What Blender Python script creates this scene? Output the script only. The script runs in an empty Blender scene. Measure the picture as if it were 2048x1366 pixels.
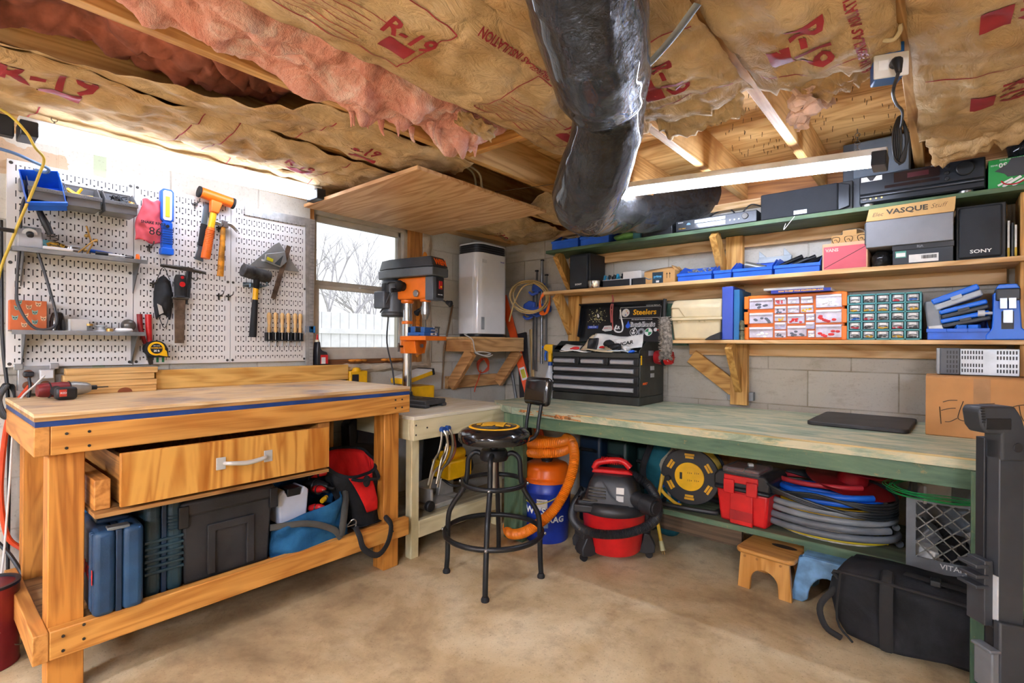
import bpy, bmesh, math, random
from mathutils import Vector, Matrix, noise
random.seed(7)
C = bpy.context.scene.collection
PI = math.pi
V = Vector

# ---------------------------------------------------------------- materials
def rgb(h):
    h = h.lstrip('#')
    c = [int(h[i:i+2], 16)/255 for i in (0, 2, 4)]
    return tuple(x/12.92 if x <= .04045 else ((x+.055)/1.055)**2.4 for x in c) + (1,)
MATS = {}
class NT:
    def __init__(s, name):
        s.m = bpy.data.materials.new(name); s.m.use_nodes = True
        s.t = s.m.node_tree; s.bs = s.t.nodes['Principled BSDF']
    def n(s, typ, **k):
        nd = s.t.nodes.new(typ)
        for a, b in k.items(): setattr(nd, a, b)
        return nd
    def l(s, a, b): s.t.links.new(a, b)
    def math(s, op, a, b=None, c=None):
        nd = s.n('ShaderNodeMath', operation=op)
        for i, x in enumerate((a, b, c)):
            if x is None: continue
            if isinstance(x, (int, float)): nd.inputs[i].default_value = x
            else: s.l(x, nd.inputs[i])
        return nd.outputs[0]
    def coord(s, scale=(1, 1, 1), kind='Object', rot=(0, 0, 0), loc=(0, 0, 0)):
        tc = s.n('ShaderNodeTexCoord'); mp = s.n('ShaderNodeMapping')
        mp.inputs['Scale'].default_value = scale; mp.inputs['Rotation'].default_value = rot; mp.inputs['Location'].default_value = loc
        s.l(tc.outputs[kind], mp.inputs['Vector']); return mp.outputs[0]
    def noise(s, vec, scale=5, detail=3, rough=.55, dist=0):
        nd = s.n('ShaderNodeTexNoise'); nd.inputs['Scale'].default_value = scale; nd.inputs['Detail'].default_value = detail
        nd.inputs['Roughness'].default_value = rough; nd.inputs['Distortion'].default_value = dist
        s.l(vec, nd.inputs['Vector']); return nd.outputs['Fac']
    def ramp(s, fac, stops):
        nd = s.n('ShaderNodeValToRGB'); e = nd.color_ramp.elements
        while len(e) < len(stops): e.new(.5)
        for i, (p, c) in enumerate(stops):
            e[i].position = p; e[i].color = rgb(c) if isinstance(c, str) else c
        s.l(fac, nd.inputs['Fac']); return nd.outputs['Color']
    def mix(s, fac, a, b, mode='MIX'):
        nd = s.n('ShaderNodeMix', data_type='RGBA', blend_type=mode)
        for key, x in ((0, fac), (6, a), (7, b)):
            if isinstance(x, (int, float)): nd.inputs[key].default_value = x
            elif isinstance(x, str): nd.inputs[key].default_value = rgb(x)
            elif isinstance(x, tuple): nd.inputs[key].default_value = x
            else: s.l(x, nd.inputs[key])
        return nd.outputs[2]
    def bump(s, h, strength=.3, dist=.01):
        nd = s.n('ShaderNodeBump'); nd.inputs['Strength'].default_value = strength; nd.inputs['Distance'].default_value = dist
        s.l(h, nd.inputs['Height']); s.l(nd.outputs[0], s.bs.inputs['Normal'])
    def col(s, c):
        if isinstance(c, str): s.bs.inputs['Base Color'].default_value = rgb(c)
        else: s.l(c, s.bs.inputs['Base Color'])
    def set(s, rough=.5, metal=0, coat=0, spec=.5):
        s.bs.inputs['Roughness'].default_value = rough; s.bs.inputs['Metallic'].default_value = metal
        s.bs.inputs['Coat Weight'].default_value = coat; s.bs.inputs['Specular IOR Level'].default_value = spec

def mat(name, color, rough=.5, metal=0, var=.12, scale=9, coat=0, bump=0, bscale=60, spec=.5):
    """painted / plastic / metal: one colour with slight worn variation"""
    if name in MATS: return MATS[name]
    t = NT(name); t.set(rough, metal, coat, spec)
    c = rgb(color)
    if var:
        v = t.coord()
        f = t.noise(v, scale, 4)
        lo = tuple(x*(1-var*1.6) for x in c[:3])+(1,); hi = tuple(min(1, x*(1+var)) for x in c[:3])+(1,)
        t.col(t.ramp(f, [(.35, lo), (.65, hi)]))
    else: t.bs.inputs['Base Color'].default_value = c
    if bump: t.bump(t.noise(t.coord(), bscale, 3), bump, .004)
    MATS[name] = t.m; return t.m
def glow(name, color, strength):
    if name in MATS: return MATS[name]
    t = NT(name); t.bs.inputs['Base Color'].default_value = rgb(color)
    t.bs.inputs['Emission Color'].default_value = rgb(color); t.bs.inputs['Emission Strength'].default_value = strength
    MATS[name] = t.m; return t.m
def clear(name, color='#ffffff', rough=.08, trans=.85, alpha=1):
    if name in MATS: return MATS[name]
    t = NT(name); t.set(rough); t.bs.inputs['Base Color'].default_value = rgb(color)
    t.bs.inputs['Transmission Weight'].default_value = trans; t.bs.inputs['IOR'].default_value = 1.1
    t.bs.inputs['Alpha'].default_value = alpha
    MATS[name] = t.m; return t.m
def wood(name, c1, c2, axis='x', fine=26, rings=3.2, rough=.55, c3=None, knots=True):
    """sawn softwood, grain along an object axis"""
    key = name+'_'+axis
    if key in MATS: return MATS[key]
    t = NT(key); t.set(rough)
    ax = 'xyz'.index(axis)
    s1 = [fine]*3; s1[ax] = 1.0
    s2 = [rings*2.2]*3; s2[ax] = .55
    g = t.noise(t.coord(tuple(s1)), 2.2, 4, .6, .3)
    r = t.noise(t.coord(tuple(s2)), 1.6, 2, .5, .8)
    w = t.math('FRACT', t.math('MULTIPLY', r, 7.0))
    w = t.math('ABSOLUTE', t.math('SUBTRACT', w, .5))
    f = t.math('ADD', t.math('MULTIPLY', g, .65), t.math('MULTIPLY', w, .7))
    c = t.ramp(f, [(.28, c2), (.62, c1)])
    if c3:
        d = t.noise(t.coord(), 3.5, 4)
        c = t.mix(t.ramp(d, [(.52, '#000000'), (.72, '#ffffff')]), c, c3)
    t.col(c); t.bump(g, .12, .003)
    MATS[key] = t.m; return t.m

# ---------------------------------------------------------------- mesh builder
def ortho(d):
    d = V(d).normalized(); a = V((0, 0, 1)) if abs(d.z) < .9 else V((1, 0, 0))
    u = d.cross(a).normalized(); return u, d.cross(u).normalized()
def smooth_path(pts, k=6, closed=False):
    pts = [V(p) for p in pts]; n = len(pts); out = []
    rng = range(n) if closed else range(n-1)
    for i in rng:
        p1, p2 = pts[i], pts[(i+1) % n]
        p0 = pts[i-1] if (i > 0 or closed) else p1*2-p2
        p3 = pts[(i+2) % n] if (i+2 < n or closed) else p2*2-p1
        for j in range(k):
            t = j/k
            out.append(.5*((2*p1)+(p2-p0)*t+(2*p0-5*p1+4*p2-p3)*t*t+(3*p1-p0-3*p2+p3)*t**3))
    if not closed: out.append(pts[-1])
    return out
class B:
    def __init__(s): s.v = []; s.f = []; s.M = None
    def add(s, vs, fs, M=None):
        o = len(s.v); M = M or s.M
        s.v += [(M @ V(p)) if M else V(p) for p in vs]; s.f += [tuple(i+o for i in f) for f in fs]; return s
    def box(s, x0, x1, y0, y1, z0, z1, M=None, taper=0):
        a = taper
        return s.add([(x0+a, y0+a, z0), (x1-a, y0+a, z0), (x1-a, y1-a, z0), (x0+a, y1-a, z0), (x0, y0, z1), (x1, y0, z1), (x1, y1, z1), (x0, y1, z1)],
                     [(0, 3, 2, 1), (4, 5, 6, 7), (0, 1, 5, 4), (1, 2, 6, 5), (2, 3, 7, 6), (3, 0, 4, 7)], M)
    def beam(s, p0, p1, w, h, up=(0, 0, 1)):
        """rectangular bar between two points, w sideways, h along up"""
        p0, p1 = V(p0), V(p1); d = (p1-p0).normalized(); u = d.cross(V(up)).normalized(); n = u.cross(d).normalized()
        vs = []
        for p in (p0, p1):
            for a, b in ((-1, -1), (1, -1), (1, 1), (-1, 1)): vs.append(p+u*a*w/2+n*b*h/2)
        return s.add(vs, [(3, 2, 1, 0), (4, 5, 6, 7), (0, 1, 5, 4), (1, 2, 6, 5), (2, 3, 7, 6), (3, 0, 4, 7)])
    def cyl(s, p0, p1, r0, r1=None, n=18, caps=True):
        p0, p1 = V(p0), V(p1); r1 = r0 if r1 is None else r1; u, w = ortho(p1-p0)
        vs = []
        for p, r in ((p0, r0), (p1, r1)):
            for i in range(n):
                a = 2*PI*i/n; vs.append(p+(u*math.cos(a)+w*math.sin(a))*r)
        fs = [(i, (i+1) % n, n+(i+1) % n, n+i) for i in range(n)]
        if caps: fs += [tuple(range(n))[::-1], tuple(range(n, 2*n))]
        return s.add(vs, fs)
    def tube(s, pts, r, n=8, closed=False, k=0, squash=None):
        pts = smooth_path(pts, k, closed) if k else [V(p) for p in pts]
        m = len(pts); rs = r if callable(r) else ((lambda t: r) if not isinstance(r, (list, tuple)) else (lambda t: r[min(len(r)-1, int(t*(len(r)-1)))]*(1-(t*(len(r)-1) % 1))+r[min(len(r)-1, int(t*(len(r)-1))+1)]*(t*(len(r)-1) % 1)))
        vs = []; u = None
        for i, p in enumerate(pts):
            if closed: d = pts[(i+1) % m]-pts[i-1]
            else: d = pts[min(i+1, m-1)]-pts[max(i-1, 0)]
            if d.length < 1e-9: d = V((0, 0, 1))
            d.normalize()
            if u is None: u, w = ortho(d)
            else:
                u = (u-d*u.dot(d)); u = ortho(d)[0] if u.length < 1e-6 else u.normalized(); w = d.cross(u)
            rr = rs(i/max(1, m-1))
            for j in range(n):
                a = 2*PI*j/n; q = u*math.cos(a)+w*math.sin(a)
                if squash: q = V((q.x*squash[0], q.y*squash[1], q.z*squash[2]))
                vs.append(p+q*rr)
        fs = []
        for i in range(m if closed else m-1):
            for j in range(n):
                a, b = i*n, ((i+1) % m)*n
                fs.append((a+j, a+(j+1) % n, b+(j+1) % n, b+j))
        if not closed: fs += [tuple(range(n))[::-1], tuple(range((m-1)*n, m*n))]
        return s.add(vs, fs)
    def lathe(s, prof, n=24, M=None):
        """(r, z) profile about the z axis"""
        vs = []; fs = []
        for r, z in prof:
            for i in range(n):
                a = 2*PI*i/n; vs.append((r*math.cos(a), r*math.sin(a), z))
        for k in range(len(prof)-1):
            for i in range(n):
                fs.append((k*n+i, k*n+(i+1) % n, (k+1)*n+(i+1) % n, (k+1)*n+i))
        fs += [tuple(range(n))[::-1], tuple(range((len(prof)-1)*n, len(prof)*n))]
        return s.add(vs, fs, M)
    def prism(s, poly, a0, a1, axis='y', M=None):
        """closed 2-D outline pushed along an axis (y: outline is x,z; x: outline is y,z; z: outline is x,y)"""
        n = len(poly)
        def m(p, a): return (p[0], a, p[1]) if axis == 'y' else ((a, p[0], p[1]) if axis == 'x' else (p[0], p[1], a))
        vs = [m(p, a0) for p in poly]+[m(p, a1) for p in poly]
        fs = [(i, (i+1) % n, n+(i+1) % n, n+i) for i in range(n)]+[tuple(range(n))[::-1], tuple(range(n, 2*n))]
        return s.add(vs, fs, M)
    def sphere(s, c, r, n=14, m=9, sc=(1, 1, 1)):
        c = V(c); vs = [c+V((0, 0, -r*sc[2]))]
        for j in range(1, m):
            t = PI*j/m
            for i in range(n):
                a = 2*PI*i/n; vs.append(c+V((r*math.sin(t)*math.cos(a)*sc[0], r*math.sin(t)*math.sin(a)*sc[1], -r*math.cos(t)*sc[2])))
        vs.append(c+V((0, 0, r*sc[2])))
        fs = [(0, 1+(i+1) % n, 1+i) for i in range(n)]
        for j in range(m-2):
            for i in range(n):
                a = 1+j*n; fs.append((a+i, a+(i+1) % n, a+n+(i+1) % n, a+n+i))
        L = len(vs)-1; a = 1+(m-2)*n
        fs += [(a+i, a+(i+1) % n, L) for i in range(n)]
        return s.add(vs, fs)
    def grid(s, fn, nu, nv):
        vs = [fn(i/nu, j/nv) for j in range(nv+1) for i in range(nu+1)]
        fs = [(j*(nu+1)+i, j*(nu+1)+i+1, (j+1)*(nu+1)+i+1, (j+1)*(nu+1)+i) for j in range(nv) for i in range(nu)]
        return s.add(vs, fs)
    def torus(s, c, R, r, n=40, m=10, axis='z', arc=None):
        pts = []
        for i in range(n):
            a = 2*PI*i/n
            p = {'z': (math.cos(a), math.sin(a), 0), 'y': (math.cos(a), 0, math.sin(a)), 'x': (0, math.cos(a), math.sin(a))}[axis]
            pts.append(V(c)+V(p)*R)
        return s.tube(pts, r, m, closed=True)
def obj(name, b, m, parent=None, bevel=0, angle=38, solid=0, seg=2, sub=0):
    me = bpy.data.meshes.new(name); me.from_pydata([tuple(p) for p in b.v], [], b.f)
    bm = bmesh.new(); bm.from_mesh(me); bmesh.ops.recalc_face_normals(bm, faces=bm.faces); bm.to_mesh(me); bm.free()
    me.materials.append(m)
    me.polygons.foreach_set('use_smooth', [True]*len(me.polygons)); me.set_sharp_from_angle(angle=math.radians(angle))
    o = bpy.data.objects.new(name, me); C.objects.link(o)
    if parent: o.parent = parent
    if solid:
        md = o.modifiers.new('thick', 'SOLIDIFY'); md.thickness = solid; md.offset = 0
    if bevel:
        md = o.modifiers.new('edge', 'BEVEL'); md.width = bevel; md.segments = seg; md.limit_method = 'ANGLE'; md.angle_limit = math.radians(35)
    if sub:
        md = o.modifiers.new('soft', 'SUBSURF'); md.levels = sub; md.render_levels = sub
    return o
def tag(o, label, cat, group=None, kind=None):
    o['label'] = label; o['category'] = cat
    if group: o['group'] = group
    if kind: o['kind'] = kind
    return o
def thing(name, label, cat, loc=(0, 0, 0), rz=0, group=None):
    o = bpy.data.objects.new(name, None); C.objects.link(o); o.empty_display_size = .05
    o.location = loc; o.rotation_euler = (0, 0, rz); return tag(o, label, cat, group)
def single(name, b, m, label, cat, loc=(0, 0, 0), rz=0, group=None, **k):
    o = obj(name, b, m, **k); o.location = loc; o.rotation_euler = (0, 0, rz); return tag(o, label, cat, group)
def struct(name, b, m, parent=None, **k):
    o = obj(name, b, m, parent, **k); o['kind'] = 'structure'; return o
def dup(root, loc=None, rz=None, label=None, group=None, rot=None):
    r = root.copy(); C.objects.link(r)
    if loc is not None: r.location = loc
    if rz is not None: r.rotation_euler = (0, 0, rz)
    if rot is not None: r.rotation_euler = rot
    if label: r['label'] = label
    if group: r['group'] = group
    for ch in list(root.children):
        c = ch.copy(); C.objects.link(c); c.parent = r
        for g in ch.children:
            d = g.copy(); C.objects.link(d); d.parent = c
    return r
def text_mesh(s, size, bold=0, extrude=.0006, align='CENTER', shear=0, sx=1, res=2):
    cu = bpy.data.curves.new('lettering', 'FONT'); cu.body = s; cu.size = size; cu.extrude = extrude; cu.align_x = align; cu.align_y = 'CENTER'
    cu.offset = bold; cu.shear = shear; cu.resolution_u = res
    o = bpy.data.objects.new('lettering', cu); C.objects.link(o)
    me = bpy.data.meshes.new_from_object(o.evaluated_get(bpy.context.evaluated_depsgraph_get()))
    C.objects.unlink(o); bpy.data.objects.remove(o)
    if sx != 1:
        for v in me.vertices: v.co.x *= sx
    return me
def text(s, size, m, parent, loc, rot=(PI/2, 0, 0), name='lettering', **k):
    me = text_mesh(s, size, **k); me.materials.clear(); me.materials.append(m)
    o = bpy.data.objects.new(name, me); C.objects.link(o); o.parent = parent; o.location = loc; o.rotation_euler = rot; return o
def Rz(a): return Matrix.Rotation(a, 4, 'Z')
def Rx(a): return Matrix.Rotation(a, 4, 'X')
def Ry(a): return Matrix.Rotation(a, 4, 'Y')
def T(x, y, z): return Matrix.Translation((x, y, z))

# ---------------------------------------------------------------- survey of the place: the photographer stands at (2.80, -3.24, 1.132)
F = 1017.0; CX, CY, CH = 2.80, -3.24, 1.132
YAW = math.atan2(856, 1017); ROLL = math.radians(.39)
_s, _c = math.sin(YAW), math.cos(YAW)
def P(px, py, x=None, y=None, z=None, d=None):
    """where a sight line of the photograph meets a plane of the room"""
    a, b = px-1024, py-688; ca, sa = math.cos(ROLL), math.sin(ROLL)
    X = (a*ca+b*sa)/F; Y = (a*sa-b*ca)/F
    r = (X*_c-_s, X*_s+_c, Y)
    t = (x-CX)/r[0] if x is not None else (y-CY)/r[1] if y is not None else (z-CH)/r[2] if z is not None else d
    return V((CX+r[0]*t, CY+r[1]*t, CH+r[2]*t))
LW = PI/2          # things on the left wall: local x runs along the wall, local -y faces the room
# ================================================================ ROOM
PINE = ('#d9a866', '#b9803f'); FIR = ('#d6994c', '#a86a2a'); PALE = ('#e2c08c', '#c49a5e')
def block_mat(name, face, base, dark, light, green=0):
    t = NT(name); t.set(.92)
    tc = t.n('ShaderNodeTexCoord'); sx = t.n('ShaderNodeSeparateXYZ'); t.l(tc.outputs['Object'], sx.inputs[0])
    cb = t.n('ShaderNodeCombineXYZ'); t.l(sx.outputs[0 if face == 'x' else 1], cb.inputs[0]); t.l(t.math('ADD', sx.outputs[2], .02), cb.inputs[1])
    br = t.n('ShaderNodeTexBrick'); t.l(cb.outputs[0], br.inputs['Vector'])
    br.inputs['Scale'].default_value = 1; br.inputs['Brick Width'].default_value = .4064; br.inputs['Row Height'].default_value = .2032
    br.inputs['Mortar Size'].default_value = .0045; br.inputs['Mortar Smooth'].default_value = .6
    br.inputs['Color1'].default_value = rgb(base); br.inputs['Color2'].default_value = rgb(light); br.inputs['Mortar'].default_value = rgb(dark)
    v = t.coord()
    n1 = t.noise(v, 2.3, 5, .62); n2 = t.noise(v, 90, 3, .6)
    c = t.mix(t.ramp(n1, [(.38, '#000000'), (.66, '#ffffff')]), br.outputs['Color'], light)
    st = t.noise(t.coord((1, 1, 2.4)), 6, 6, .7)
    c = t.mix(t.ramp(st, [(.53, '#000000'), (.68, '#b0b0b0' if face == 'x' else '#777777')]), c, dark)
    if name == 'block_wall_left':
        pn = t.math('MULTIPLY', t.math('SUBTRACT', n1, .5), .25); yy = t.math('ADD', sx.outputs[1], pn); zz = t.math('ADD', sx.outputs[2], pn)
        bx = lambda s_, m_, h_: t.math('LESS_THAN', t.math('ABSOLUTE', t.math('SUBTRACT', s_, m_)), h_)
        c = t.mix(t.math('MULTIPLY', t.math('MULTIPLY', bx(yy, -2.90, .12), bx(zz, 1.87, .075)), .6), c, '#c79a66'); c = t.mix(t.math('MULTIPLY', bx(sx.outputs[1], -2.705, .022), .5), c, '#9fbf88')
    c = t.mix(t.ramp(n2, [(.28, '#cccccc'), (.42, '#ffffff')]), '#8a8172', c)
    t.col(c)
    h = t.math('ADD', t.math('MULTIPLY', br.outputs['Fac'], -.5), t.math('MULTIPLY', n2, .25))
    t.bump(h, .5, .008)
    return t.m
WALL_L = block_mat('block_wall_left', 'y', '#c0bcb0', '#9a9283', '#d6d3c9')
WALL_R = block_mat('block_wall_right', 'x', '#b3aa9b', '#91866f', '#c8c3b8')
WY0, WY1, WZ0, WZ1 = -1.74, -.90, 1.0, 1.945      # window opening in the left wall
YN, XE = -8.2, 5.6
b = B(); b.box(-.2, 0, YN, WY0, 0, 1.95); b.box(-.2, 0, WY1, .2, 0, 1.95); b.box(-.2, 0, WY0, WY1, 0, WZ0)
struct('wall_left', b, WALL_L)
struct('wall_right', B().box(0, XE, 0, .2, 0, 1.95), WALL_R)
struct('wall_near', B().box(-.2, XE, YN-.2, YN, 0, 2.2), block_mat('block_wall_near', 'x', '#b8b1a4', '#8f8678', '#c6c2b8'))
struct('wall_end', B().box(XE, XE+.2, YN-.2, .2, 0, 2.2), block_mat('block_wall_end', 'y', '#b8b1a4', '#8f8678', '#c6c2b8'))
t = NT('concrete_floor'); t.set(.68)
v = t.coord()
n1 = t.noise(v, 1.5, 6, .62, .4); n2 = t.noise(v, 11, 5, .7); n3 = t.noise(v, 120, 2)
c = t.ramp(n1, [(.34, '#998260'), (.5, '#c6ae85'), (.66, '#e0cfab')])
n4 = t.noise(v, 3.1, 6, .7, .8)
c = t.mix(t.ramp(n4, [(.52, '#000000'), (.68, '#8c8c8c')]), c, '#6b5238'); c = t.mix(t.ramp(n2, [(.5, '#000000'), (.74, '#aaaaaa')]), c, '#6b5038')
c = t.mix(t.ramp(n3, [(.24, '#888888'), (.4, '#ffffff')]), '#8a7354', c)
t.col(c); t.bump(t.math('ADD', n2, t.math('MULTIPLY', n3, .4)), .18, .004)
struct('floor', B().box(-.2, XE, YN, .2, -.1, 0), t.m)
# subfloor overhead: plywood
t = NT('subfloor_plywood'); t.set(.6)
g = t.noise(t.coord((2, 22, 22)), 1.6, 4, .6, .6); r = t.noise(t.coord((.8, 4, 4)), 1.4, 2, .5, 1)
f = t.math('ADD', t.math('MULTIPLY', g, .6), t.math('MULTIPLY', t.math('ABSOLUTE', t.math('SUBTRACT', t.math('FRACT', t.math('MULTIPLY', r, 6)), .5)), .7))
t.col(t.ramp(f, [(.25, '#b98443'), (.6, '#e2b878')])); t.bump(g, .1, .003)
JB, JT = 2.0, 2.184
struct('ceiling', B().box(-.2, XE, YN, .2, JT, JT+.03), t.m)
JW = wood('joist_lumber', '#e3b878', '#c08c4c', 'y', c3='#b07c44')
JX = (.28, .69, 1.10, 1.50, 1.905, 2.31, 2.72, 3.125)
where = ('over the left wall lamp', 'beside the torn kraft batt near the left wall', 'left of the hanging pink insulation', 'right of the hanging pink insulation',
         'leftmost of the bare joists above the long shelf lamp', 'between the two bare plywood bays above the shelf lamp', 'carrying the white overhead outlet', 'above the black garbage bag at the right edge')
for i, x in enumerate(JX):
    o = obj('ceiling_joist', B().box(x-.019, x+.019, YN, -.04, JB, JT-.001), JW, bevel=.002)
    tag(o, 'sawn wooden ceiling joist ' + where[i], 'joist', 'ceiling joists'); o['kind'] = 'structure'
RIM = wood('rim_lumber', '#a8713a', '#7c4d22', 'x')
struct('trim_1', B().box(0, XE, -.038, 0, 1.99, JT-.001), RIM)              # rim board over the right wall
struct('trim_2', B().box(0, XE, -.06, .1, 1.95, 1.99), wood('sill_plate', '#dcb987', '#b98f55', 'x'))
struct('trim_3', B().box(-.1, .10, YN, -.06, 1.95, 2.035), wood('plate', '#e0b880', '#c0935a', 'y'))   # plate over the left wall
b = B()
random.seed(3)
for k in range(150):
    x = random.uniform(1.95, 2.70); y = random.uniform(-1.5, -.1)
    if abs(x-2.31) < .03: x += .07
    L = random.uniform(.012, .022); b.cyl((x, y, JT), (x+random.uniform(-.004, .004), y+random.uniform(-.004, .004), JT-L), .0014, .001, 5)
o = single('roofing_nails', b, mat('nail_steel', '#3a3028', .5, .6), 'many dark nail points poking through the bare plywood overhead', 'nails'); o['kind'] = 'stuff'

# ---------------------------------------------------------------- window
FR = mat('window_vinyl', '#cdc6b8', .5, var=.08)
win = bpy.data.objects.new('window_1', None); C.objects.link(win); win['kind'] = 'structure'; win.location = (-.06, WY0, WZ0); win.rotation_euler = (0, 0, LW)
W, H = WY1-WY0, WZ1-WZ0      # local x along the wall, z up, y into the wall
b = B(); y0, y1 = -.03, .07
b.box(.03, W-.11, y0, y1, H-.05, H-.02); b.box(.03, W-.11, y0, y1, .03, .09); b.box(.0, .05, y0, y1, .03, H-.02); b.box(W-.145, W-.11, y0, y1, .03, H-.02)
struct('window_frame', b, FR, win, bevel=.003)
b = B()
b.box(.05, W-.145, .0, .03, H-.085, H-.05); b.box(.05, .075, .0, .03, .47, H-.05); b.box(W-.17, W-.145, .0, .03, .47, H-.05); b.box(.05, W-.145, .0, .03, .468, .508)
struct('upper_sash', b, FR, win, bevel=.003)
b = B()
b.box(.05, W-.145, -.025, .0, .455, .478); b.box(.05, .08, -.025, .0, .09, .47); b.box(W-.175, W-.145, -.025, .0, .09, .47); b.box(.05, W-.145, -.025, .0, .075, .105)
b.box(.36, .42, -.03, -.005, .478, .49)
struct('lower_sash', b, FR, win, bevel=.003)
GL = clear('window_glass', '#ffffff', 0, 1); GL.node_tree.nodes['Principled BSDF'].inputs['IOR'].default_value = 1.01
struct('upper_pane', B().box(.075, W-.17, .012, .016, .508, H-.085), GL, win)
struct('lower_pane', B().box(.08, W-.175, -.016, -.012, .105, .455), GL, win)
JM = wood('window_jamb', '#c98d4c', '#9c6230', 'z'); JMX = wood('window_jamb', '#8a5630', '#5f3a1e', 'x')
b = B(); b.box(.0, .028, -.055, .1, .03, H); b.box(W-.11, W-.06, -.058, .1, .0, H); b.box(W-.06, W-.0, -.058, .1, .0, H)
struct('window_jamb', b, JM, win, bevel=.002)
struct('window_sill', B().box(0, W-.06, -.055, .1, .0, .03), JMX, win, bevel=.002)
struct('window_header', B().box(0, W, -.055, .1, H-.02, H+.005), JM, win)
# broken block edge and old foam round the opening
CR = mat('broken_mortar', '#c3b5a0', .95, var=.2, bump=.8, bscale=40)
def rough_grid(fn, nu, nv): return B().grid(fn, nu, nv)
random.seed(11)
b = B()
def ledge(u, v):
    y = -1.53+u*.66; n = noise.noise(V((y*9, v*3, 1)))*.014+noise.noise(V((y*25, v*6, 4)))*.006
    a = v*PI
    return (.004+.03*math.sin(a)+n*math.sin(a), y, 1.0-.055*v+n*.9)
b.grid(ledge, 60, 8)
def edge(u, v):
    z = .96+u*.98; n = noise.noise(V((3, v*3, z*9)))*.02+noise.noise(V((7, v*5, z*22)))*.008
    return (.002+.014*math.sin(v*PI), -.895+v*.07+n, z)
b.grid(edge, 60, 6)
o = single('mortar_edge', b, CR, 'crumbling pale mortar edge under and right of the window', 'mortar'); o['kind'] = 'structure'
FO = mat('spray_foam', '#d98a2e', .85, var=.3, bump=.7, bscale=50)
b = B()
for y, s in ((-1.46, .03), (-1.42, .035), (-1.38, .028), (-1.22, .03), (-1.17, .04), (-1.13, .036), (-1.10, .03)): b.sphere((.005, y, 1.022), s*.55, 10, 7, (1.3, 1.6, .55))
o = single('foam_strip', b, FO, 'lumpy amber spray foam along the window sill', 'foam'); o['kind'] = 'stuff'
b = B()
for i in range(9): b.sphere((.006, -.945+noise.noise(V((i, 0, 0)))*.01, 1.06+i*.036), .016+.006*noise.noise(V((i*3, 1, 0))), 10, 7, (.9, 1, 1.7))
for i in range(5): b.sphere((.008, -.905+.01*i, 1.71+.022*(i % 3)), .02, 9, 6, (.5, 1, 1.3))
o = single('foam_bead', b, FO, 'amber spray foam bead running down beside the drill press column', 'foam'); o['kind'] = 'stuff'
# outdoors: fence, bare tree, ground
WHT = mat('fence_vinyl', '#eeeef2', .5, var=.04)
f = thing('garden_fence', 'white vinyl board fence seen through the window', 'fence', (-4.6, 0, 0))
random.seed(5)
b = B()
for i in range(60): b.box(-.02, .02, -5+i*.16, -5+i*.16+.15, -.2, 1.62)
obj('fence_board', b, WHT, f)
b = B(); b.box(.02, .06, -5, 4.6, 1.28, 1.36); b.box(.02, .06, -5, 4.6, .3, .4)
obj('rail', b, WHT, f)
for i in range(4): obj('post', B().box(.0, .12, -4+i*2.3, -3.88+i*2.3, -.2, 1.75), WHT, f)
b = B()
def branch(p, d, L, r, k):
    q = p+d*L; b.cyl(p, q, r, r*.65, 5, False)
    if k:
        for _ in range(3):
            e = (d+V((random.uniform(-.7, .7), random.uniform(-.8, .8), random.uniform(-.25, .6)))).normalized(); branch(p+d*L*random.uniform(.5, 1), e, L*.72, r*.6, k-1)
for (x, y) in ((-9, .3), (-8, 3.2), (-10, 6), (-9.5, -2.4)): branch(V((x, y, -.3)), V((0, 0, 1)), 1.7, .07, 5)
single('bare_tree', b, mat('bark_pale', '#c5c2c8', .9), 'pale bare winter trees beyond the white fence', 'trees')['kind'] = 'stuff'
single('garden_ground', B().box(-30, -.25, -20, 25, -.4, -.2), mat('winter_grass', '#b9b8a0', .95, var=.3), 'pale winter lawn outside the window', 'lawn')['kind'] = 'structure'

# ---------------------------------------------------------------- ceiling insulation
def kraft_mat():
    t = NT('kraft_paper'); t.set(.72, spec=.25)
    v = t.coord()
    n1 = t.noise(v, 4, 5, .6); n2 = t.noise(t.coord((2.4, 1.1, 1)), 8, 6, .62, 1.0)
    t.col(t.ramp(n1, [(.35, '#bf9b6a'), (.62, '#e3c79b')])); 
    vo = t.n('ShaderNodeTexVoronoi', feature='DISTANCE_TO_EDGE'); vo.inputs['Scale'].default_value = 4.5; t.l(v, vo.inputs['Vector'])
    h = t.math('ADD', n2, t.math('MULTIPLY', t.math('MINIMUM', vo.outputs['Distance'], .12), 1.5))
    t.bump(h, .85, .025); return t.m
KR = kraft_mat(); PRINT = mat('red_print', '#a8323c', .6, var=.15)
def kz(x, y, z0, x0, x1, sag, seed, cr):
    u = max(0, min(1, (x-x0)/(x1-x0)))
    n = noise.noise(V((x*3+seed, y*2.2, seed)))*.5+abs(noise.noise(V((x*7+y*3, y*4-x*2, seed+3))))*.7-abs(noise.noise(V((x*9-y*5, y*7+x*4, seed+9))))*.65+noise.noise(V((x*22, y*16, seed)))*.18
    return z0-sag*math.sin(PI*u)**.8+n*cr
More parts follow.
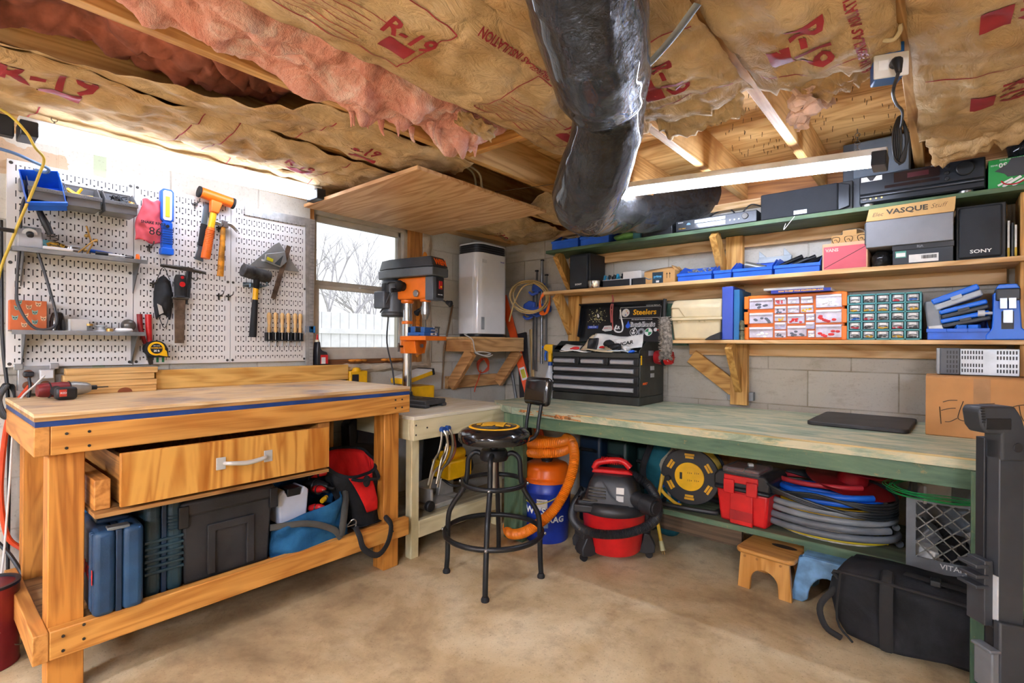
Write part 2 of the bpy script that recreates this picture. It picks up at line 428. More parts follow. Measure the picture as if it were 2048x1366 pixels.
def batt(label, x0, x1, y0, y1, z0, sag=.03, seed=0, cr=.03, rag=.05, prints=(), rag0=0, edge=None):
    nu, nv = int((x1-x0)/.018), int((y1-y0)/.018)
    r = thing('insulation_batt', label, 'insulation', ((x0+x1)/2, y0, z0), 0, 'kraft faced ceiling batts')
    ox, oy, oz = r.location
    b = B()
    def fn(u, v):
        e1 = y1+noise.noise(V((u*6+seed, 1, seed)))*rag+noise.noise(V((u*19+seed, 4, seed)))*rag*.45
        e0 = y0+(noise.noise(V((u*6+seed, 8, seed)))*rag0)
        yy = e0+v*(e1-e0); xx = x0+u*((edge(yy) if edge else x1)-x0)
        xx += (noise.noise(V((yy*5, u*9, seed)))*.012)*(1-2*abs(u-.5)*0.3)
        return (xx-ox, yy-oy, kz(xx, yy, z0, x0, x1, sag, seed, cr)-oz)
    b.grid(fn, nu, nv)
    obj('kraft_facing', b, KR, r, solid=.0015, angle=70)
    # printing on the paper
    for p in prints:
        pb = B()
        if p[0] == 'txt':
            _, s, size, px, py, rot = p
            me = text_mesh(s, size, .002*size/.08, 0)
            me.transform(Matrix.Scale(-1, 4, (1, 0, 0)))      # read from below
            me.transform(Matrix.Rotation(rot, 4, 'Z'))
            bm = bmesh.new(); bm.from_mesh(me)
            bmesh.ops.triangulate(bm, faces=bm.faces)
            bmesh.ops.subdivide_edges(bm, edges=[e for e in bm.edges if e.calc_length() > .03], cuts=2)
            for w_ in bm.verts: 
                X, Y = px+w_.co.x, py+w_.co.y
                w_.co = (X-ox, Y-oy, kz(X, Y, z0, x0, x1, sag, seed, cr)-.0035-oz)
            bm.to_mesh(me); bm.free(); me.materials.clear(); me.materials.append(PRINT)
            o = bpy.data.objects.new('printing', me); C.objects.link(o); o.parent = r
        else:
            if p[0] == 'line':
                _, ax, ay, bx, by, wd = p
            n = max(2, int(math.hypot(bx-ax, by-ay)/.012)); L = math.hypot(bx-ax, by-ay); nx, ny = -(by-ay)/L*wd/2, (bx-ax)/L*wd/2
            def q(u, v):
                X = ax+(bx-ax)*v+nx*(2*u-1); Y = ay+(by-ay)*v+ny*(2*u-1)
                return (X-ox, Y-oy, kz(X, Y, z0, x0, x1, sag, seed, cr)-.0035-oz)
            pb.grid(q, 1 if wd < .02 else 5, n)
            obj('printing', pb, PRINT, r)
    return r
def sheet(xc, y, w=.2, L=.36, txt=True):
    """outlined red label block printed on the facing"""
    a, c_ = xc-w/2, xc+w/2
    ls = [('line', a, y, c_, y, .004), ('line', a, y+L, c_, y+L, .004), ('line', a, y, a, y+L, .004), ('line', c_, y, c_, y+L, .004)]
    if txt:
        ls += [('line', a+.025+k*.021, y+.02, a+.025+k*.021, y+L-.14-.02*(k % 3), .0022) for k in range(7)]
        ls += [('txt', 'R-19', .085, xc+.02, y+L-.07, -PI/2), ('line', xc-.045, y+L-.11, xc-.045, y+L-.02, .055)]
    return ls
R9 = lambda x, y, s=.1: [('txt', 'R-19', s, x, y, -PI/2), ('line', x-.075, y-.02, x-.075, y+.09, .06)]
batt('torn kraft faced insulation batt right above the left wall lamp', .10, .30, -3.7, -.95, 1.995, .015, 1, .03, .03,
     [('line', .12, -2.95, .29, -2.93, .004), ('line', .12, -2.3, .28, -2.28, .004), ('line', .14, -1.9, .28, -1.88, .004)]+R9(.2, -2.2, .06)+R9(.2, -1.35, .06))
batt('crinkled kraft faced batt peeling away from the joists near the left wall', .29, .71, -3.7, -1.25, 1.99, .03, 5, .05, .05,
     [('line', .33, -2.55, .72, -2.52, .004), ('line', .33, -2.42, .7, -2.4, .004), ('line', .33, -1.95, .7, -1.9, .004)]+R9(.60, -2.95, .13)+R9(.5, -2.06, .07)+R9(.45, -1.5, .08))
batt('sagging kraft faced batt bridging the dark bay left of the pink insulation', .695, 1.07, -3.7, -1.5, 1.995, .02, 8, .045, .05, R9(.86, -1.95, .08)+[('line', .72, -2.2, 1.0, -2.17, .004)], edge=lambda y: 1.075-.32*max(0, min(1, (-2.25-y)/.6))+.02*math.sin(y*11))
batt('smooth kraft faced batt with an outlined red label sheet left of the black duct', 1.46, 1.93, -4.4, -1.36, 1.992, .035, 12, .028, .06, sheet(1.7, -1.98, .28, .5)+sheet(1.68, -2.75, .26, .45)+[('txt', 'FIBERGLAS INSULATION', .03, 1.86, -2.1, PI/2)])
batt('crinkled kraft faced batt right of the black duct', 1.93, 2.32, -4.2, -1.42, 1.985, .03, 21, .045, .07, R9(2.16, -1.75, .1)+[('line', 1.98, -1.6, 2.3, -1.58, .004), ('line', 1.98, -1.95, 2.3, -1.93, .004)])
batt('kraft faced batt torn open to the left of the overhead outlet', 2.33, 2.71, -4.2, -1.40, 1.985, .03, 33, .04, .09, R9(2.52, -1.65, .12)+[('line', 2.36, -1.5, 2.7, -1.48, .004), ('txt', '6 1/4 FIBERGLAS INSULATION', .035, 2.63, -1.62, PI/2)])
batt('dirty kraft faced batt right of the overhead outlet', 2.73, 3.12, -4.2, -.52, 1.985, .025, 41, .035, .07, R9(2.98, -.95, .1)+[('line', 2.76, -1.15, 3.1, -1.12, .004)]+R9(2.98, -1.5, .1))
batt('brown kraft batt sagging behind the hung plywood panel by the room corner', .12, .66, -.84, -.08, 1.985, .05, 52, .05, .04, R9(.3, -.4, .06))
batt('shadowed kraft batt between the hung plywood panel and the black duct', .74, 1.09, -.9, -.08, 2.0, .05, 58, .05, .05)
# pink fibreglass
t = NT('pink_fibreglass'); t.set(.95, spec=.1)
v = t.coord(); n1 = t.noise(v, 9, 6, .7, .8); n2 = t.noise(v, 60, 4, .7)
t.col(t.ramp(n1, [(.3, '#df917e'), (.5, '#f0b3a3'), (.66, '#fadcd2')])); t.bump(t.math('ADD', n1, t.math('MULTIPLY', n2, .6)), .8, .02)
PK = t.m
def pink(label, x0, x1, y0, y1, zf, seed):
    b = B(); nu, nv = 44, int((y1-y0)/.012)
    def fn(u, v):
        x = x0+u*(x1-x0); y = y0+v*(y1-y0)
        e = min(u, 1-u)*4; e = min(1, e)**.5 * min(1, min(v, 1-v)*16)**.5
        n = noise.fractal(V((x*6+seed, y*4, seed)), .9, 2.2, 4)*.06+abs(noise.noise(V((x*12+y*5, y*8, seed))))*-.07+noise.noise(V((x*50, y*45, seed)))*.008
        return (x+noise.noise(V((y*9, u*4, seed)))*.035, y+noise.noise(V((x*12, v*30, seed+2)))*.02, JB+.10-(JB+.10-zf(u, v))*e+n*e)
    b.grid(fn, nu, nv)
    return b
zf = lambda u, v: 1.995+.02*math.sin(v*9)-.085*max(0, v-.55)*(1-u*.7)*2.0+.05*(u-.2)
b = pink('', 1.125, 1.49, -3.6, -1.60, zf, 2)
random.seed(9)
for k in range(9):
    y = random.uniform(-2.25, -1.62); x = random.uniform(1.13, 1.3); z = 1.955; L = random.uniform(.02, .055)
    b.tube([(x, y, z+.03), (x+.004, y, z-L*.4), (x+random.uniform(-.015, .01), y+.01, z-L)], [.012+.01*random.random(), .005, .0012], 6, k=3)
single('pink_insulation', b, PK, 'long fluffy pink fibreglass batt hanging out between two joists', 'insulation', solid=.004, angle=80)
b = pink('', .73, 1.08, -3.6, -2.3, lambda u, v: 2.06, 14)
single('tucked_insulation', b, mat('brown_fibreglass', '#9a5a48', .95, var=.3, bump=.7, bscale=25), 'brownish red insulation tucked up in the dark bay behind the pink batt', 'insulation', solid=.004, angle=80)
b = B()
random.seed(12)
for (x, y, z, s) in ((2.44, -1.32, 1.955, .032), (2.46, -1.28, 1.935, .03), (2.42, -1.28, 1.92, .026), (2.47, -1.36, 1.98, .02), (2.43, -1.25, 1.90, .02), (2.50, -1.22, 1.965, .018)):
    b.sphere((x, y, z), s, 12, 9, (1.2, 1, 1))
b.v = [p+V((noise.noise(p*60), noise.noise(p*60+V((5, 0, 0))), noise.noise(p*60+V((0, 7, 0)))))*.016 for p in b.v]
b.tube([(2.41, -1.46, 1.99), (2.42, -1.4, 1.985), (2.44, -1.33, 1.96)], .01, 6, k=3)
single('insulation_tuft', b, mat('pale_fibreglass', '#e8c4b0', .95, var=.25, bump=.7, bscale=80), 'pale tuft of loose insulation dangling below the bare plywood', 'insulation')
# loose ragged flaps of paper
def flap(label, pts, seed, name='paper_flap'):
    b = B(); a, c_, d, e = [V(p) for p in pts]
    def fn(u, v):
        p = (a*(1-u)+c_*u)*(1-v)+(e*(1-u)+d*u)*v
        n = noise.noise(V((u*4, v*4, seed))); r = noise.noise(V((u*14, 3, seed)))*.03*v
        return p+V((n*.015, n*.01+r, noise.noise(V((u*6, v*5, seed+4)))*.02-r*.5))
    b.grid(fn, 22, 16); return single(name, b, KR, label, 'paper', solid=.0015, angle=70)
flap('torn brown paper flap hanging under the overhead cord bundle', [(2.74, -.62, 1.99), (3.1, -.6, 1.985), (3.08, -.5, 1.93), (2.78, -.42, 1.90)], 3)
flap('ragged kraft flap folded down beside the white overhead outlet', [(2.40, -1.5, 1.985), (2.69, -1.5, 1.985), (2.70, -1.3, 1.99), (2.48, -1.26, 1.95)], 8)
flap('folded kraft paper lip along the lower edge of the duct side batt', [(1.95, -1.47, 1.985), (2.30, -1.47, 1.985), (2.26, -1.33, 1.95), (1.98, -1.28, 1.95)], 15)
flap('bent kraft tab curling off the smooth batt over the pink insulation', [(1.46, -1.95, 1.985), (1.46, -1.75, 1.985), (1.40, -1.72, 1.95), (1.40, -1.92, 1.96)], 18)
# blocking and hung plywood panel
single('joist_blocking', B().box(1.12, 1.48, -1.595, -1.557, 2.0, 2.14), wood('joist_lumber', '#d9a55c', '#b07636', 'x', c3='#a06c34'), 'short wooden blocking board at the end of the pink insulation', 'board', bevel=.002)
single('plywood_sheet', B().box(.06, 1.05, -1.81, -.86, 1.893, 1.911), wood('panel_plywood', '#e8c291', '#c68f5c', 'x', 12, 2.2), 'large bare plywood panel hung flat under the ceiling by the window', 'panel', bevel=.001)
b = B(); b.box(.9, .96, -1.26, -1.20, 1.912, 1.95)
single('junction_box', b, mat('galvanised', '#8d9499', .45, .8), 'small grey metal junction box lying on the hung plywood panel', 'box')
b = B()
b.tube([(.86, -1.5, 2.16), (.92, -1.42, 2.06), (.93, -1.34, 2.02), (.9, -1.28, 1.95), (.93, -1.25, 1.925)], .006, 6, k=5)
b.tube([(.88, -1.5, 2.16), (.94, -1.42, 2.06), (.96, -1.33, 2.02), (.93, -1.27, 1.96), (.96, -1.24, 1.93)], .006, 6, k=5)
single('ceiling_cable', b, mat('romex_cream', '#d9c9a0', .5), 'pair of cream cables coming down to the box above the plywood panel', 'cable')
single('tie_wire', B().cyl((.96, -1.24, 1.94), (1.6, -1.0, 1.96), .0015, n=5), mat('wire_dark', '#4a443c', .5, .6), 'thin wire stretched from the small junction box to the duct', 'wire')

# ---------------------------------------------------------------- black flexible duct
t = NT('black_poly_film'); t.set(.2, 0, .5)
v = t.coord((1, 1, 1)); n1 = t.noise(v, 7, 5, .65, 2.5); n2 = t.noise(t.coord((2, 2, .7)), 26, 4, .6, 1.5)
t.col(t.ramp(n1, [(.3, '#1b1c1f'), (.7, '#34363a')])); n3 = t.noise(t.coord((1, 1, 1)), 16, 5, .7, 4); t.bump(t.math('ADD', t.math('ADD', n1, n3), t.math('MULTIPLY', n2, .8)), 1, .03)
FILM = t.m
du = thing('duct_hose', 'fat black plastic wrapped flexible duct slung from the ceiling and bending to the right wall', 'duct', (1.9, -1.9, 1.8))
def duct_piece(name, pts, r, k, wr=.006, gather=()):
    b = B(); b.tube([V(p)-V((1.9, -1.9, 1.8)) for p in pts], r, 40, k=k)
    n = len(b.v); b.v = [p+V((noise.noise(p*14), noise.noise(p*14+V((9, 0, 0))), noise.noise(p*14+V((0, 9, 0)))))*wr for p in b.v]
    return obj(name, b, FILM, du, angle=80)
up = [V((2.55, -5.2, 1.855)), V((2.46, -3.7, 1.855)), V((2.38, -2.95, 1.87)), P(1150, -190, d=.93), P(1165, -60, d=1.06), P(1185, 60, d=1.2), P(1200, 140, d=1.34), P(1208, 180, d=1.46)]
duct_piece('upper_sleeve', up, lambda t: .13*(1 if t < .94 else 1-(t-.94)*3.6), 8)
lo = [P(1213, 175, d=1.5), P(1218, 215, d=1.6), P(1207, 285, d=1.7), P(1187, 350, d=1.8), P(1172, 398, d=2.0), P(1192, 414, d=2.4), P(1240, 416, d=2.95), P(1300, 418, d=3.12), P(1370, 408, d=3.2), P(1425, 385, d=3.25), P(1450, 340, d=3.3)]
duct_piece('lower_sleeve', lo, [.098, .112, .12, .124, .13, .138, .142, .142, .142, .13, .12], 8, .008)
b = B()
b.beam(V((2.3, -2.1, 1.998))-V(du.location), P(1310, 110, d=1.25)-V(du.location), .03, .002)
obj('hanger_strap', B().tube([P(1395, 8, d=1.15)-V(du.location), P(1345, 75, d=1.22)-V(du.location), P(1290, 135, d=1.3)-V(du.location), P(1215, 200, d=1.42)-V(du.location), P(1140, 180, d=1.5)-V(du.location)], .011, 8, k=4, squash=(1, 1, .25)), mat('galvanised', '#8d9499', .45, .8), du)
# ---------------------------------------------------------------- shop lights
def shop_light(label, p0, p1, tubes, strength, caps='#23262c'):
    p0, p1 = V(p0), V(p1); d = (p1-p0).normalized(); L = (p1-p0).length; side = d.cross(V((0, 0, 1))).normalized()
    r = thing('shop_light', label, 'lamp', (p0+p1)/2+V((0, 0, .05)), 0, 'LED shop lights'); o = V(r.location)
    b = B(); b.beam(p0-o+V((0, 0, .035)), p1-o+V((0, 0, .035)), .045, .03); obj('housing', b, mat('lamp_white', '#e8e8e6', .4), r, bevel=.004)
    for q in tubes:
        b = B(); b.cyl(p0-o+d*.045+side*q, p1-o-d*.045+side*q, .021, n=16); obj('led_tube', b, glow('led_glow_%d' % (strength*10), '#dfe9ff', strength), r)
    for e, g in ((p0, 1), (p1, -1)):
        b = B(); b.beam(e-o, e-o+d*g*.05, .115, .055); obj('end_cap', b, mat('lamp_cap', caps, .35), r, bevel=.004)
    for e in (p0+d*.1, p1-d*.1):
        b = B()
        for k in range(6): b.torus(e-o+V((0, 0, .055+k*.016)), .009, .0016, 12, 5, 'x' if k % 2 else 'y')
        obj('chain', b, mat('chain_steel', '#9a9a98', .35, .9), r)
    return r
LAMP = 6.5
shop_light('double tube shop light glowing above the white pegboard', (.22, -2.985, 1.90), (.22, -1.80, 1.925), (-.028, .028) , LAMP*.2)
shop_light('long shop light glowing in front of the top right shelf', P(1225, 389, y=-.74), P(1775, 321, y=-.74), (0,), LAMP*1.0)
shop_light('added fill lamp in shop light form, unseen further back behind the viewer', (4.7, -5.6, 1.93), (3.7, -6.3, 1.93), (-.028, .028), LAMP*7)  # unseen fill lamp, added so light reaches in under the benches
shop_light('added fill lamp in shop light form, unseen behind and left of the viewer', (1.5, -5.2, 1.94), (1.5, -6.4, 1.94), (-.028, .028), LAMP*8)  # second added fill lamp out of view, brightens the whole room
shop_light('assumed lamp in shop light form, unseen just above and behind the viewer', (1.75, -3.05, 1.93), (2.65, -3.85, 1.93), (-.028, .028), LAMP*1.1)  # unseen lamp, assumed from the bright floor and added to light floor and stool
EXPO = 3.3
# ================================================================ LEFT WALL: PEGBOARD AND TOOLS
BLK = mat('black_plastic', '#1c1d20', .45, var=.2); BLKM = mat('black_rubber', '#17171a', .75, var=.2); STEEL = mat('steel', '#a8a8a6', .3, .95, .12)
DSTEEL = mat('dark_steel', '#55524e', .4, .85, .25); RUST = mat('rusty_steel', '#7d6a5b', .5, .7, .3, 20); WHITE = mat('white_plastic', '#e9e8e4', .4, var=.04)
RED = mat('red_plastic', '#cf1f22', .35, var=.12); ORANGE = mat('orange_plastic', '#ee6f16', .4, var=.1); YEL = mat('yellow_plastic', '#f2b90f', .4, var=.1)
BLUE = mat('blue_plastic', '#1c63d6', .35, var=.12); GREY = mat('grey_plastic', '#7c7f84', .45, var=.12); CARD = mat('cardboard', '#bf935c', .8, var=.12, scale=5)
INKW = mat('white_print', '#f2f2ee', .6, var=0); INKB = mat('black_print', '#141414', .6, var=0); INKR = mat('red_ink', '#c9202a', .6, var=0); INKO = mat('orange_ink', '#f0641a', .5, var=0); INKY = mat('yellow_ink', '#f6b81c', .5, var=0)
CLEAR = clear('clear_plastic', '#f2f5f8', .15, .9)
t = NT('pegboard_steel'); t.set(.35, 0, .2)
tc = t.n('ShaderNodeTexCoord'); sx = t.n('ShaderNodeSeparateXYZ'); t.l(tc.outputs['Object'], sx.inputs[0]); X, Z = sx.outputs[0], sx.outputs[2]
m = t.math
u = m('FRACT', m('DIVIDE', m('ADD', X, -.0127+.0254), .0254)); du_ = m('ABSOLUTE', m('SUBTRACT', u, .5))
zz = m('FRACT', m('DIVIDE', Z, .0508)); slot = m('MULTIPLY', m('LESS_THAN', du_, .065), m('LESS_THAN', m('ABSOLUTE', m('SUBTRACT', zz, .42)), .24))
u2 = m('SUBTRACT', m('FRACT', m('DIVIDE', m('ADD', X, .0254), .0254)), .5); z2 = m('SUBTRACT', m('FRACT', m('DIVIDE', m('ADD', Z, .006), .0254)), .5)
dot = m('LESS_THAN', m('ADD', m('MULTIPLY', u2, u2), m('MULTIPLY', z2, z2)), .021)
ins = m('MULTIPLY', m('LESS_THAN', m('ABSOLUTE', m('SUBTRACT', X, .203)), .186), m('LESS_THAN', m('ABSOLUTE', m('SUBTRACT', Z, .4064)), .388))
hole = m('MULTIPLY', m('MAXIMUM', slot, dot), ins)
t.col(t.mix(hole, '#e4e3e0', '#232220')); PEG = t.m
for i, (y, lab) in enumerate(((-2.995, 'white slotted steel pegboard panel behind the bins and two grey shelves'), (-2.586, 'white slotted steel pegboard panel behind the orange mallet and blue work light'), (-2.177, 'white slotted steel pegboard panel with the square and the carving gouges'))):
    p = thing('pegboard_panel', lab, 'pegboard', (.0, y, 1.028), LW, 'pegboard panels')
    b = B().box(0, .4064, -.022, -.018, 0, .8128); b.box(0, .004, -.019, .0006, 0, .8128); b.box(.4024, .4064, -.019, .0006, 0, .8128); b.box(0, .4064, -.019, .0006, .809, .8128); b.box(0, .4064, -.019, .0006, 0, .004)
    obj('steel_sheet', b, PEG, p)
    for sx_ in (.011, .395):
        for sz in (.012, .41, .80):
            obj('screw', B().cyl((sx_, -.0215, sz), (sx_, -.026, sz), .007, .004, 10), DSTEEL, p)
def lw(name, label, cat, y, z, x=.024, group=None): return thing(name, label, cat, (x, y, z), LW, group)
# steel shelves
SHG = mat('shelf_grey', '#5d6064', .4, .3, .15); SHG2 = mat('shelf_lip', '#8d9195', .4, .3, .2)
def steel_shelf(label, y0, y1, z, br):
    s = lw('wall_shelf', label, 'shelf', y0, z, group='grey steel pegboard shelves'); L = y1-y0
    obj('shelf_plate', B().box(0, L, -.118, -.001, -.004, 0), SHG, s)
    obj('front_lip', B().box(0, L, -.12, -.116, -.016, 0.001), SHG2, s, bevel=.001)
    for x in br:
        obj('bracket', B().prism([(-.001, -.004), (-.11, -.004), (-.001, -.14)], x-.0015, x+.0015, 'x'), SHG, s)
    return s
steel_shelf('upper grey steel shelf on the pegboard holding the soldering station', -2.99, -2.565, 1.487, (.035, .40))
steel_shelf('lower grey steel shelf on the pegboard holding the orange patterned box', -2.99, -2.572, 1.172, (.04, .395))
# bins on a rail
BIN = mat('smoke_plastic', '#6d6e70', .25, var=.1)
single('bin_rail', B().box(0, .35, -.014, -.001, -.02, .02), DSTEEL, 'dark steel rail behind the three smoky bins', 'rail', (.024, -2.955, 1.76), LW, bevel=.001)
binlab = ('smoky grey parts bin with the blue bin tipped on it', 'smoky grey parts bin holding a yellow clip', 'smoky grey parts bin full of wires beside the pink tag')
def open_bin(b, w, d, h, hf, t_=.003):
    """open fronted storage bin, front towards -y"""
    b.box(0, w, -d, 0, 0, t_); b.box(0, w, -t_, 0, 0, h)
    for x in (0, w-t_): b.prism([(-d, 0), (0, 0), (0, h), (-d*.45, h), (-d, hf)], x, x+t_, 'x')
    b.box(0, w, -d, -d+t_, 0, hf); b.box(-.003, w+.003, -d-.006, -d+t_, hf-.016, hf); return b
for i, y in enumerate((-2.948, -2.838, -2.715)):
    g = lw('parts_bin', binlab[i], 'bin', y, 1.672, .036, 'smoky bins on the pegboard')
    obj('bin_shell', open_bin(B(), .108, .118, .10, .048), BIN, g, bevel=.001)
    text('GLADIATOR', .0125, GREY, g, (.072, -.1245, .039), sx=.95)
g = thing('storage_bin', 'bright blue bin tipped over on top of the first smoky bin', 'bin', (.035, -2.955, 1.735), LW); g.rotation_euler = (math.radians(50), math.radians(-10), LW-.1)
obj('bin_shell', open_bin(B(), .115, .14, .085, .045), BLUE, g, bevel=.0015)
g = lw('clip', 'yellow plastic spring clip poking out of the middle smoky bin', 'clip', -2.80, 1.725, .10)
b = B(); b.tube([(-.03, 0, .02), (-.005, -.01, 0), (.02, -.02, -.005), (.05, -.02, 0)], [.009, .011, .009, .006], 8, k=4); b.tube([(-.002, -.01, 0), (.015, -.01, .03)], .006, 7)
obj('clip_body', b, YEL, g)
random.seed(21)
def wire_nest(b, c, s, n, r, k=5):
    for _ in range(n):
        p = [V(c)+V((random.uniform(-1, 1)*s[0], random.uniform(-1, 1)*s[1], random.uniform(-.3, 1)*s[2])) for _ in range(k)]
        b.tube(p, r, 5, k=4)
    return b
single('wire_bundle', wire_nest(B(), (0, 0, 0), (.035, .025, .035), 7, .0022), BLK, 'tangle of black wires spilling from the bin beside the pink tag', 'wires', (.09, -2.66, 1.722), LW)
single('wire_connector', wire_nest(B(), (0, 0, 0), (.012, .01, .014), 5, .003), mat('brass_pale', '#caa35e', .35, .7), 'brass coloured wire ends at the right of the wire bin', 'wires', (.13, -2.62, 1.72), LW)
b = B(); b.sphere((0, 0, 0), .03, 12, 8, (1.2, .8, .7)); b.v = [p+V((noise.noise(p*90), noise.noise(p*80+V((3, 3, 3))), noise.noise(p*85)))*.014 for p in b.v]
single('plastic_bag', b, CLEAR, 'crumpled clear bag sitting in the wire bin', 'bag', (.085, -2.64, 1.722), LW)
single('plastic_bag', B().box(-.03, .03, -.02, .02, -.02, .024), CLEAR, 'clear plastic sleeve standing in the middle smoky bin', 'bag', (.085, -2.745, 1.70), LW, bevel=.006)
# on the upper shelf
s = lw('soldering_station', 'grey soldering station box with one black dial on the upper pegboard shelf', 'soldering station', -2.975, 1.488, .045)
b = B().prism([(-.085, 0), (0, 0), (0, .088), (-.045, .088), (-.085, .03)], 0, .072, 'x'); obj('housing', b, mat('station_grey', '#a9adb2', .4), s, bevel=.004)
M_ = T(.036, -.066, .058) @ Rx(math.radians(35))
b = B(); b.M = M_; b.cyl((0, 0, 0), (0, -.004, 0), .022); obj('dial_plate', b, mat('light_grey', '#cfd2d4', .4), s)
b = B(); b.M = M_; b.cyl((0, -.003, 0), (0, -.02, 0), .012, .010); obj('dial', b, BLK, s, bevel=.002)
obj('display', B().box(.02, .055, -.0515, -.046, .07, .083, M=None), mat('lcd', '#5f6b66', .3), s)
b = B(); b.tube([(0, 0, 0), (.012, -.02, -.06), (.03, -.03, -.11), (.045, -.03, -.15)], [.009, .010, .013, .011], 10, k=4)
it = lw('soldering_iron', 'black soldering iron hanging over its coil holder above the station', 'soldering iron', -2.925, 1.70, .09)
obj('handle', b, BLK, it)
b = B()
pts = [V((.048, -.03, -.15))+V((.001*i*.4, 0, -.0014*i))+V((math.cos(i*.55)*.016, math.sin(i*.55)*.016, 0)) for i in range(60)]
b.tube(pts, .0022, 5); obj('coil', b, DSTEEL, it)
b = B(); b.tube([(0, 0, 0), (-.02, .0, -.005), (-.035, .0, -.06), (-.04, -.01, -.2), (-.05, -.03, -.36), (-.045, -.045, -.44), (.0, -.05, -.52), (.06, -.05, -.50), (.04, -.04, -.36), (.0, -.03, -.2), (-.02, -.0, -.17)], .005, 8, k=6)
obj('cord', b, mat('cord_grey', '#3c3e42', .5), it)
b = B().box(0, .05, -.03, 0, -.02, .03); single('iron_socket', b, GREY, 'small grey block at the far left end of the bin rail', 'block', (.036, -2.965, 1.735), LW, bevel=.003)
b = B(); b.sphere((0, 0, .014), .024, 14, 9, (1.4, .8, .7)); b.v = [p+V((noise.noise(p*120), noise.noise(p*120+V((3, 3, 3))), noise.noise(p*110)))*.012 for p in b.v]
single('brass_wool', b, mat('brass_wire', '#c79a35', .35, .7, .4, 90, bump=.8, bscale=300), 'curly brass tip cleaning wool on the upper pegboard shelf', 'wool', (.10, -2.868, 1.492), LW)
b = B(); b.sphere((0, 0, .012), .02, 10, 7, (1.6, .8, .6)); b.v = [p+V((noise.noise(p*50), noise.noise(p*60+V((3, 3, 3))), noise.noise(p*55)))*.014 for p in b.v]
single('rag', b, mat('teal_cloth', '#6fb4c4', .9, var=.2), 'crumpled pale teal rag between the soldering station and the brass wool', 'rag', (.10, -2.898, 1.503), LW)
single('board_tray', B().box(0, .09, -.03, 0, 0, .012), mat('light_grey', '#cfd2d4', .4), 'flat grey plastic strip at the front of the upper pegboard shelf', 'strip', (.115, -2.905, 1.4885), LW, bevel=.003)
sp = lw('solder_spool', 'flat silver solder spool on the upper pegboard shelf', 'spool', -2.812, 1.4885, .085)
b = B()
for z in (0, .013, .026): b.lathe([(.001, z), (.028, z), (.028, z+.004), (.001, z+.004)], 20)
obj('flange', b, mat('light_grey', '#cfd2d4', .4), sp); obj('solder', B().lathe([(.001, .002), (.024, .002), (.024, .027), (.001, .027)], 20), STEEL, sp)
hh = lw('helping_hand', 'bent brass helping hand clip arm on the upper pegboard shelf', 'clip arm', -2.765, 1.4885, .09)
b = B(); b.tube([(0, 0, 0), (.02, 0, .05), (.012, 0, .07), (.0, 0, .12)], .0035, 7); b.tube([(-.03, -.02, .004), (.02, -.01, .06), (.035, 0, .07)], .003, 7)
for p in ((0, 0, .08), (.03, 0, .065), (-.005, 0, .02)): b.sphere(p, .008, 8, 6)
obj('arm', b, mat('brass_pale', '#caa35e', .35, .7), hh)
def stick(label, name, cat, y0, z0, x0, y1, z1, x1, r0, r1, m, tip=None):
    p0, p1 = V((x0, y0, z0)), V((x1, y1, z1)); s = thing(name, label, cat, p0); d = p1-p0
    obj('handle', B().tube([V((0, 0, 0)), d*.3, d*.6], [r0, r0*1.1, r0*.8], 8, k=3), m, s)
    obj('blade', B().tube([d*.6, d], [r1, r1*.5], 6), tip or STEEL, s); return s
stick('blue handled pick lying on the upper pegboard shelf', 'pick', 'tool', -2.755, 1.512, .07, -2.63, 1.496, .12, .007, .003, BLUE)
stick('black handled craft knife on the upper pegboard shelf', 'craft_knife', 'knife', -2.74, 1.499, .115, -2.63, 1.495, .125, .008, .003, BLK)
stick('pale pencil stub on the upper pegboard shelf', 'pencil', 'pencil', -2.70, 1.496, .13, -2.62, 1.494, .135, .005, .002, WHITE)
single('wire_nut', B().lathe([(.001, 0), (.009, 0), (.007, .02), (.004, .024), (.001, .024)], 12), ORANGE, 'orange wire nut at the right end of the upper pegboard shelf', 'wire nut', (.125, -2.597, 1.4885), LW)
single('bolt', B().cyl((0, 0, .008), (.03, 0, .008), .007, n=8), DSTEEL, 'short steel bolt near the orange wire nut', 'bolt', (.12, -2.64, 1.488), LW)
# on the lower shelf
cb = lw('gift_box', 'orange box printed with small cat faces on the lower pegboard shelf', 'box', -2.99, 1.1735, .03)
obj('carton', B().box(0, .105, -.055, 0, 0, .115), mat('orange_card', '#c9683a', .7, var=.1), cb, bevel=.0015)
CATC = mat('cat_cream', '#d9b48c', .7, var=.1); CATG = mat('cat_teal', '#7fa79a', .7, var=.1)
for k, (x, z) in enumerate(((.025, .105), (.08, .1), (.02, .083), (.053, .088), (.07, .068), (.043, .055), (.014, .045), (.095, .045), (.07, .03), (.04, .018))):
    b = B(); b.prism([(x-.008, z), (x-.009, z+.012), (x-.003, z+.007), (x+.003, z+.007), (x+.009, z+.012), (x+.008, z), (x+.005, z-.007), (x-.005, z-.007)], -.0557, -.055)
    obj('cat_face', b, CATC if k % 2 else CATG, cb)
    b = B(); b.box(x-.006, x-.001, -.0562, -.0557, z, z+.003); b.box(x+.001, x+.006, -.0562, -.0557, z, z+.003); b.box(x-.002, x+.002, -.0562, -.0557, z-.005, z-.003)
    obj('cat_eyes', b, INKB, cb)
single('smoked_dome', B().lathe([(.001, 0), (.026, 0), (.025, .008), (.022, .05), (.017, .07), (.010, .075), (.001, .075)], 24), mat('smoked_plastic', '#1f1c1c', .12, var=.2), 'dark smoked plastic dome jar on the lower pegboard shelf', 'jar', (.085, -2.853, 1.1735), LW)
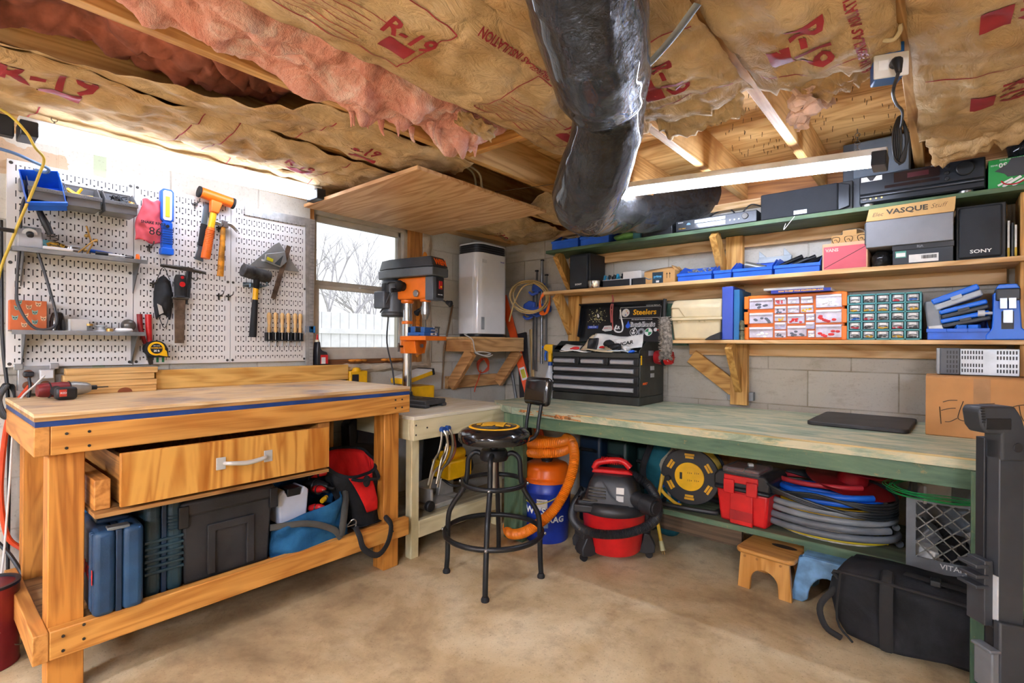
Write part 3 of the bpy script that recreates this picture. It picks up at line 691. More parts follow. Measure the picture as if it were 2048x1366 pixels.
o = single('carton', B().box(0, .062, -.045, 0, 0, .048), mat('white_card', '#d8d5cf', .7, var=.06), 'plain white box beside the smoked dome jar', 'box', (.075, -2.827, 1.1735), LW+.25, bevel=.0015)
j = lw('jar', 'tiny glass jar with a brown lid beside the white box', 'jar', -2.755, 1.1735, .10)
obj('glass', B().lathe([(.001, 0), (.011, 0), (.011, .022), (.001, .022)], 14), CLEAR, j); obj('lid', B().lathe([(.001, .022), (.012, .022), (.012, .03), (.001, .03)], 14), mat('brass_pale', '#caa35e', .35, .7), j)
single('spool', B().lathe([(.001, 0), (.022, 0), (.022, .006), (.014, .007), (.014, .02), (.022, .021), (.022, .026), (.001, .026)], 18), mat('light_grey', '#cfd2d4', .4), 'small grey spool in the middle of the lower pegboard shelf', 'spool', (.08, -2.715, 1.1735), LW)
single('bottle_cap', B().lathe([(.001, 0), (.012, 0), (.012, .012), (.001, .012)], 14), mat('brass_pale', '#caa35e', .35, .7), 'gold bottle cap on the lower pegboard shelf', 'cap', (.11, -2.69, 1.1735), LW)
single('puck', B().lathe([(.001, 0), (.03, 0), (.033, .006), (.028, .014), (.001, .016)], 22), WHITE, 'flat white puck at the right of the lower pegboard shelf', 'puck', (.105, -2.64, 1.1735), LW)
single('steel_ball', B().sphere((0, 0, .028), .028, 20, 14), mat('ball_pewter', '#6a6660', .35, .6, .3), 'grey metal ball at the back of the lower pegboard shelf', 'ball', (.065, -2.615, 1.1735), LW)
# hooks
hooks = (('bare double hook near the orange mallet', -2.345, 1.80), ('hook carrying the claw hammer head', -2.238, 1.705), ('hook carrying the steel demolition blade', -2.42, 1.41), ('bare hook right of the hanging face mask', -2.235, 1.365), ('bare hook nearest the middle panel seam', -2.19, 1.365), ('bare hook left of the hanging face mask', -2.515, 1.40), ('hook with a small grey block under the pink tag', -2.53, 1.565))
for lab, y, z in hooks:
    b = B(); b.tube([(0, 0, 0), (0, -.02, 0), (.004, -.045, .006), (.006, -.05, .022)], .0028, 6, k=3); b.box(-.012, .012, -.004, 0, -.004, .004); b.box(-.003, .003, -.004, 0, -.022, .012)
    single('peg_hook', b, DSTEEL, lab, 'hook', (.0245, y, z), LW, 'loose pegboard hooks')
# pink tag
b = B()
def fn(u, v):
    w0 = .034+.031*min(1, v*1.4); x = .058-w0+u*2*w0+.004*math.sin(v*9); return (x, -.012-.012*math.sin(u*3+v*2)+noise.noise(V((u*5, v*6, 2)))*.008, .19*(1-v)+.006*math.sin(u*9)*(v if v > .5 else 1-v))
b.grid(fn, 18, 22)
tg = lw('tag', 'creased pink cloth tag handwritten with the number 86', 'tag', -2.585, 1.585, .03); obj('cloth', b, mat('pink_cloth', '#e8606a', .85, var=.12), tg, solid=.001)
text('SNAKE RIVER', .0165, INKB, tg, (.062, -.034, .085), rot=(PI/2, 0, 0), bold=.0004); text('86', .05, INKB, tg, (.068, -.034, .047), rot=(PI/2, 0, .0))
# work light
wl = lw('work_light', 'blue handheld work light with a yellow light strip', 'lamp', -2.467, 1.535, .025)
def rr(w, z0, z1, c): return [(-w, z0+c), (-w+c, z0), (w-c, z0), (w, z0+c), (w, z1-c), (w-c, z1), (-w+c, z1), (-w, z1-c)]
obj('bezel', B().prism(rr(.026, .152, .305, .01), -.03, -.002), BLUE, wl, bevel=.003); obj('reflector', B().prism(rr(.018, .16, .297, .006), -.032, -.029), mat('reflector', '#eef1f2', .25), wl)
obj('light_strip', B().box(-.009, .009, -.034, -.031, .175, .27), mat('cob_yellow', '#f2d43a', .4, var=.05), wl, bevel=.001)
b = B(); b.prism(rr(.021, .03, .152, .004), -.032, -.002); obj('grip', b, BLUE, wl, bevel=.004)
b = B()
for k in range(7): b.box(-.0225, .0225, -.0335, -.02, .05+k*.011, .055+k*.011)
obj('grip_rib', b, mat('navy_plastic', '#16408f', .4), wl); obj('base', B().prism(rr(.026, 0, .032, .004), -.036, -.002), BLUE, wl, bevel=.004)
obj('button', B().cyl((0, -.032, .132), (0, -.036, .132), .007), DSTEEL, wl)
# orange dead blow mallet
def hammer_at(name, label, y, z, tilt, x=.03):
    s = lw(name, label, 'hammer', y, z, x); s.rotation_euler = (0, 0, LW); s.rotation_euler = (Matrix.Rotation(LW, 3, 'Z') @ Matrix.Rotation(tilt, 3, 'Y')).to_euler(); return s
h = hammer_at('mallet', 'orange dead blow mallet with a yellow band hanging on the pegboard', -2.262, 1.835, math.radians(9))
b = B(); b.cyl((-.072, -.03, .01), (.072, -.03, .01), .026, n=22); obj('head', b, ORANGE, h, bevel=.004)
for s_ in (-1, 1): obj('face', B().cyl((s_*.072, -.03, .01), (s_*.084, -.03, .01), .0275, n=22), BLKM, h, bevel=.003)
obj('neck', B().prism([(-.026, -.01), (.026, -.01), (.017, -.07), (-.017, -.07)], -.05, -.012), ORANGE, h, bevel=.005)
obj('band', B().tube([(0, -.03, -.065), (0, -.03, -.145)], .0145, 14), YEL, h)
b = B(); b.tube([(0, -.03, -.145), (0, -.03, -.16), (0, -.03, -.28), (0, -.03, -.30)], [.017, .0185, .021, .02], 14); obj('grip', b, ORANGE, h)
b = B()
for k in range(14): b.torus((0, -.03, -.16-k*.0085), .0195, .0016, 14, 5)
obj('grip_rib', b, mat('deep_orange', '#cf5a12', .5), h)
# claw hammer
h = hammer_at('claw_hammer', 'wooden handled claw hammer hanging right of the orange mallet', -2.225, 1.722, math.radians(3), .028)
b = B(); b.cyl((-.055, -.025, 0), (-.03, -.025, 0), .014, n=14); b.cyl((-.03, -.025, 0), (-.012, -.025, 0), .009, n=12); b.box(-.016, .02, -.037, -.013, -.016, .016)
for s_ in (-1, 1): b.tube([(.015, -.025+s_*.006, .006), (.04, -.025+s_*.009, .002), (.07, -.025+s_*.011, -.026)], [.009, .007, .002], 7, k=4)
obj('head', b, STEEL, h, bevel=.001); b = B(); b.tube([(0, -.025, .01), (0, -.025, -.06), (0, -.025, -.2), (0, -.025, -.262)], [.010, .012, .0155, .0155], 12, k=3, squash=(1, .75, 1))
obj('handle', b, mat('ochre_handle', '#d18a1e', .5, var=.35, scale=22), h)
# pry bar
h = hammer_at('pry_bar', 'flat steel pry bar with a dark grip hanging behind the orange mallet', -2.295, 1.80, math.radians(7), .025)
obj('bar', B().box(-.012, .012, -.008, -.003, -.25, .02).prism([(-.012, -.22), (.012, -.22), (.02, -.275), (-.02, -.27)], -.009, -.003), mat('blue_steel', '#6f7f8a', .4, .7), h, bevel=.001)
obj('grip', B().box(-.014, .014, -.014, -.002, -.2, -.09), BLKM, h, bevel=.003)
# T handle and hanging keys
h = lw('t_handle_wrench', 'black T handle wrench bundle hanging left of centre', 'wrench', -2.40, 1.47, .03)
b = B(); b.tube([(-.10, -.05, .01), (0, -.045, .006), (.09, -.04, -.004)], [.007, .011, .007], 10, k=4); b.box(-.02, .03, -.055, -.035, -.004, .014); obj('crossbar', b, DSTEEL, h, bevel=.001)
b = B(); b.cyl((.012, -.045, 0), (-.004, -.035, -.20), .0065, n=8); b.cyl((.02, -.04, 0), (.012, -.03, -.16), .005, n=8); b.cyl((.028, -.04, 0), (.022, -.03, -.13), .004, n=8); obj('shaft', b, BLK, h)
b = B(); b.tube([(.03, -.03, -.03), (.045, -.045, -.045), (.055, -.05, -.03)], .003, 6, k=3); obj('hook', b, DSTEEL, h)
# face mask
b = B()
def fn(u, v):
    a = math.sin(PI*u)**.5; bl = math.sin(PI*u)*math.sin(PI*v)
    return ((u-.5)*.075*(1-.25*(2*v-1)**2), -.012-.04*bl+noise.noise(V((u*4, v*5, 1)))*.006, .09-.18*v+.012*math.cos((u-.5)*5))
b.grid(fn, 18, 24)
mk = lw('face_mask', 'black fabric face mask hanging by its ear loops', 'mask', -2.478, 1.335, .028); obj('cloth', b, mat('mask_black', '#1f2126', .8, var=.3), mk, solid=.002)
for lp in ([(-.026, -.02, .085), (-.004, -.03, .14), (.024, -.02, .085)], [(-.02, -.02, -.085), (.004, -.02, -.14), (.022, -.02, -.085)]): obj('ear_loop', B().tube(lp, .0018, 5, k=4), BLK, mk)
obj('label_patch', B().prism([(-.028, -.03), (-.02, -.08), (-.004, -.07), (-.012, -.04)], -.036, -.03), mat('patch_grey', '#b5b2ac', .7), mk)
# demolition knife
h = lw('demolition_knife', 'steel demolition blade with a black grip and red inlay', 'chisel', -2.42, 1.30, .03)
b = B(); b.tube([(0, -.045, .145), (0, -.045, .12), (0, -.045, .05), (0, -.045, .04)], [.018, .026, .023, .026], 12, k=2, squash=(1, .7, 1)); obj('grip', b, BLKM, h)
obj('inlay', B().cyl((.004, -.062, .10), (.004, -.065, .10), .012, n=16), RED, h); obj('inlay', B().cyl((.004, -.060, .132), (.004, -.064, .132), .007, n=14), RED, h)
obj('guard', B().box(-.036, .034, -.058, -.03, .030, .040), DSTEEL, h, bevel=.003)
obj('blade', B().prism([(-.024, .03), (.022, .03), (.018, -.175), (-.02, -.175)], -.048, -.042), RUST, h, bevel=.001)
# black mallet
h = hammer_at('mallet', 'black rubber mallet with a yellow and black handle', -2.07, 1.478, math.radians(2), .03)
b = B(); b.cyl((-.075, -.05, .02), (.065, -.04, .0), .034, n=22); obj('head', b, mat('worn_rubber', '#3a3a3a', .6, var=.5, scale=25), h, bevel=.004)
obj('neck', B().tube([(0, -.045, 0), (0, -.04, -.07)], [.018, .013], 12), BLKM, h); obj('band', B().tube([(0, -.04, -.06), (-.002, -.04, -.125)], .0135, 12), YEL, h)
b = B(); b.tube([(-.002, -.04, -.125), (-.004, -.04, -.22), (-.006, -.04, -.31), (-.006, -.04, -.32)], [.014, .0165, .0185, .017], 12); obj('grip', b, BLKM, h)
h2 = lw('mallet_hook', 'grey steel double hook carrying the black mallet', 'hook', -2.07, 1.43, .0245)
b = B(); b.box(-.05, .045, -.006, 0, -.01, .014)
for x in (-.045, .04): b.tube([(x, 0, 0), (x, -.07, 0), (x-.004, -.085, -.02 if x < 0 else .015)], .005, 7, k=3)
obj('hook', b, mat('blue_steel', '#6f7f8a', .4, .7), h2)
# square, speed square, framing square, level
h = lw('speed_square', 'grey metal speed square triangle on the pegboard', 'square', -1.955, 1.53, .026)
b = B(); b.prism([(-.14, -.0), (.135, .0), (.02, .15), (-.012, .13)], -.008, -.003); obj('plate', b, mat('cast_grey', '#a4a8a6', .4, .6, .15), h, bevel=.001)
obj('window', B().box(-.075, .045, -.0088, -.0078, .035, .045), WHITE, h)
h = lw('combination_square', 'combination square with a rusty rule tilted over the speed square', 'square', -1.93, 1.52, .04)
h.rotation_euler = (Matrix.Rotation(LW, 3, 'Z') @ Matrix.Rotation(math.radians(16), 3, 'Y')).to_euler()
obj('rule', B().box(-.013, .013, -.012, -.009, -.16, .15), RUST, h)
b = B(); b.prism([(-.105, .055), (-.10, .015), (-.013, .015), (.012, .06), (-.013, .11)], -.016, -.006); obj('head', b, mat('cast_grey', '#a4a8a6', .4, .6, .15), h, bevel=.002)
b = B(); b.prism([(-.05, .024), (-.018, .024), (-.018, .085)], -.0175, -.0155); obj('head_recess', b, mat('recess', '#3d4446', .5), h)
obj('vial', B().box(-.095, -.06, -.018, -.015, .026, .044), mat('vial_yellow', '#c8c02a', .3), h, bevel=.002)
h = lw('framing_square', 'large steel framing square hung over the pegboard corner and window edge', 'square', -1.785, 1.83, .026)
b = B(); b.prism([(-.33, .01), (-.33, -.035), (.0, -.035), (.008, -.86), (.05, -.86), (.058, .012)], -.006, -.0035); t = NT('galv_square'); t.set(.42, .55); tc = t.n('ShaderNodeTexCoord'); sx = t.n('ShaderNodeSeparateXYZ'); t.l(tc.outputs['Object'], sx.inputs[0])
tk = t.math('MULTIPLY', t.math('LESS_THAN', t.math('FRACT', t.math('DIVIDE', sx.outputs[2], .02)), .12), t.math('GREATER_THAN', sx.outputs[0], .03)); tk2 = t.math('MULTIPLY', t.math('LESS_THAN', t.math('FRACT', t.math('DIVIDE', sx.outputs[0], .022)), .06), t.math('LESS_THAN', sx.outputs[2], -.02))
t.col(t.mix(t.math('MULTIPLY', t.math('MAXIMUM', tk, tk2), .7), t.ramp(t.noise(t.coord(), 30), [(.3, '#a4a4a0'), (.7, '#c4c4c0')]), '#6f6f6b')); obj('blade', b, t.m, h)
h = lw('spirit_level', 'blue spirit level hanging upright beside the framing square', 'level', -1.765, 1.20, .006)
obj('bar', B().box(-.008, .010, -.022, -.001, 0, .60), mat('level_blue', '#1b79b8', .4), h, bevel=.001)
obj('end_cap', B().box(-.012, .045, -.026, -.001, -.012, .028), mat('level_blue', '#1b79b8', .4), h, bevel=.002)
for z in (.09, .3, .52): obj('vial', B().box(-.009, .0, -.0235, -.012, z-.022, z+.022), mat('vial_yellow', '#c8c02a', .3), h, bevel=.002)
# carving gouges in a rack
rk = lw('tool_rack', 'black slotted magnetic rack holding the carving gouges', 'rack', -2.008, 1.14, .0245)
b = B(); b.box(0, .205, -.03, -.001, 0, .006); b.box(0, .205, -.007, -.001, 0, .046)
for k in range(7): b.box(k*.033, k*.033+.006, -.03, -.006, .006, .044)
obj('body', b, BLK, rk, bevel=.001)
glab = ('leftmost wooden handled carving gouge', 'second wooden handled carving gouge from the left', 'third wooden handled carving gouge from the left', 'fourth wooden handled carving gouge from the left', 'fifth wooden handled carving gouge from the left', 'rightmost wooden handled carving gouge')
g0 = None
for k, (y, z) in enumerate(((-1.992, 1.185), (-1.957, 1.187), (-1.921, 1.186), (-1.886, 1.187), (-1.848, 1.188), (-1.818, 1.187))):
    if g0 is None:
        g0 = lw('carving_gouge', glab[k]+' in the black rack', 'gouge', y, z, .044, 'carving gouges in the rack')
        b = B(); b.lathe([(.001, .0), (.007, .0), (.009, .004), (.009, .022), (.0065, .034), (.009, .062), (.0115, .084), (.010, .1), (.004, .108), (.001, .108)], 14); obj('handle', b, mat('boxwood', '#e3b878', .4, var=.12), g0)
        b = B(); b.tube([(0, 0, 0), (0, 0, -.045), (.001, -.002, -.075)], [.0028, .0026, .005], 7); obj('blade', b, STEEL, g0)
    else: dup(g0, (.044, y, z), LW, glab[k]+' in the black rack')
single('hang_label', B().box(0, .045, -.0012, 0, 0, .035), WHITE, 'small white and green sticker at the bottom of the pegboard', 'sticker', (.0225, -2.505, 1.03), LW)
st = bpy.data.objects['hang_label']
for x in (.006, .028): obj('green_print', B().box(x, x+.01, -.0018, -.001, .006, .03), mat('print_green', '#2a8f5a', .6), st)
# pliers and tape measure
h = lw('pliers', 'red handled pliers hanging above the tape measure', 'pliers', -2.545, 1.10, .03)
b = B(); b.tube([(-.026, -.02, .155), (-.022, -.02, .09), (-.006, -.02, .03), (.004, -.02, .01)], [.011, .010, .008, .008], 10, k=4); obj('grip', b, mat('grip_dark_red', '#a31d22', .5, var=.25), h)
b = B(); b.tube([(.006, -.025, .155), (.008, -.025, .09), (.012, -.025, .03), (.004, -.025, .01)], [.013, .012, .009, .008], 10, k=4); obj('grip', b, RED, h)
b = B(); b.prism([(-.014, .02), (.016, .02), (.022, -.01), (.026, -.07), (.012, -.075), (-.004, -.02)], -.028, -.014); obj('jaw', b, DSTEEL, h, bevel=.002)
h = lw('tape_measure', 'black and yellow tape measure clipped over the pliers', 'tape measure', -2.518, 1.10, .05)
poly = [(.042*math.cos(a), .036*math.sin(a)) for a in [PI*.02*k for k in range(5, 75)]]+[(-.03, -.04), (.048, -.04), (.046, .0)]
obj('case', B().prism(poly, -.045, -.002), BLKM, h, bevel=.004)
b = B(); b.prism([(.033*math.cos(2*PI*k/40), .031*math.sin(2*PI*k/40)) for k in range(33)]+[(.030, -.034), (.044, -.036), (.040, -.012), (.033, -.004)], -.048, -.0445); obj('face_ring', b, YEL, h, bevel=.001)
obj('face_disc', B().cyl((0, -.0475, 0), (0, -.0495, 0), .023, n=28), BLK, h)
text('KOMELON', .0085, INKY, h, (0, -.0505, .003), bold=.0002); text('25 ft', .012, INKW, h, (0, -.0505, -.010), bold=.0003); text('SELF LOCK', .005, INKW, h, (0, -.0505, .013))
# outlet box and cords
ob = lw('outlet_box', 'galvanised four socket outlet box at the left end of the workbench', 'outlet', -2.962, .925, .001)
obj('box', B().box(0, .105, -.045, 0, 0, .105), mat('galvanised', '#8d9499', .45, .8), ob, bevel=.003)
b = B().box(-.002, .107, -.05, -.045, -.002, .107); obj('cover', b, mat('galv_light', '#b4b8ba', .4, .7), ob, bevel=.006)
for x in (.028, .078):
    for z in (.03, .075): obj('socket', B().cyl((x, -.0495, z), (x, -.052, z), .017, n=20), mat('socket_brown', '#7a4a30', .5), ob)
for x in (.0, .105):
    for z in (.0, .105): obj('ear', B().box(x-.014, x+.014, -.053, -.048, z-.012, z+.012), mat('galv_light', '#b4b8ba', .4, .7), ob, bevel=.004)
obj('plug', B().box(.012, .042, -.085, -.05, .066, .086), BLK, ob, bevel=.004); obj('adapter', B().box(.058, .10, -.085, -.05, .056, .092), mat('light_grey', '#cfd2d4', .4), ob, bevel=.004)
def cord(label, pts, r, m, cat='cord', k=7, name='hanging_cable'): return single(name, B().tube(pts, r, 8, k=k), m, label, cat)
CREAM = mat('cream_cord', '#d8c894', .5, var=.15); OR2 = mat('orange_cord', '#c8431a', .5, var=.1)
cord('white charger cord running from the outlet box down past the bench leg', [P(93, 747, x=.08), P(70, 770, x=.1), P(40, 800, x=.12), P(27, 850, x=.12), P(20, 950, x=.12), P(14, 1030, x=.12), P(4, 1140, x=.14), P(-14, 1220, x=.16)], .0035, mat('white_cord', '#dedcd6', .5))
cord('thick orange extension cord hanging left of the workbench', [P(60, 772, x=.06), P(30, 810, x=.07), P(14, 850, x=.06), P(4, 930, x=.05), P(2, 1000, x=.05), P(14, 1070, x=.05), P(40, 1095, x=.06), P(72, 1108, x=.1), P(120, 1105, x=.2)], .009, OR2)
cord('black power cord hanging down the wall beside the pegboard edge', [P(2, 440, x=.012), P(3, 560, x=.012), P(5, 680, x=.012), P(14, 770, x=.015), P(18, 840, x=.02), P(18, 960, x=.02), P(16, 1100, x=.02), P(16, 1250, x=.03)], .006, BLK)
cord('black cord running behind the workbench leg to the wall', [P(-10, 1080, x=.04), P(20, 1110, x=.08), P(50, 1155, x=.14), P(66, 1170, x=.2), P(95, 1175, x=.26)], .007, BLK)
b = B()
for k in range(5): b.tube([P(6+k*3, 770, x=.05+k*.008), P(-6+k*2, 800, x=.06), P(4+k*3, 835, x=.06+k*.006), P(26, 830, x=.07), P(28, 790-k*4, x=.06), P(16, 772, x=.05)], .004, 7, True, k=5)
single('cord_bundle', b, BLK, 'bundle of black cable tied up at the left edge of the bench', 'cord')
cord('yellow and cream cord draping down in front of the pegboard', [P(-8, 213, x=.3), P(25, 235, x=.3), P(55, 268, x=.28), P(70, 295, x=.26), P(88, 318, x=.22), P(78, 350, x=.2), P(62, 390, x=.17), P(40, 440, x=.13), P(20, 490, x=.1), P(4, 530, x=.06), P(-8, 580, x=.05)], .0048, mat('yellow_cord', '#d9bd4a', .5, var=.15))
cord('blue cable hooked across the top of the pegboard', [P(-20, 292, x=.2), P(30, 307, x=.2), P(70, 325, x=.19), P(96, 337, x=.19), P(92, 345, x=.17), P(72, 340, x=.12)], .006, mat('blue_cable', '#5d7fae', .5))
cord('black rod poking in at the left edge of the pegboard', [P(-20, 455, x=.12), P(28, 462, x=.12)], .008, BLK, 'rod', 1, 'rod')
single('power_adapter', B().box(-.03, .03, -.02, .02, -.035, .04), BLK, 'black corner bracket at the left end of the pegboard lamp', 'bracket', (.16, -3.02, 1.92), LW, bevel=.004)
# paint can
pc = thing('paint_can', 'dark red paint can on the floor at the left edge', 'paint can', (.27, -3.06, 0))
obj('can', B().lathe([(.001, 0), (.084, 0), (.086, .004), (.084, .008), (.084, .268), (.087, .276), (.080, .28), (.001, .27)], 30), mat('can_red', '#7a1a20', .35, var=.15), pc)
obj('lid', B().lathe([(.001, .271), (.072, .271), (.074, .285), (.087, .286), (.087, .277), (.08, .276), (.001, .270)], 30), mat('can_lid', '#33343a', .4, .6), pc)
b = B(); b.tube([(.085, 0, .22), (.07, .04, .10), (.02, .088, .05), (-.05, .075, .1), (-.086, 0, .22)], .002, 6, k=6); obj('bail', b, STEEL, pc)
for k, s in enumerate(('TINTED', 'SATIN', '128 OZ')): text(s, .022, INKW, pc, (.0865*math.cos(-.3), .0865*math.sin(-.3), .11-k*.025), rot=(PI/2, 0, PI/2-.3))
# lumber on the bench, back board, drill
LUM = wood('lumber_offcut', '#e2b878', '#c08f50', 'x', 30, 2.5)
lumlab = ('lowest board of the short lumber stack on the bench, with a red knot', 'second board up in the short lumber stack on the bench', 'third board up in the short lumber stack on the bench', 'top board of the short lumber stack on the bench')
for k in range(4): single('lumber_board', B().box(0, .31+(.006 if k in (0, 3) else 0), -.062+.004*k, .0, 0, .0262), LUM, lumlab[k], 'board', (.045, -2.835+.008*(k % 2), .912+.0268*k), LW, 'short boards stacked on the bench', bevel=.002)
obj('knot', B().prism([(.026*math.cos(PI*k/12), .019*math.sin(PI*k/12)) for k in range(13)], -.0635, -.0615, 'y', T(.2, 0, .002)), mat('knot_red', '#8a4a2a', .5), bpy.data.objects['lumber_board'])
dr = thing('impact_driver', 'red and black impact driver lying on the bench by the outlet', 'drill', (.19, -2.85, .914), LW+.12); dr.scale = (.85, .85, .85)
b = B(); b.tube([(-.09, 0, .035), (-.07, 0, .035), (.0, 0, .036), (.03, 0, .036)], [.026, .032, .034, .03], 18, k=3); obj('motor_housing', b, mat('driver_red', '#8e1f22', .45, var=.35), dr)
b = B(); b.tube([(.02, 0, .036), (.04, 0, .036), (.085, 0, .036), (.10, 0, .036)], [.031, .034, .026, .018], 18, k=2); obj('gear_case', b, mat('drill_silver', '#a5a39c', .35, .6), dr)
b = B(); b.tube([(-.03, 0, .035), (-.035, -.06, .03), (-.03, -.115, .028)], [.023, .021, .026], 14, k=4); obj('grip', b, BLKM, dr)
obj('battery', B().box(-.065, .01, -.155, -.11, 0, .055), BLK, dr, bevel=.012)
obj('chuck', B().cyl((.10, 0, .036), (.125, 0, .036), .011, n=14), BLK, dr, bevel=.002); obj('bit', B().cyl((.125, 0, .036), (.17, 0, .036), .003, n=8), DSTEEL, dr)
b = B(); b.torus((-.05, 0, .035), .0335, .0025, 24, 6, 'x'); b.torus((.02, 0, .036), .0335, .0025, 24, 6, 'x'); obj('trim_ring', b, BLK, dr)
obj('label_plate', B().box(-.055, -.03, -.1565, -.1545, .015, .045), mat('label_red', '#d5402a', .5), dr); text('RED', .012, INKW, dr, (-.042, -.158, .03))
cord('black plug cord dropping from the outlet box behind the driver', [P(58, 755, x=.085), P(60, 775, x=.09), P(55, 800, x=.1), P(40, 812, x=.1)], .005, BLK)
# ================================================================ WORKBENCH
BX0, BX1, BY0, BY1, BZ = .035, .733, -2.997, -1.588, .912
wb = thing('workbench', 'orange pine workbench with a plywood top, one drawer and a low shelf', 'workbench', (.4, -2.29, 0))
o = V(wb.location)
def W_(b): b.M = T(*(-o)); return b
FIRY = wood('bench_fir', '#d89a4a', '#b5742c', 'y', 34, 2.4); FIRX = wood('bench_fir', '#d0924a', '#a96c2c', 'x', 34, 2.4); FIRZ = wood('bench_fir', '#cf8c3c', '#a3621f', 'z', 30, 2.2)
TOP = wood('bench_top', '#e6cba0', '#cda671', 'y', 16, 2.0, .45, '#8d7f86')
obj('tabletop', W_(B()).box(BX0, BX1, BY0, BY1, BZ-.012, BZ), TOP, wb, bevel=.001)
obj('tabletop_core', W_(B()).box(BX0, BX1-.002, BY0+.001, BY1-.001, BZ-.024, BZ-.0122), wood('ply_edge', '#b98a52', '#7d5528', 'y', 40), wb)
obj('blue_strip', W_(B()).box(BX0, BX1-.004, BY0+.003, BY1-.001, BZ-.041, BZ-.0242), mat('blue_paint', '#1d3f7e', .5, var=.2), wb)
AZ0, AZ1 = BZ-.13, BZ-.0412
obj('apron', W_(B()).box(BX1-.04, BX1-.002, BY0+.038, BY1, AZ0, AZ1), FIRY, wb, bevel=.003)
obj('apron', W_(B()).box(BX0, BX1-.002, BY0, BY0+.037, AZ0, AZ1), FIRX, wb, bevel=.003)
obj('apron', W_(B()).box(BX0, BX1-.041, BY1-.038, BY1, AZ0, AZ1), FIRX, wb, bevel=.003)
obj('apron', W_(B()).box(BX0, BX0+.038, BY0+.038, BY1-.038, AZ0, AZ1), FIRY, wb, bevel=.003)
for x, y in ((BX1-.041-.089, BY0+.038), (BX1-.041-.089, BY1-.038-.089), (BX0+.04, BY0+.038), (BX0+.04, BY1-.038-.14)):
    obj('leg', W_(B()).box(x, x+.089, y, y+.089, 0, AZ0 if x > .3 else AZ1), FIRZ, wb, bevel=.003)
RZ = .155
obj('front_rail', W_(B()).box(BX1-.04, BX1-.002, BY0+.038, BY1+.0, RZ, RZ+.089), FIRY, wb, bevel=.004)
obj('side_rail', W_(B()).box(BX0, BX1-.002, BY0, BY0+.0375, RZ, RZ+.089), FIRX, wb, bevel=.003)
obj('back_rail', W_(B()).box(BX0, BX0+.038, BY0+.038, BY1, RZ, RZ+.089), FIRY, wb, bevel=.003)
obj('shelf_board', W_(B()).box(BX0+.039, BX1-.041, BY0+.039, BY1-.02, RZ+.055, RZ+.074), wood('shelf_osb', '#a97d4c', '#75522e', 'y', 14, 3, .7), wb)
b = W_(B())
for (y, z) in ((BY0+.075, .845), (BY0+.13, .845), (BY0+.075, .80), (BY0+.13, .80), (BY1-.05, .85), (BY1-.09, .85), (BY1-.05, .81), (BY1-.09, .81), (BY0+.07, .22), (BY0+.12, .235), (BY0+.07, .175), (BY0+.12, .19), (BY1-.1, .2)):
    b.cyl((BX1-.0022, y, z), (BX1+.0006, y, z), .0045, n=10)
obj('screw', b, DSTEEL, wb)
# back board
single('back_board', B().box(0, .985, -.034, 0, 0, .089), wood('back_fir', '#e3b565', '#c08a3c', 'x', 34, 2), 'long pine back board standing on edge along the workbench back', 'board', (.032, -2.51, .9125), LW, bevel=.002)
# drawer
DY0, DY1, DZ0, DZ1, DX = -2.80, -2.075, .60, .772, .80
PLYW = wood('drawer_plywood', '#d9a04c', '#a9641c', 'z', 5, 2.6, .4)
dw = obj('drawer', W_(B()).box(DX-.02, DX, DY0, DY1, DZ0, DZ1), PLYW, wb, bevel=.002)
b = W_(B()); b.box(.12, DX-.02, DY0+.01, DY0+.025, DZ0+.01, DZ1-.02); b.box(.12, DX-.02, DY1-.025, DY1-.01, DZ0+.01, DZ1-.02); b.box(.12, DX-.02, DY0+.01, DY1-.01, DZ0, DZ0+.01); b.box(.12, .135, DY0+.01, DY1-.01, DZ0+.01, DZ1-.02)
obj('drawer_box', b, wood('drawer_side', '#b07a3a', '#80521f', 'x'), dw)
b = W_(B()); hz = .69; hy = -2.42
STEELH = mat('handle_zinc', '#d5d6d2', .35, .35, .08); b.tube([(DX+.004, hy-.075, hz), (DX+.026, hy-.06, hz), (DX+.032, hy, hz-.006), (DX+.026, hy+.06, hz), (DX+.004, hy+.075, hz)], [.006, .008, .009, .008, .006], 10, k=5)
for s_ in (-1, 1): b.box(DX, DX+.004, hy+s_*.085-.016, hy+s_*.085+.016, hz-.022, hz+.022)
obj('drawer_handle', b, STEELH, dw, bevel=.001)
obj('drawer_runner', W_(B()).box(.13, .735, DY0-.055, DY0-.012, DZ0-.012, DZ0+.085), FIRX, wb, bevel=.003)
obj('drawer_runner', W_(B()).box(.13, .70, DY1+.004, DY1+.06, DZ0+.09, DZ1+.01), FIRX, wb, bevel=.003)
obj('runner_plate', W_(B()).box(.13, .78, DY0-.06, DY1+.01, DZ0-.026, DZ0-.013), wood('ply_edge', '#b98a52', '#7d5528', 'y', 40), wb)
# ---------- things on the low shelf (top of shelf z = .229)
SZ = RZ+.0745
NAVY = mat('case_navy', '#1f4466', .5, var=.25, scale=6, bump=.15, bscale=300); NAVY2 = mat('case_slate', '#1f3a44', .5, var=.2, bump=.15, bscale=300); NAVD = mat('case_navy_dark', '#142c44', .5, var=.2)
def tool_case(label, loc, rz, w, d, h, m, name='tool_case'):
    c = thing(name, label, 'tool case', loc, rz); 
    b = B(); b.box(-w/2, -.008, -d/2, d/2, 0, h); obj('shell_half', b, m, c, bevel=.018, seg=3); b = B(); b.box(.008, w/2, -d/2, d/2, 0, h); obj('shell_half', b, m, c, bevel=.018, seg=3)
    b = B(); b.box(-.0085, .0085, -d/2+.004, d/2-.004, .004, h-.004); obj('seam', b, NAVD, c, bevel=.003)
    b = B()
    for z in (.22, .36, .5, .64, .78): b.box(-w/2-.003, w/2+.003, -d/2+.03, d/2-.03, h*z-.004, h*z+.004)
    return c
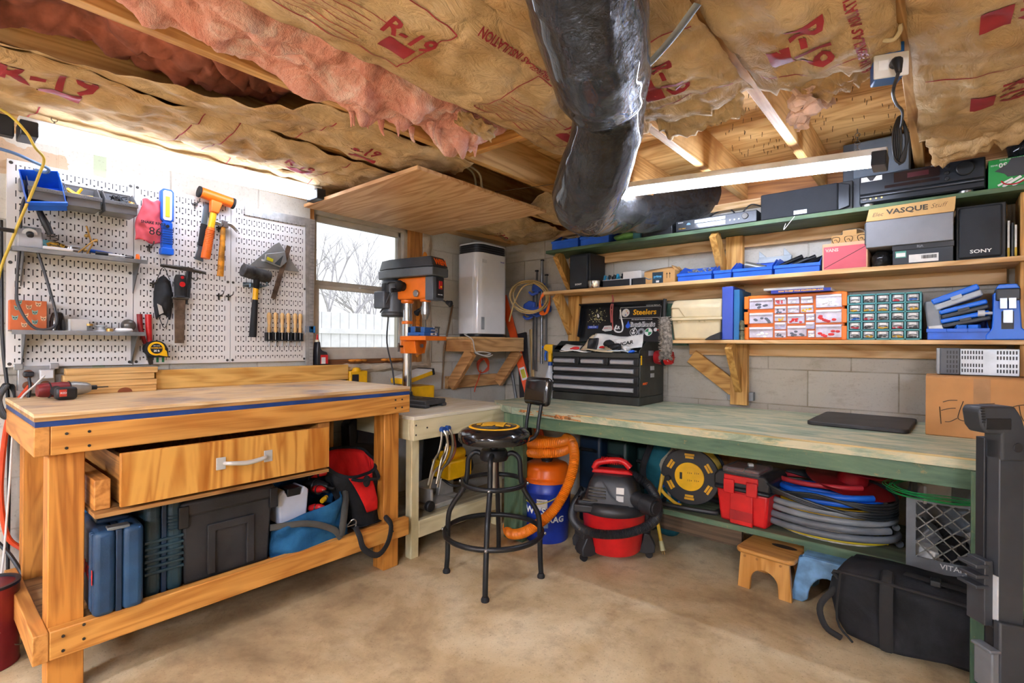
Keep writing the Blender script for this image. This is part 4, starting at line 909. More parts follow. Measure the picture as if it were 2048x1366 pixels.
c = tool_case('blue moulded power tool case with a red brand word on its side', (.60, -2.785, SZ+.015), LW-.04, .135, .30, .275, NAVY)
b = B(); b.box(-.045, .045, -.05, .05, .272, .288); obj('handle_bridge', b, NAVD, c, bevel=.006); obj('latch', B().box(-.03, .03, -.14, -.105, .27, .281), mat('latch_steel', '#9aa3a8', .3, .8), c, bevel=.002)
text('BOSCH', .062, INKR, c, (-.0690, -.045, .13), rot=(PI/2, 0, -PI/2), bold=.002)
b = B(); b.box(-.0715, -.03, -.13, -.118, .02, .27); b.box(-.0715, -.03, -.108, -.098, .02, .27); obj('rib', b, NAVY, c, bevel=.003)
c = tool_case('dark slate green tool case behind the blue power tool case', (.48, -2.645, SZ), LW, .12, .40, .335, NAVY2)
b = B()
for k in range(6): b.box(-.061, .061, -.203, -.19, .08+k*.022, .09+k*.022)
for k in range(5): b.box(.01, .061, -.203, -.19, .22+k*.012, .226+k*.012)
obj('rib', b, NAVY2, c, bevel=.002)
single('storage_tub', B().box(-.11, .11, -.14, .14, 0, .30, taper=.012), mat('tub_blue', '#1d5e96', .45), 'bright blue tub at the back of the low shelf behind the tool cases', 'tub', (.22, -2.74, SZ), 0, bevel=.01)
tt = thing('tool_tote', 'large black plastic tool tote on the low bench shelf', 'tool box', (.49, -2.425, SZ), LW); tt.scale = (.82, 1, 1)
TOTE = mat('tote_black', '#2a2a2c', .6, var=.2, bump=.2, bscale=200); DUST = mat('tote_dusty', '#4a4740', .75, var=.35, scale=14)
b = B(); b.box(-.20, .20, -.19, .17, 0, .27, taper=.012); obj('body', b, TOTE, tt, bevel=.012)
b = B(); b.box(-.21, .21, -.20, .18, .255, .315); obj('lid', b, TOTE, tt, bevel=.014); b = B(); b.box(-.19, .19, -.16, .14, .312, .325); obj('lid_panel', b, DUST, tt, bevel=.006)
b = B(); b.prism([(-.10, .21), (.11, .21), (.11, .02), (.075, .02), (.075, .18), (-.065, .18), (-.065, .02), (-.10, .02)], -.197, -.184); obj('front_rib', b, TOTE, tt, bevel=.004)
for x in (-.2, .2): obj('latch', B().box(x-.02, x+.02, -.206, -.19, .22, .30), BLK, tt, bevel=.003)
# blue duffel with contents
def cloth(name, base, dark, light):
    t = NT(name); t.set(.85, spec=.2); v = t.coord(); n = t.noise(v, 5, 5, .6, .6); f = t.noise(v, 260, 2)
    t.col(t.ramp(n, [(.3, dark), (.5, base), (.72, light)])); t.bump(t.math('ADD', t.math('MULTIPLY', n, 1.4), t.math('MULTIPLY', f, .15)), .5, .012); return t.m
BLUEC = cloth('blue_canvas', '#1c5078', '#123750', '#2c6890'); BLKC = cloth('black_nylon', '#242528', '#151618', '#35363a'); REDC = cloth('red_nylon', '#d8221f', '#b01819', '#e53a30')
du2 = thing('duffel_bag', 'open blue canvas tool duffel stuffed with tools on the low bench shelf', 'bag', (.52, -2.075, SZ), LW)
b = B()
def fn(u, v):
    a = 2*PI*u; s = abs(math.sin(a)); c_ = abs(math.cos(a))
    k = (.19 if v < .1 else .20)*(1-.22*max(0, v-.35)**1.2); n = noise.noise(V((math.cos(a)*2, math.sin(a)*2, v*3)))*.022
    x = math.copysign(c_**.6, math.cos(a))*(k+n); y = math.copysign(s**.6, math.sin(a))*(.19+n)*(1-.1*v)
    h_ = .165+.045*math.cos(a)+.12*max(0, math.sin(a))
    return (x, y, v**.9*h_+.0)
b.grid(fn, 48, 16); b.add([(x_*1, y_*1, .001) for x_, y_ in [(-.18, -.17), (.18, -.17), (.18, .17), (-.18, .17)]], [(0, 1, 2, 3)])
obj('body', b, BLUEC, du2, solid=.006, angle=70)
b = B(); b.tube([(-.19, -.15, .13), (-.05, -.19, .12), (.06, -.208, .07), (.10, -.212, .02)], .014, 8, k=6, squash=(1, .5, 1)); b.tube([(.20, .02, .24), (.18, -.11, .20), (.13, -.19, .12), (.10, -.212, .03)], .017, 8, k=6, squash=(1, .6, 1)); b.tube([(.2, .02, .26), (.19, .08, .33), (.12, .14, .31), (.0, .17, .27)], .016, 8, k=6, squash=(1, .6, 1)); obj('zip_binding', b, mat('webbing_grey', '#46443f', .85, var=.15), du2)
obj('patch', B().box(.205, .212, -.07, -.03, .07, .17), mat('webbing_grey', '#46443f', .85, var=.15), du2)
b = B(); b.tube([(.145, -.19, .06), (.165, -.205, .085), (.185, -.2, .07), (.18, -.205, .045), (.18, -.21, .01)], .003, 7, k=5); b.tube([(.14, -.195, .055), (.182, -.205, .06)], .0025, 6); obj('snap_hook', b, STEEL, du2)
single('tool_canister', B().prism([(-.06, 0), (.06, 0), (.07, .13), (.045, .15), (.035, .125), (-.03, .125), (-.04, .15), (-.068, .13)], -.05, .05), mat('frosted_plastic', '#c7cfe0', .3, var=.05), 'frosted translucent tub standing in the blue duffel', 'tub', (.60, -2.155, SZ+.12), LW, bevel=.008)
obj('clasp', B().box(-.03, .03, -.054, .02, .115, .15), BLK, bpy.data.objects['tool_canister'], bevel=.004)
random.seed(31)
pile = (('red impact socket set nearest the frosted tub', RED, (.62, -1.80, SZ+.20), .03), ('red cordless tool head in the duffel under the drawer', RED, (.50, -1.86, SZ+.30), .045), ('black cordless tool body in the duffel', BLK, (.52, -1.80, SZ+.26), .045), ('yellow handled screwdriver in the duffel', YEL, (.62, -1.77, SZ+.15), .02), ('red grip pliers at the duffel mouth', RED, (.655, -1.83, SZ+.13), .028), ('black cable coil deep in the duffel', BLK, (.56, -1.78, SZ+.2), .05), ('black and red ratchet beside the duffel strap', RED, (.545, -1.755, SZ+.25), .03))
for lab, m_, loc, s_ in pile:
    loc = (loc[0]-.01, loc[1]-.215, loc[2]+.02); h = thing('hand_tool', lab, 'tool', loc, random.uniform(0, 3), 'tools in the blue duffel')
    b = B(); b.tube([(-s_*1.3, 0, 0), (-s_*.5, 0, .004), (s_*.5, 0, .01), (s_*1.2, .01, .006)], [s_*.5, s_*.62, s_*.5, s_*.3], 10, k=3); obj('body', b, m_, h)
    b = B(); b.torus((0, 0, .004), s_*.62, s_*.12, 18, 6, 'x'); b.tube([(s_, 0, .006), (s_*1.9, .01, 0)], s_*.16, 7); obj('collar', b, BLK, h)
bk = thing('tool_backpack', 'black tool bag slumped behind the drawer against the wall', 'bag', (.20, -1.98, SZ), LW)
b = B(); b.sphere((0, 0, .24), .16, 22, 16, (.9, .8, 1.5)); b.v = [V((p.x, p.y, max(0, p.z)))+V((noise.noise(p*9), noise.noise(p*9+V((4, 0, 0))), noise.noise(p*9+V((0, 4, 0)))))*.03 for p in b.v]; obj('body', b, BLKC, bk, angle=70)
b = B(); b.tube([(-.1, -.12, .38), (.0, -.14, .43), (.09, -.12, .38), (.15, -.1, .25), (.15, -.12, .12)], .012, 8, k=5, squash=(1, .5, 1)); b.tube([(.04, -.1, .45), (.1, -.09, .5), (.13, -.06, .44)], .006, 7, k=4); obj('strap', b, mat('webbing_black', '#1b1b1c', .8), bk)
b = B(); b.tube([(-.11, -.12, .36), (.0, -.145, .41), (.1, -.12, .35)], .0025, 6, k=5); obj('piping', b, mat('piping_tan', '#8d7443', .6), bk)
# red and black bag
rb = thing('gym_bag', 'open black bag with a bright red lining leaning at the shelf end', 'bag', (.615, -1.80, SZ+.015), LW)
b = B()
def fn(u, v):
    a = 2*PI*u; ca, sa = math.cos(a), math.sin(a)
    c0 = V((.02, .0, .0)).lerp(V((-.03, .05, .30)), v); rx = .085+.055*v; ry = .07+.05*v
    n = noise.noise(V((ca*1.6, sa*1.6, v*3+5)))*.03*(.3+v)
    return c0+V((ca*(rx+n), sa*(ry+n)*(.8), (-.07*sa if sa < 0 else -.03*sa)*v*-1 if False else (.055*sa*v)))
b.grid(fn, 44, 18); b.add([(-.07, -.06, .002), (.1, -.06, .002), (.1, .06, .002), (-.07, .06, .002)], [(0, 1, 2, 3)]); obj('shell', b, BLKC, rb, solid=.004, angle=70)
b = B()
def fn2(u, v):
    p = fn(u, .35+.65*v); c0 = V((.02, .0, .0)).lerp(V((-.03, .05, .30)), .35+.65*v); q = V(p); return c0+(q-c0)*.94
b.grid(fn2, 44, 10); obj('lining', b, REDC, rb, solid=.002, angle=70)
b = B(); b.tube([fn(i/44, 1) for i in range(44)], .009, 8, True, squash=(1, 1, 1)); obj('rim', b, BLKC, rb)
b = B()
def fn3(u, v):
    a = -PI/2+(.9*(u-.5))*(1-.35*v); p = V((0, 0, 0)); r = fn((a/(2*PI)) % 1, 1-.72*v); c0 = V((.02, .0, .0)).lerp(V((-.03, .05, .30)), 1-.72*v)
    return c0+(V(r)-c0)*1.05+V((.02*v, -.012*math.sin(PI*v)-.006, 0))
b.grid(fn3, 14, 18); obj('front_flap', b, REDC, rb, solid=.003, angle=70)
b = B(); b.sphere((-.02, -.085, .225), .022, 10, 8, (.9, .6, 1.3)); b.tube([fn(.62, .98), V((-.06, -.08, .235)), V((-.02, -.09, .235)), V((.05, -.08, .225)), fn(.88, .98)], .008, 8, k=4); obj('strap_knot', b, BLKC, rb)
b = B(); b.tube([(-.10, -.12, .03), (-.10, -.15, .0), (-.085, -.165, -.06), (-.02, -.175, -.105), (.04, -.17, -.07), (.075, -.15, .0), (.08, -.10, .03)], .014, 8, k=6, squash=(1, .2, 1)); obj('shoulder_strap', b, mat('webbing_black', '#1b1b1c', .8), rb)
kc = thing('drill_case', 'black plastic tool case standing upright behind the red lined bag', 'tool case', (.17, -1.50, .0), LW-.1)
obj('shell', B().prism([(-.09, 0), (.11, 0), (.11, .62), (.06, .66), (-.07, .70), (-.11, .66)], -.05, .05), mat('case_black', '#15181c', .4, var=.2), kc, bevel=.012); b = B()
b.prism([(-.06, .55), (.06, .53), (.05, .61), (-.05, .63)], -.058, -.048); obj('handle', b, mat('case_black_gloss', '#23272c', .3), kc, bevel=.004)
# oil bottle on the window ledge
bt = thing('glue_bottle', 'dark bottle with a red tip and red label standing at the window', 'bottle', (.028, -1.685, 1.003), LW)
obj('body', B().prism([(-.034, 0), (.034, 0), (.036, .06), (.03, .075), (.0, .085), (-.008, .095), (-.012, .135), (-.03, .135), (-.034, .09)], -.022, .022), mat('bottle_black', '#24262b', .35), bt, bevel=.006)
obj('label', B().box(-.012, .034, -.0235, -.021, .006, .058), RED, bt); obj('label_panel', B().box(-.008, .018, -.0245, -.023, .006, .044), mat('paper_white', '#e4e2dc', .7), bt)
obj('collar', B().lathe([(.001, .133), (.013, .133), (.011, .146), (.001, .146)], 14, T(-.021, 0, 0)), mat('cream_cap', '#dcd0b0', .5), bt); obj('tip', B().lathe([(.001, .146), (.008, .146), (.004, .178), (.001, .178)], 12, T(-.021, 0, 0)), RED, bt)
# ================================================================ CREAM TABLE
CRM = wood('cream_paint', '#ddd3ac', '#cbbf93', 'y', 20, 1.2, .6); CRMX = wood('cream_paint', '#ddd3ac', '#cbbf93', 'x', 20, 1.2, .6); CRMZ = wood('cream_paint', '#ddd3ac', '#cbbf93', 'z', 20, 1.2, .6, '#b6a97e')
ct = thing('work_table', 'cream painted wooden table carrying the drill press', 'table', (.37, -1.17, 0)); o = V(ct.location)
TX0, TX1, TY0, TY1, TZ = .06, .73, -1.56, -.80, .752
obj('tabletop', W_(B()).box(TX0, TX1, TY0, TY1+.02, TZ-.018, TZ), wood('cream_top', '#ede6d2', '#d9cca8', 'y', 14, 1.5), ct, bevel=.002)
z0, z1 = TZ-.125, TZ-.0185
obj('apron', W_(B()).box(TX1-.04, TX1-.002, TY0, TY1, z0, z1), CRM, ct, bevel=.003); obj('apron', W_(B()).box(TX0, TX0+.038, TY0, TY1, z0, z1), CRM, ct, bevel=.003)
obj('apron', W_(B()).box(TX0+.039, TX1-.041, TY0, TY0+.038, z0, z1), CRMX, ct, bevel=.003); obj('apron', W_(B()).box(TX0+.039, TX1-.041, TY1-.038, TY1, z0, z1), CRMX, ct, bevel=.003)
for x, y in ((TX1-.041-.05, TY0+.02), (TX1-.041-.05, TY1-.07), (TX0+.04, TY0+.039), (TX0+.04, TY1-.07)): obj('leg', W_(B()).box(x, x+.05, y, y+.05, 0, z1), CRMZ, ct, bevel=.003)
obj('front_rail', W_(B()).box(TX1-.075, TX1-.04, TY0+.07, TY1-.07, .10, .19), CRM, ct, bevel=.003); obj('shelf_board', W_(B()).box(TX0+.02, TX1-.075, TY0+.0, TY1-.02, .165, .183), wood('shelf_grey', '#b3a88a', '#8d8268', 'y', 12), ct)
obj('back_rail', W_(B()).box(TX0, TX0+.038, TY0+.07, TY1-.07, .10, .165), CRM, ct, bevel=.003)
b = W_(B())
for p in ((TX1-.0025, TY0+.09, z0+.06), (TX1-.0025, TY0+.015, z0+.03), (TX1-.0025, TY0+.015, z0+.08)): b.cyl(p, V(p)+V((.002, 0, 0)), .005, n=10)
obj('screw', b, DSTEEL, ct)
# yellow box and second case behind
yb = thing('battery_charger', 'yellow plastic charger behind the right end of the workbench', 'charger', (.025, -1.46, .86), LW); b = B(); b.box(-.06, .065, -.05, 0, -.1, .10); obj('body', b, YEL, yb, bevel=.006)
b = B(); b.box(-.045, .0, -.052, -.02, .02, .08); obj('recess', b, BLK, yb); obj('dome', B().lathe([(.001, .0), (.03, .0), (.02, .02), (.001, .025)], 16, T(.0, -.025, .098)), YEL, yb)
yc = thing('tool_case', 'open yellow case with a black rimmed lid standing against the wall under the window', 'tool case', (.13, -1.09, TZ), LW); obj('base', B().box(-.11, .13, -.075, .075, 0, .10), YEL, yc, bevel=.008)
b = B(); b.M = T(-.11, 0, .115) @ Ry(math.radians(-14)); b.box(0, .24, -.08, .08, 0, .035); obj('lid', b, YEL, yc, bevel=.006); b = B(); b.M = T(-.11, 0, .115) @ Ry(math.radians(-14)); b.box(.02, .225, -.083, .075, .03, .04); obj('lid_inlay', b, mat('paper_white', '#e4e2dc', .7), yc); b = B(); b.M = T(-.11, 0, .115) @ Ry(math.radians(-14)); b.box(.225, .245, -.083, .083, -.002, .042); obj('lid_rim', b, BLK, yc, bevel=.003)
# ---------------------------------------------------------------- drill press
dp = thing('drill_press', 'orange and grey bench drill press standing on the cream table', 'drill press', (.40, -1.17, TZ), LW)
CAST = mat('cast_dark', '#4a4d50', .5, .3, .15); DGREY = mat('press_grey', '#5a6168', .35, var=.1); ORP = mat('press_orange', '#ef7a1c', .35, var=.08); VIS = mat('vise_blue', '#2f63a8', .4, var=.15)
dp.rotation_euler = (0, 0, LW+.17); dp.location = (.33, -1.235, TZ); dp.scale = (1, 1, 1.06)
b = B(); b.box(-.095, .095, -.17, .11, .014, .042); b.box(-.1, -.06, -.175, .115, 0, .02); b.box(.06, .1, -.175, .115, 0, .02); obj('base', b, CAST, dp, bevel=.006)
b = B(); b.box(-.012, .012, -.15, -.03, .0415, .0435); b.box(-.05, -.042, -.15, -.03, .0415, .0435); b.box(.042, .05, -.15, -.03, .0415, .0435); obj('base_slot', b, BLK, dp)
obj('column', B().cyl((0, .06, .03), (0, .06, .60), .029, n=28), mat('chrome', '#c9ccce', .12, 1, .05), dp); obj('column_foot', B().lathe([(.001, .04), (.05, .04), (.046, .05), (.036, .055), (.034, .075), (.001, .075)], 24, T(0, .06, 0)), CAST, dp)
obj('depth_collar', B().cyl((0, .06, .47), (0, .06, .488), .035, n=24), ORP, dp, bevel=.003)
b = B(); b.cyl((0, .06, .30), (0, .06, .385), .042, n=24); b.prism([(-.04, .30), (.04, .30), (.055, .36), (.055, .375), (-.055, .375), (-.055, .36)], -.05, .04); b.cyl((0, -.05, .335), (0, -.0, .335), .04, n=20); obj('table_bracket', b, ORP, dp, bevel=.004)
obj('bracket_bolt', B().cyl((0, -.05, .345), (0, -.062, .345), .012, n=6), STEEL, dp); b = B(); b.cyl((-.04, .06, .34), (-.08, .06, .34), .006); b.cyl((-.075, .06, .31), (-.075, .06, .36), .006); obj('clamp_lever', b, DSTEEL, dp)
obj('work_table', B().box(-.10, .10, -.17, .03, .375, .40), ORP, dp, bevel=.004)
vb = B(); vb.box(-.065, .065, -.13, .0, .40, .42); vb.box(-.05, .05, -.12, -.09, .42, .45); vb.box(-.05, .05, -.045, -.01, .42, .455); vb.box(-.08, .085, -.10, -.03, .401, .41); vs_ = obj('vise', vb, VIS, dp, bevel=.003)
b = B(); b.box(-.048, .048, -.092, -.088, .425, .448); b.box(-.048, .048, -.048, -.044, .425, .45); b.cyl((0, -.13, .432), (0, -.17, .432), .006); b.box(.06, .072, -.135, -.13, .36, .455); b.box(.02, .072, -.14, -.128, .445, .455); obj('vise_jaw', b, STEEL, vs_)
obj('vise_label', B().box(-.005, .05, -.1315, -.13, .405, .418), WHITE, vs_); text('SHB', .012, INKB, vs_, (.022, -.1325, .411))
b = B(); b.prism([(-.10, .60), (.10, .60), (.10, .70), (.10, .755), (-.10, .755), (-.10, .70)], -.0, .0) if False else None
b = B(); b.box(-.05, .05, -.13, .10, .61, .735); b.cyl((0, .06, .59), (0, .06, .64), .04, n=22); b.cyl((0, -.085, .595), (0, -.085, .63), .035, n=22); obj('head', b, ORP, dp, bevel=.01)
obj('switch_box', B().box(-.055, .05, -.185, -.125, .60, .735), DGREY, dp, bevel=.006); sp_ = obj('switch_plate', B().box(-.028, .045, -.189, -.183, .615, .73), BLK, dp, bevel=.002)
obj('switch', B().box(-.004, .026, -.194, -.186, .665, .71), RED, sp_, bevel=.002); obj('switch_key', B().box(.006, .018, -.196, -.19, .672, .682), YEL, sp_); text('DRILL PRESS', .008, INKW, sp_, (.009, -.19, .633))
b = B(); bp = [(-.075, -.20), (.075, -.20), (.085, -.14), (.085, .16), (.05, .26), (-.05, .26), (-.085, .16), (-.085, -.14)]
b.prism(bp, .735, .785, 'z'); cv = obj('belt_cover', b, DGREY, dp, bevel=.006)
vs2 = [(x*.98, y*.985-.002, .787) for x, y in bp]+[(x*.78, y*.9+.006, .845) for x, y in bp]; n_ = len(bp)
b = B(); b.add(vs2, [(i, (i+1) % n_, n_+(i+1) % n_, n_+i) for i in range(n_)]+[tuple(range(n_))[::-1], tuple(range(n_, 2*n_))]); obj('cover_lid', b, mat('press_lid', '#3a3f45', .3, var=.08), cv, bevel=.004)
text('WEN', .046, INKO, cv, (0, -.197, .813), rot=(PI/2-.33, 0, 0), bold=.0025)
b = B(); b.cyl((0, .185, .53), (0, .185, .73), .066, n=28); mo = obj('motor', b, DGREY, dp, bevel=.012)
b = B()
for k in range(10):
    a = PI*.75+k*.13; b.box(-.003, .003, -.004, .004, .66, .71, M=T(.065*math.cos(a), .185+.065*math.sin(a), 0) @ Rz(a))
obj('motor_vent', b, BLK, mo); obj('motor_cap', B().cyl((0, .185, .515), (0, .185, .545), .07, n=28), CAST, mo, bevel=.008); obj('capacitor_box', B().box(-.11, -.055, .15, .24, .56, .66), DGREY, mo, bevel=.008)
b = B(); b.cyl((0, -.085, .56), (0, -.085, .60), .021, n=22); b.cyl((0, -.085, .525), (0, -.085, .562), .026, n=22); b.cyl((0, -.085, .495), (0, -.085, .526), .012, .025, n=22); obj('chuck', b, STEEL, dp); obj('drill_bit', B().cyl((0, -.085, .45), (0, -.085, .50), .004, n=10), DSTEEL, dp)
b = B(); b.cyl((.05, -.06, .64), (.085, -.06, .64), .018, n=16); obj('feed_hub', b, STEEL, dp)
for k, a in enumerate((math.radians(100), math.radians(-20), math.radians(220))):
    q = V((.085, -.06-.135*math.cos(a), .64+.135*math.sin(a))); p = V((.08, -.06, .64)); fh = obj('feed_handle', B().cyl(p, q, .0055, n=8), mat('chrome', '#c9ccce', .12, 1, .05), dp)
    d = (q-p).normalized(); obj('knob', B().tube([q-d*.01, q+d*.004, q+d*.024, q+d*.032], [.01, .013, .02, .012], 12, k=2), BLKM, fh)
b = B(); b.cyl((-.05, .05, .685), (-.085, .05, .685), .026, n=18); b.cyl((-.05, .07, .67), (-.11, .09, .66), .012, n=12); b.sphere((-.09, .045, .69), .028, 14, 10); obj('tension_knob', b, BLKM, dp); obj('lock_bolt', B().cyl((-.05, -.06, .64), (-.066, -.06, .64), .02, n=20), STEEL, dp, bevel=.003)
b = B(); b.tube([(-.05, .03, .69), (-.09, .1, .66), (-.09, .16, .58), (-.07, .22, .54)], .005, 7, k=5); b.tube([(-.05, .06, .71), (-.08, .13, .715), (-.05, .19, .70)], .005, 7, k=4); b.tube([(.0, .22, .52), (-.01, .22, .36), (.02, .2, .2), (.02, .18, .06), (.0, .17, .0)], .005, 7, k=5); obj('cord', b, mat('cord_grey', '#3c3e42', .5), dp)
# ---------------------------------------------------------------- under the cream table
cl = thing('locking_clamp', 'steel locking clamp with a blue pad hanging from the cream table apron', 'clamp', (TX1-.0015, -1.37, .665), 0, 'locking clamps on the apron')
b = B(); b.cyl((0, 0, 0), (.022, 0, 0), .016, n=14); obj('pad', b, mat('pad_blue', '#1f4fa0', .45), cl)
b = B(); b.tube([(.012, .0, 0), (.03, .008, -.03), (.032, .018, -.09), (.03, .0, -.15), (.026, -.03, -.19)], .008, 8, k=5); b.tube([(.012, -.006, -.0), (.022, -.02, -.06), (.022, -.04, -.12), (.02, -.07, -.16), (.012, -.1, -.28)], .0065, 8, k=5); b.tube([(.026, -.02, -.18), (.02, -.07, -.22), (.012, -.09, -.30)], .006, 8, k=4); obj('arm', b, mat('clamp_nickel', '#a79f8d', .35, .9), cl)
dup(cl, (TX1-.0015, -1.335, .667), .2, 'second steel locking clamp with a blue pad, nearer the drill press base')
dw2 = thing('planer_saw', 'yellow motored chop saw with a cast metal base on the cream table shelf', 'saw', (.50, -1.20, .183), LW)
CAST2 = mat('cast_alloy', '#b7b4ae', .4, .3, .12)
b = B(); b.box(-.15, .06, -.10, .10, .0, .03); b.box(-.13, -.11, -.10, .10, .03, .12); b.box(-.11, .16, -.02, .10, .0, .025); b.prism([(-.13, .03), (.05, .03), (.12, .10), (-.0, .13), (-.13, .12)], .07, .085); obj('base', b, CAST2, dw2, bevel=.006)
b = B(); b.prism([(.03, .02), (.16, .02), (.16, .12), (.10, .15), (.06, .15)], .02, .05); obj('arm', b, CAST2, dw2, bevel=.006)
b = B(); b.M = T(.10, 0, -.11); b.box(-.09, .10, -.10, .06, .25, .36); b.cyl((-.09, -.03, .385), (.09, -.03, .385), .034, n=18); b.box(-.05, .0, -.06, .0, .40, .44); obj('motor_housing', b, YEL, dw2, bevel=.012)
obj('motor_end', B().cyl((.20, -.02, .19), (.24, -.02, .19), .06, n=24), BLK, dw2, bevel=.012); b = B(); b.tube([(.02, -.03, .14), (.04, -.09, .11), (.1, -.1, .1), (.15, -.09, .13)], .008, 8, k=5); obj('cord', b, BLK, dw2)
obj('handwheel', B().cyl((-.16, -.11, .04), (-.16, -.14, .04), .03, n=18), BLK, dw2, bevel=.006); obj('knob', B().cyl((-.14, -.10, .04), (-.14, -.12, .04), .018, n=14), STEEL, dw2)
b = B(); pts = [V((-.16+.012*math.cos(i*.7), -.02+.012*math.sin(i*.7), .1+i*.0021)) for i in range(150)]; b.tube(pts, .0028, 5); single('spring', b, DSTEEL, 'tall coil spring standing beside the yellow chop saw', 'spring', (.50, -1.24, .183), LW)
iv = thing('sign_panel', 'grey plastic sign panel reading INVENTORY leaning behind the yellow saw', 'panel', (.17, -1.02, .185), LW)
M_ = Rx(math.radians(-6)); b = B(); b.M = M_; b.box(-.22, .26, -.006, .0, 0, .47); obj('sheet', b, mat('panel_grey', '#c3c7cc', .4), iv, bevel=.002)
o_ = text('INVENTORY', .062, mat('navy_ink', '#27416e', .5), iv, (-.12, -.012, .26), rot=(PI/2, -PI/2, 0), bold=.001); b = B(); b.M = M_; b.box(.205, .222, -.0075, -.006, .15, .46); b.box(.178, .186, -.0075, -.006, .15, .46); obj('stripe', b, mat('stripe_blue', '#3f6c9a', .5), iv)
single('black_panel', B().box(-.18, .16, -.006, .006, 0, .33, M=Rx(math.radians(-5)) @ Ry(math.radians(8))), mat('dark_panel', '#2c2e33', .5, var=.2), 'dark grey panel leaning in front of the sign panel under the cream table', 'panel', (.27, -.94, .21), LW)
cord('brown hose looping under the cream table by the clamps', [(.70, -1.25, .62), (.68, -1.22, .52), (.66, -1.27, .44), (.6, -1.33, .40)], .006, mat('hose_brown', '#8a4a38', .5))
# ================================================================ CORNER: AIR PURIFIER AND ITS BRACKET SHELF
SHW = wood('shelf_pine', '#e0b983', '#bf8f53', 'x', 26, 2, .5); SHWY = wood('bracket_pine', '#cf9950', '#a06d2c', 'y', 26, 2, .5); SHWZ = wood('bracket_pine', '#cf9950', '#a06d2c', 'z', 26, 2, .5); RBR = wood('red_pine', '#d9a46c', '#ad7844', 'y', 26, 2, .5)
ps = thing('bracket_shelf', 'reddish wooden bracket shelf carrying the white air purifier', 'shelf', (0, -.425, 1.12), LW)
b = B(); b.box(-.26, .30, -.30, -.004, .045, .062); obj('shelf_board', b, SHW, ps, bevel=.002)
b = B(); b.box(-.26, .30, -.298, -.27, -.045, .044); obj('front_board', b, wood('bracket_front', '#deb078', '#b4824c', 'x', 26, 2), ps, bevel=.002)
for x in (-.26, .262): obj('side_board', B().box(x, x+.038, -.27, -.004, -.045, .044), wood('red_pine', '#d9a46c', '#ad7844', 'y', 26, 2, .5), ps, bevel=.002)
obj('wall_board', B().box(-.26, .30, -.034, -.002, -.32, -.23), wood('bracket_front', '#deb078', '#b4824c', 'x', 26, 2), ps, bevel=.002)
for x in (-.24, .28):
    b = B(); b.beam((x, -.255, -.045), (x, -.05, -.30), .038, .085, (0, 1, 0)); obj('strut', b, RBR, ps, bevel=.002)
ap = thing('air_purifier', 'tall white air purifier with a black vent top on the corner bracket shelf', 'air purifier', (.175, -.47, 1.1845), LW); ap.scale = (1.06, 1, 1)
def rrect(w, d, r, n=7):
    out = []
    for cx, cy, a0 in ((w-r, d-r, 0), (-w+r, d-r, PI/2), (-w+r, -d+r, PI), (w-r, -d+r, 1.5*PI)):
        for k in range(n): a = a0+PI/2*k/(n-1); out.append((cx+r*math.cos(a), cy+r*math.sin(a)))
    return out
PW = mat('purifier_white', '#eef0f4', .18, var=.02, coat=.4)
obj('body', B().prism(rrect(.158, .118, .06), .02, .605, 'z'), PW, ap, bevel=.004); obj('base', B().prism(rrect(.15, .11, .055), 0, .0205, 'z'), BLK, ap, bevel=.003)
obj('vent_band', B().prism(rrect(.150, .11, .055), .6045, .665, 'z'), BLK, ap); obj('top_cap', B().prism(rrect(.156, .116, .06), .665, .675, 'z'), PW, ap, bevel=.003); obj('top_panel', B().prism(rrect(.14, .10, .05), .6752, .679, 'z'), BLK, ap)
b = B()
for k in range(3): 
    o2 = rrect(.1535, .1135, .057); z = .616+k*.017; b.prism(o2, z, z+.005, 'z')
obj('louver', b, mat('vent_grey', '#3b3e44', .35), ap)
text('levoit', .018, mat('violet_print', '#5a53a8', .5), ap, (.085, -.1195, .555)); obj('sensor', B().box(-.125, -.095, -.1185, -.1165, .05, .14), mat('vent_light', '#9aa0a6', .5), ap, bevel=.002); obj('badge', B().box(-.12, -.075, -.1185, -.1175, .53, .555), mat('badge_grey', '#d2d5da', .5), ap)
cord('white power cord coiled at the left end of the purifier shelf', [(.16, -.57, 1.2), (.2, -.68, 1.2), (.3, -.70, 1.16), (.31, -.68, 1.08), (.31, -.60, 1.05), (.31, -.52, 1.06), (.31, -.60, 1.075), (.31, -.68, 1.07), (.31, -.56, 1.04), (.31, -.50, 1.05)], .004, mat('white_cord', '#dedcd6', .5))
b = B()
for k in range(4): b.tube([(.09, -.40-.01*k, .99), (.12, -.36-.012*k, 1.02), (.13, -.345, .97-.01*k), (.10, -.38, .91), (.09, -.42, .93)], .0045, 7, True, k=5)
b.tube([(.1, -.40, .93), (.1, -.43, .86), (.09, -.45, .80), (.09, -.46, .765)], .0045, 7, k=5)
single('coiled_cord', b, OR2, 'coiled orange cord hung on the purifier shelf strut', 'cord')
cord('brown cable running down the wall left of the purifier shelf', [(.012, -.62, 1.42), (.012, -.66, 1.25), (.012, -.70, 1.1), (.012, -.71, .95), (.012, -.72, .80)], .007, mat('hose_tan', '#7a6248', .6))
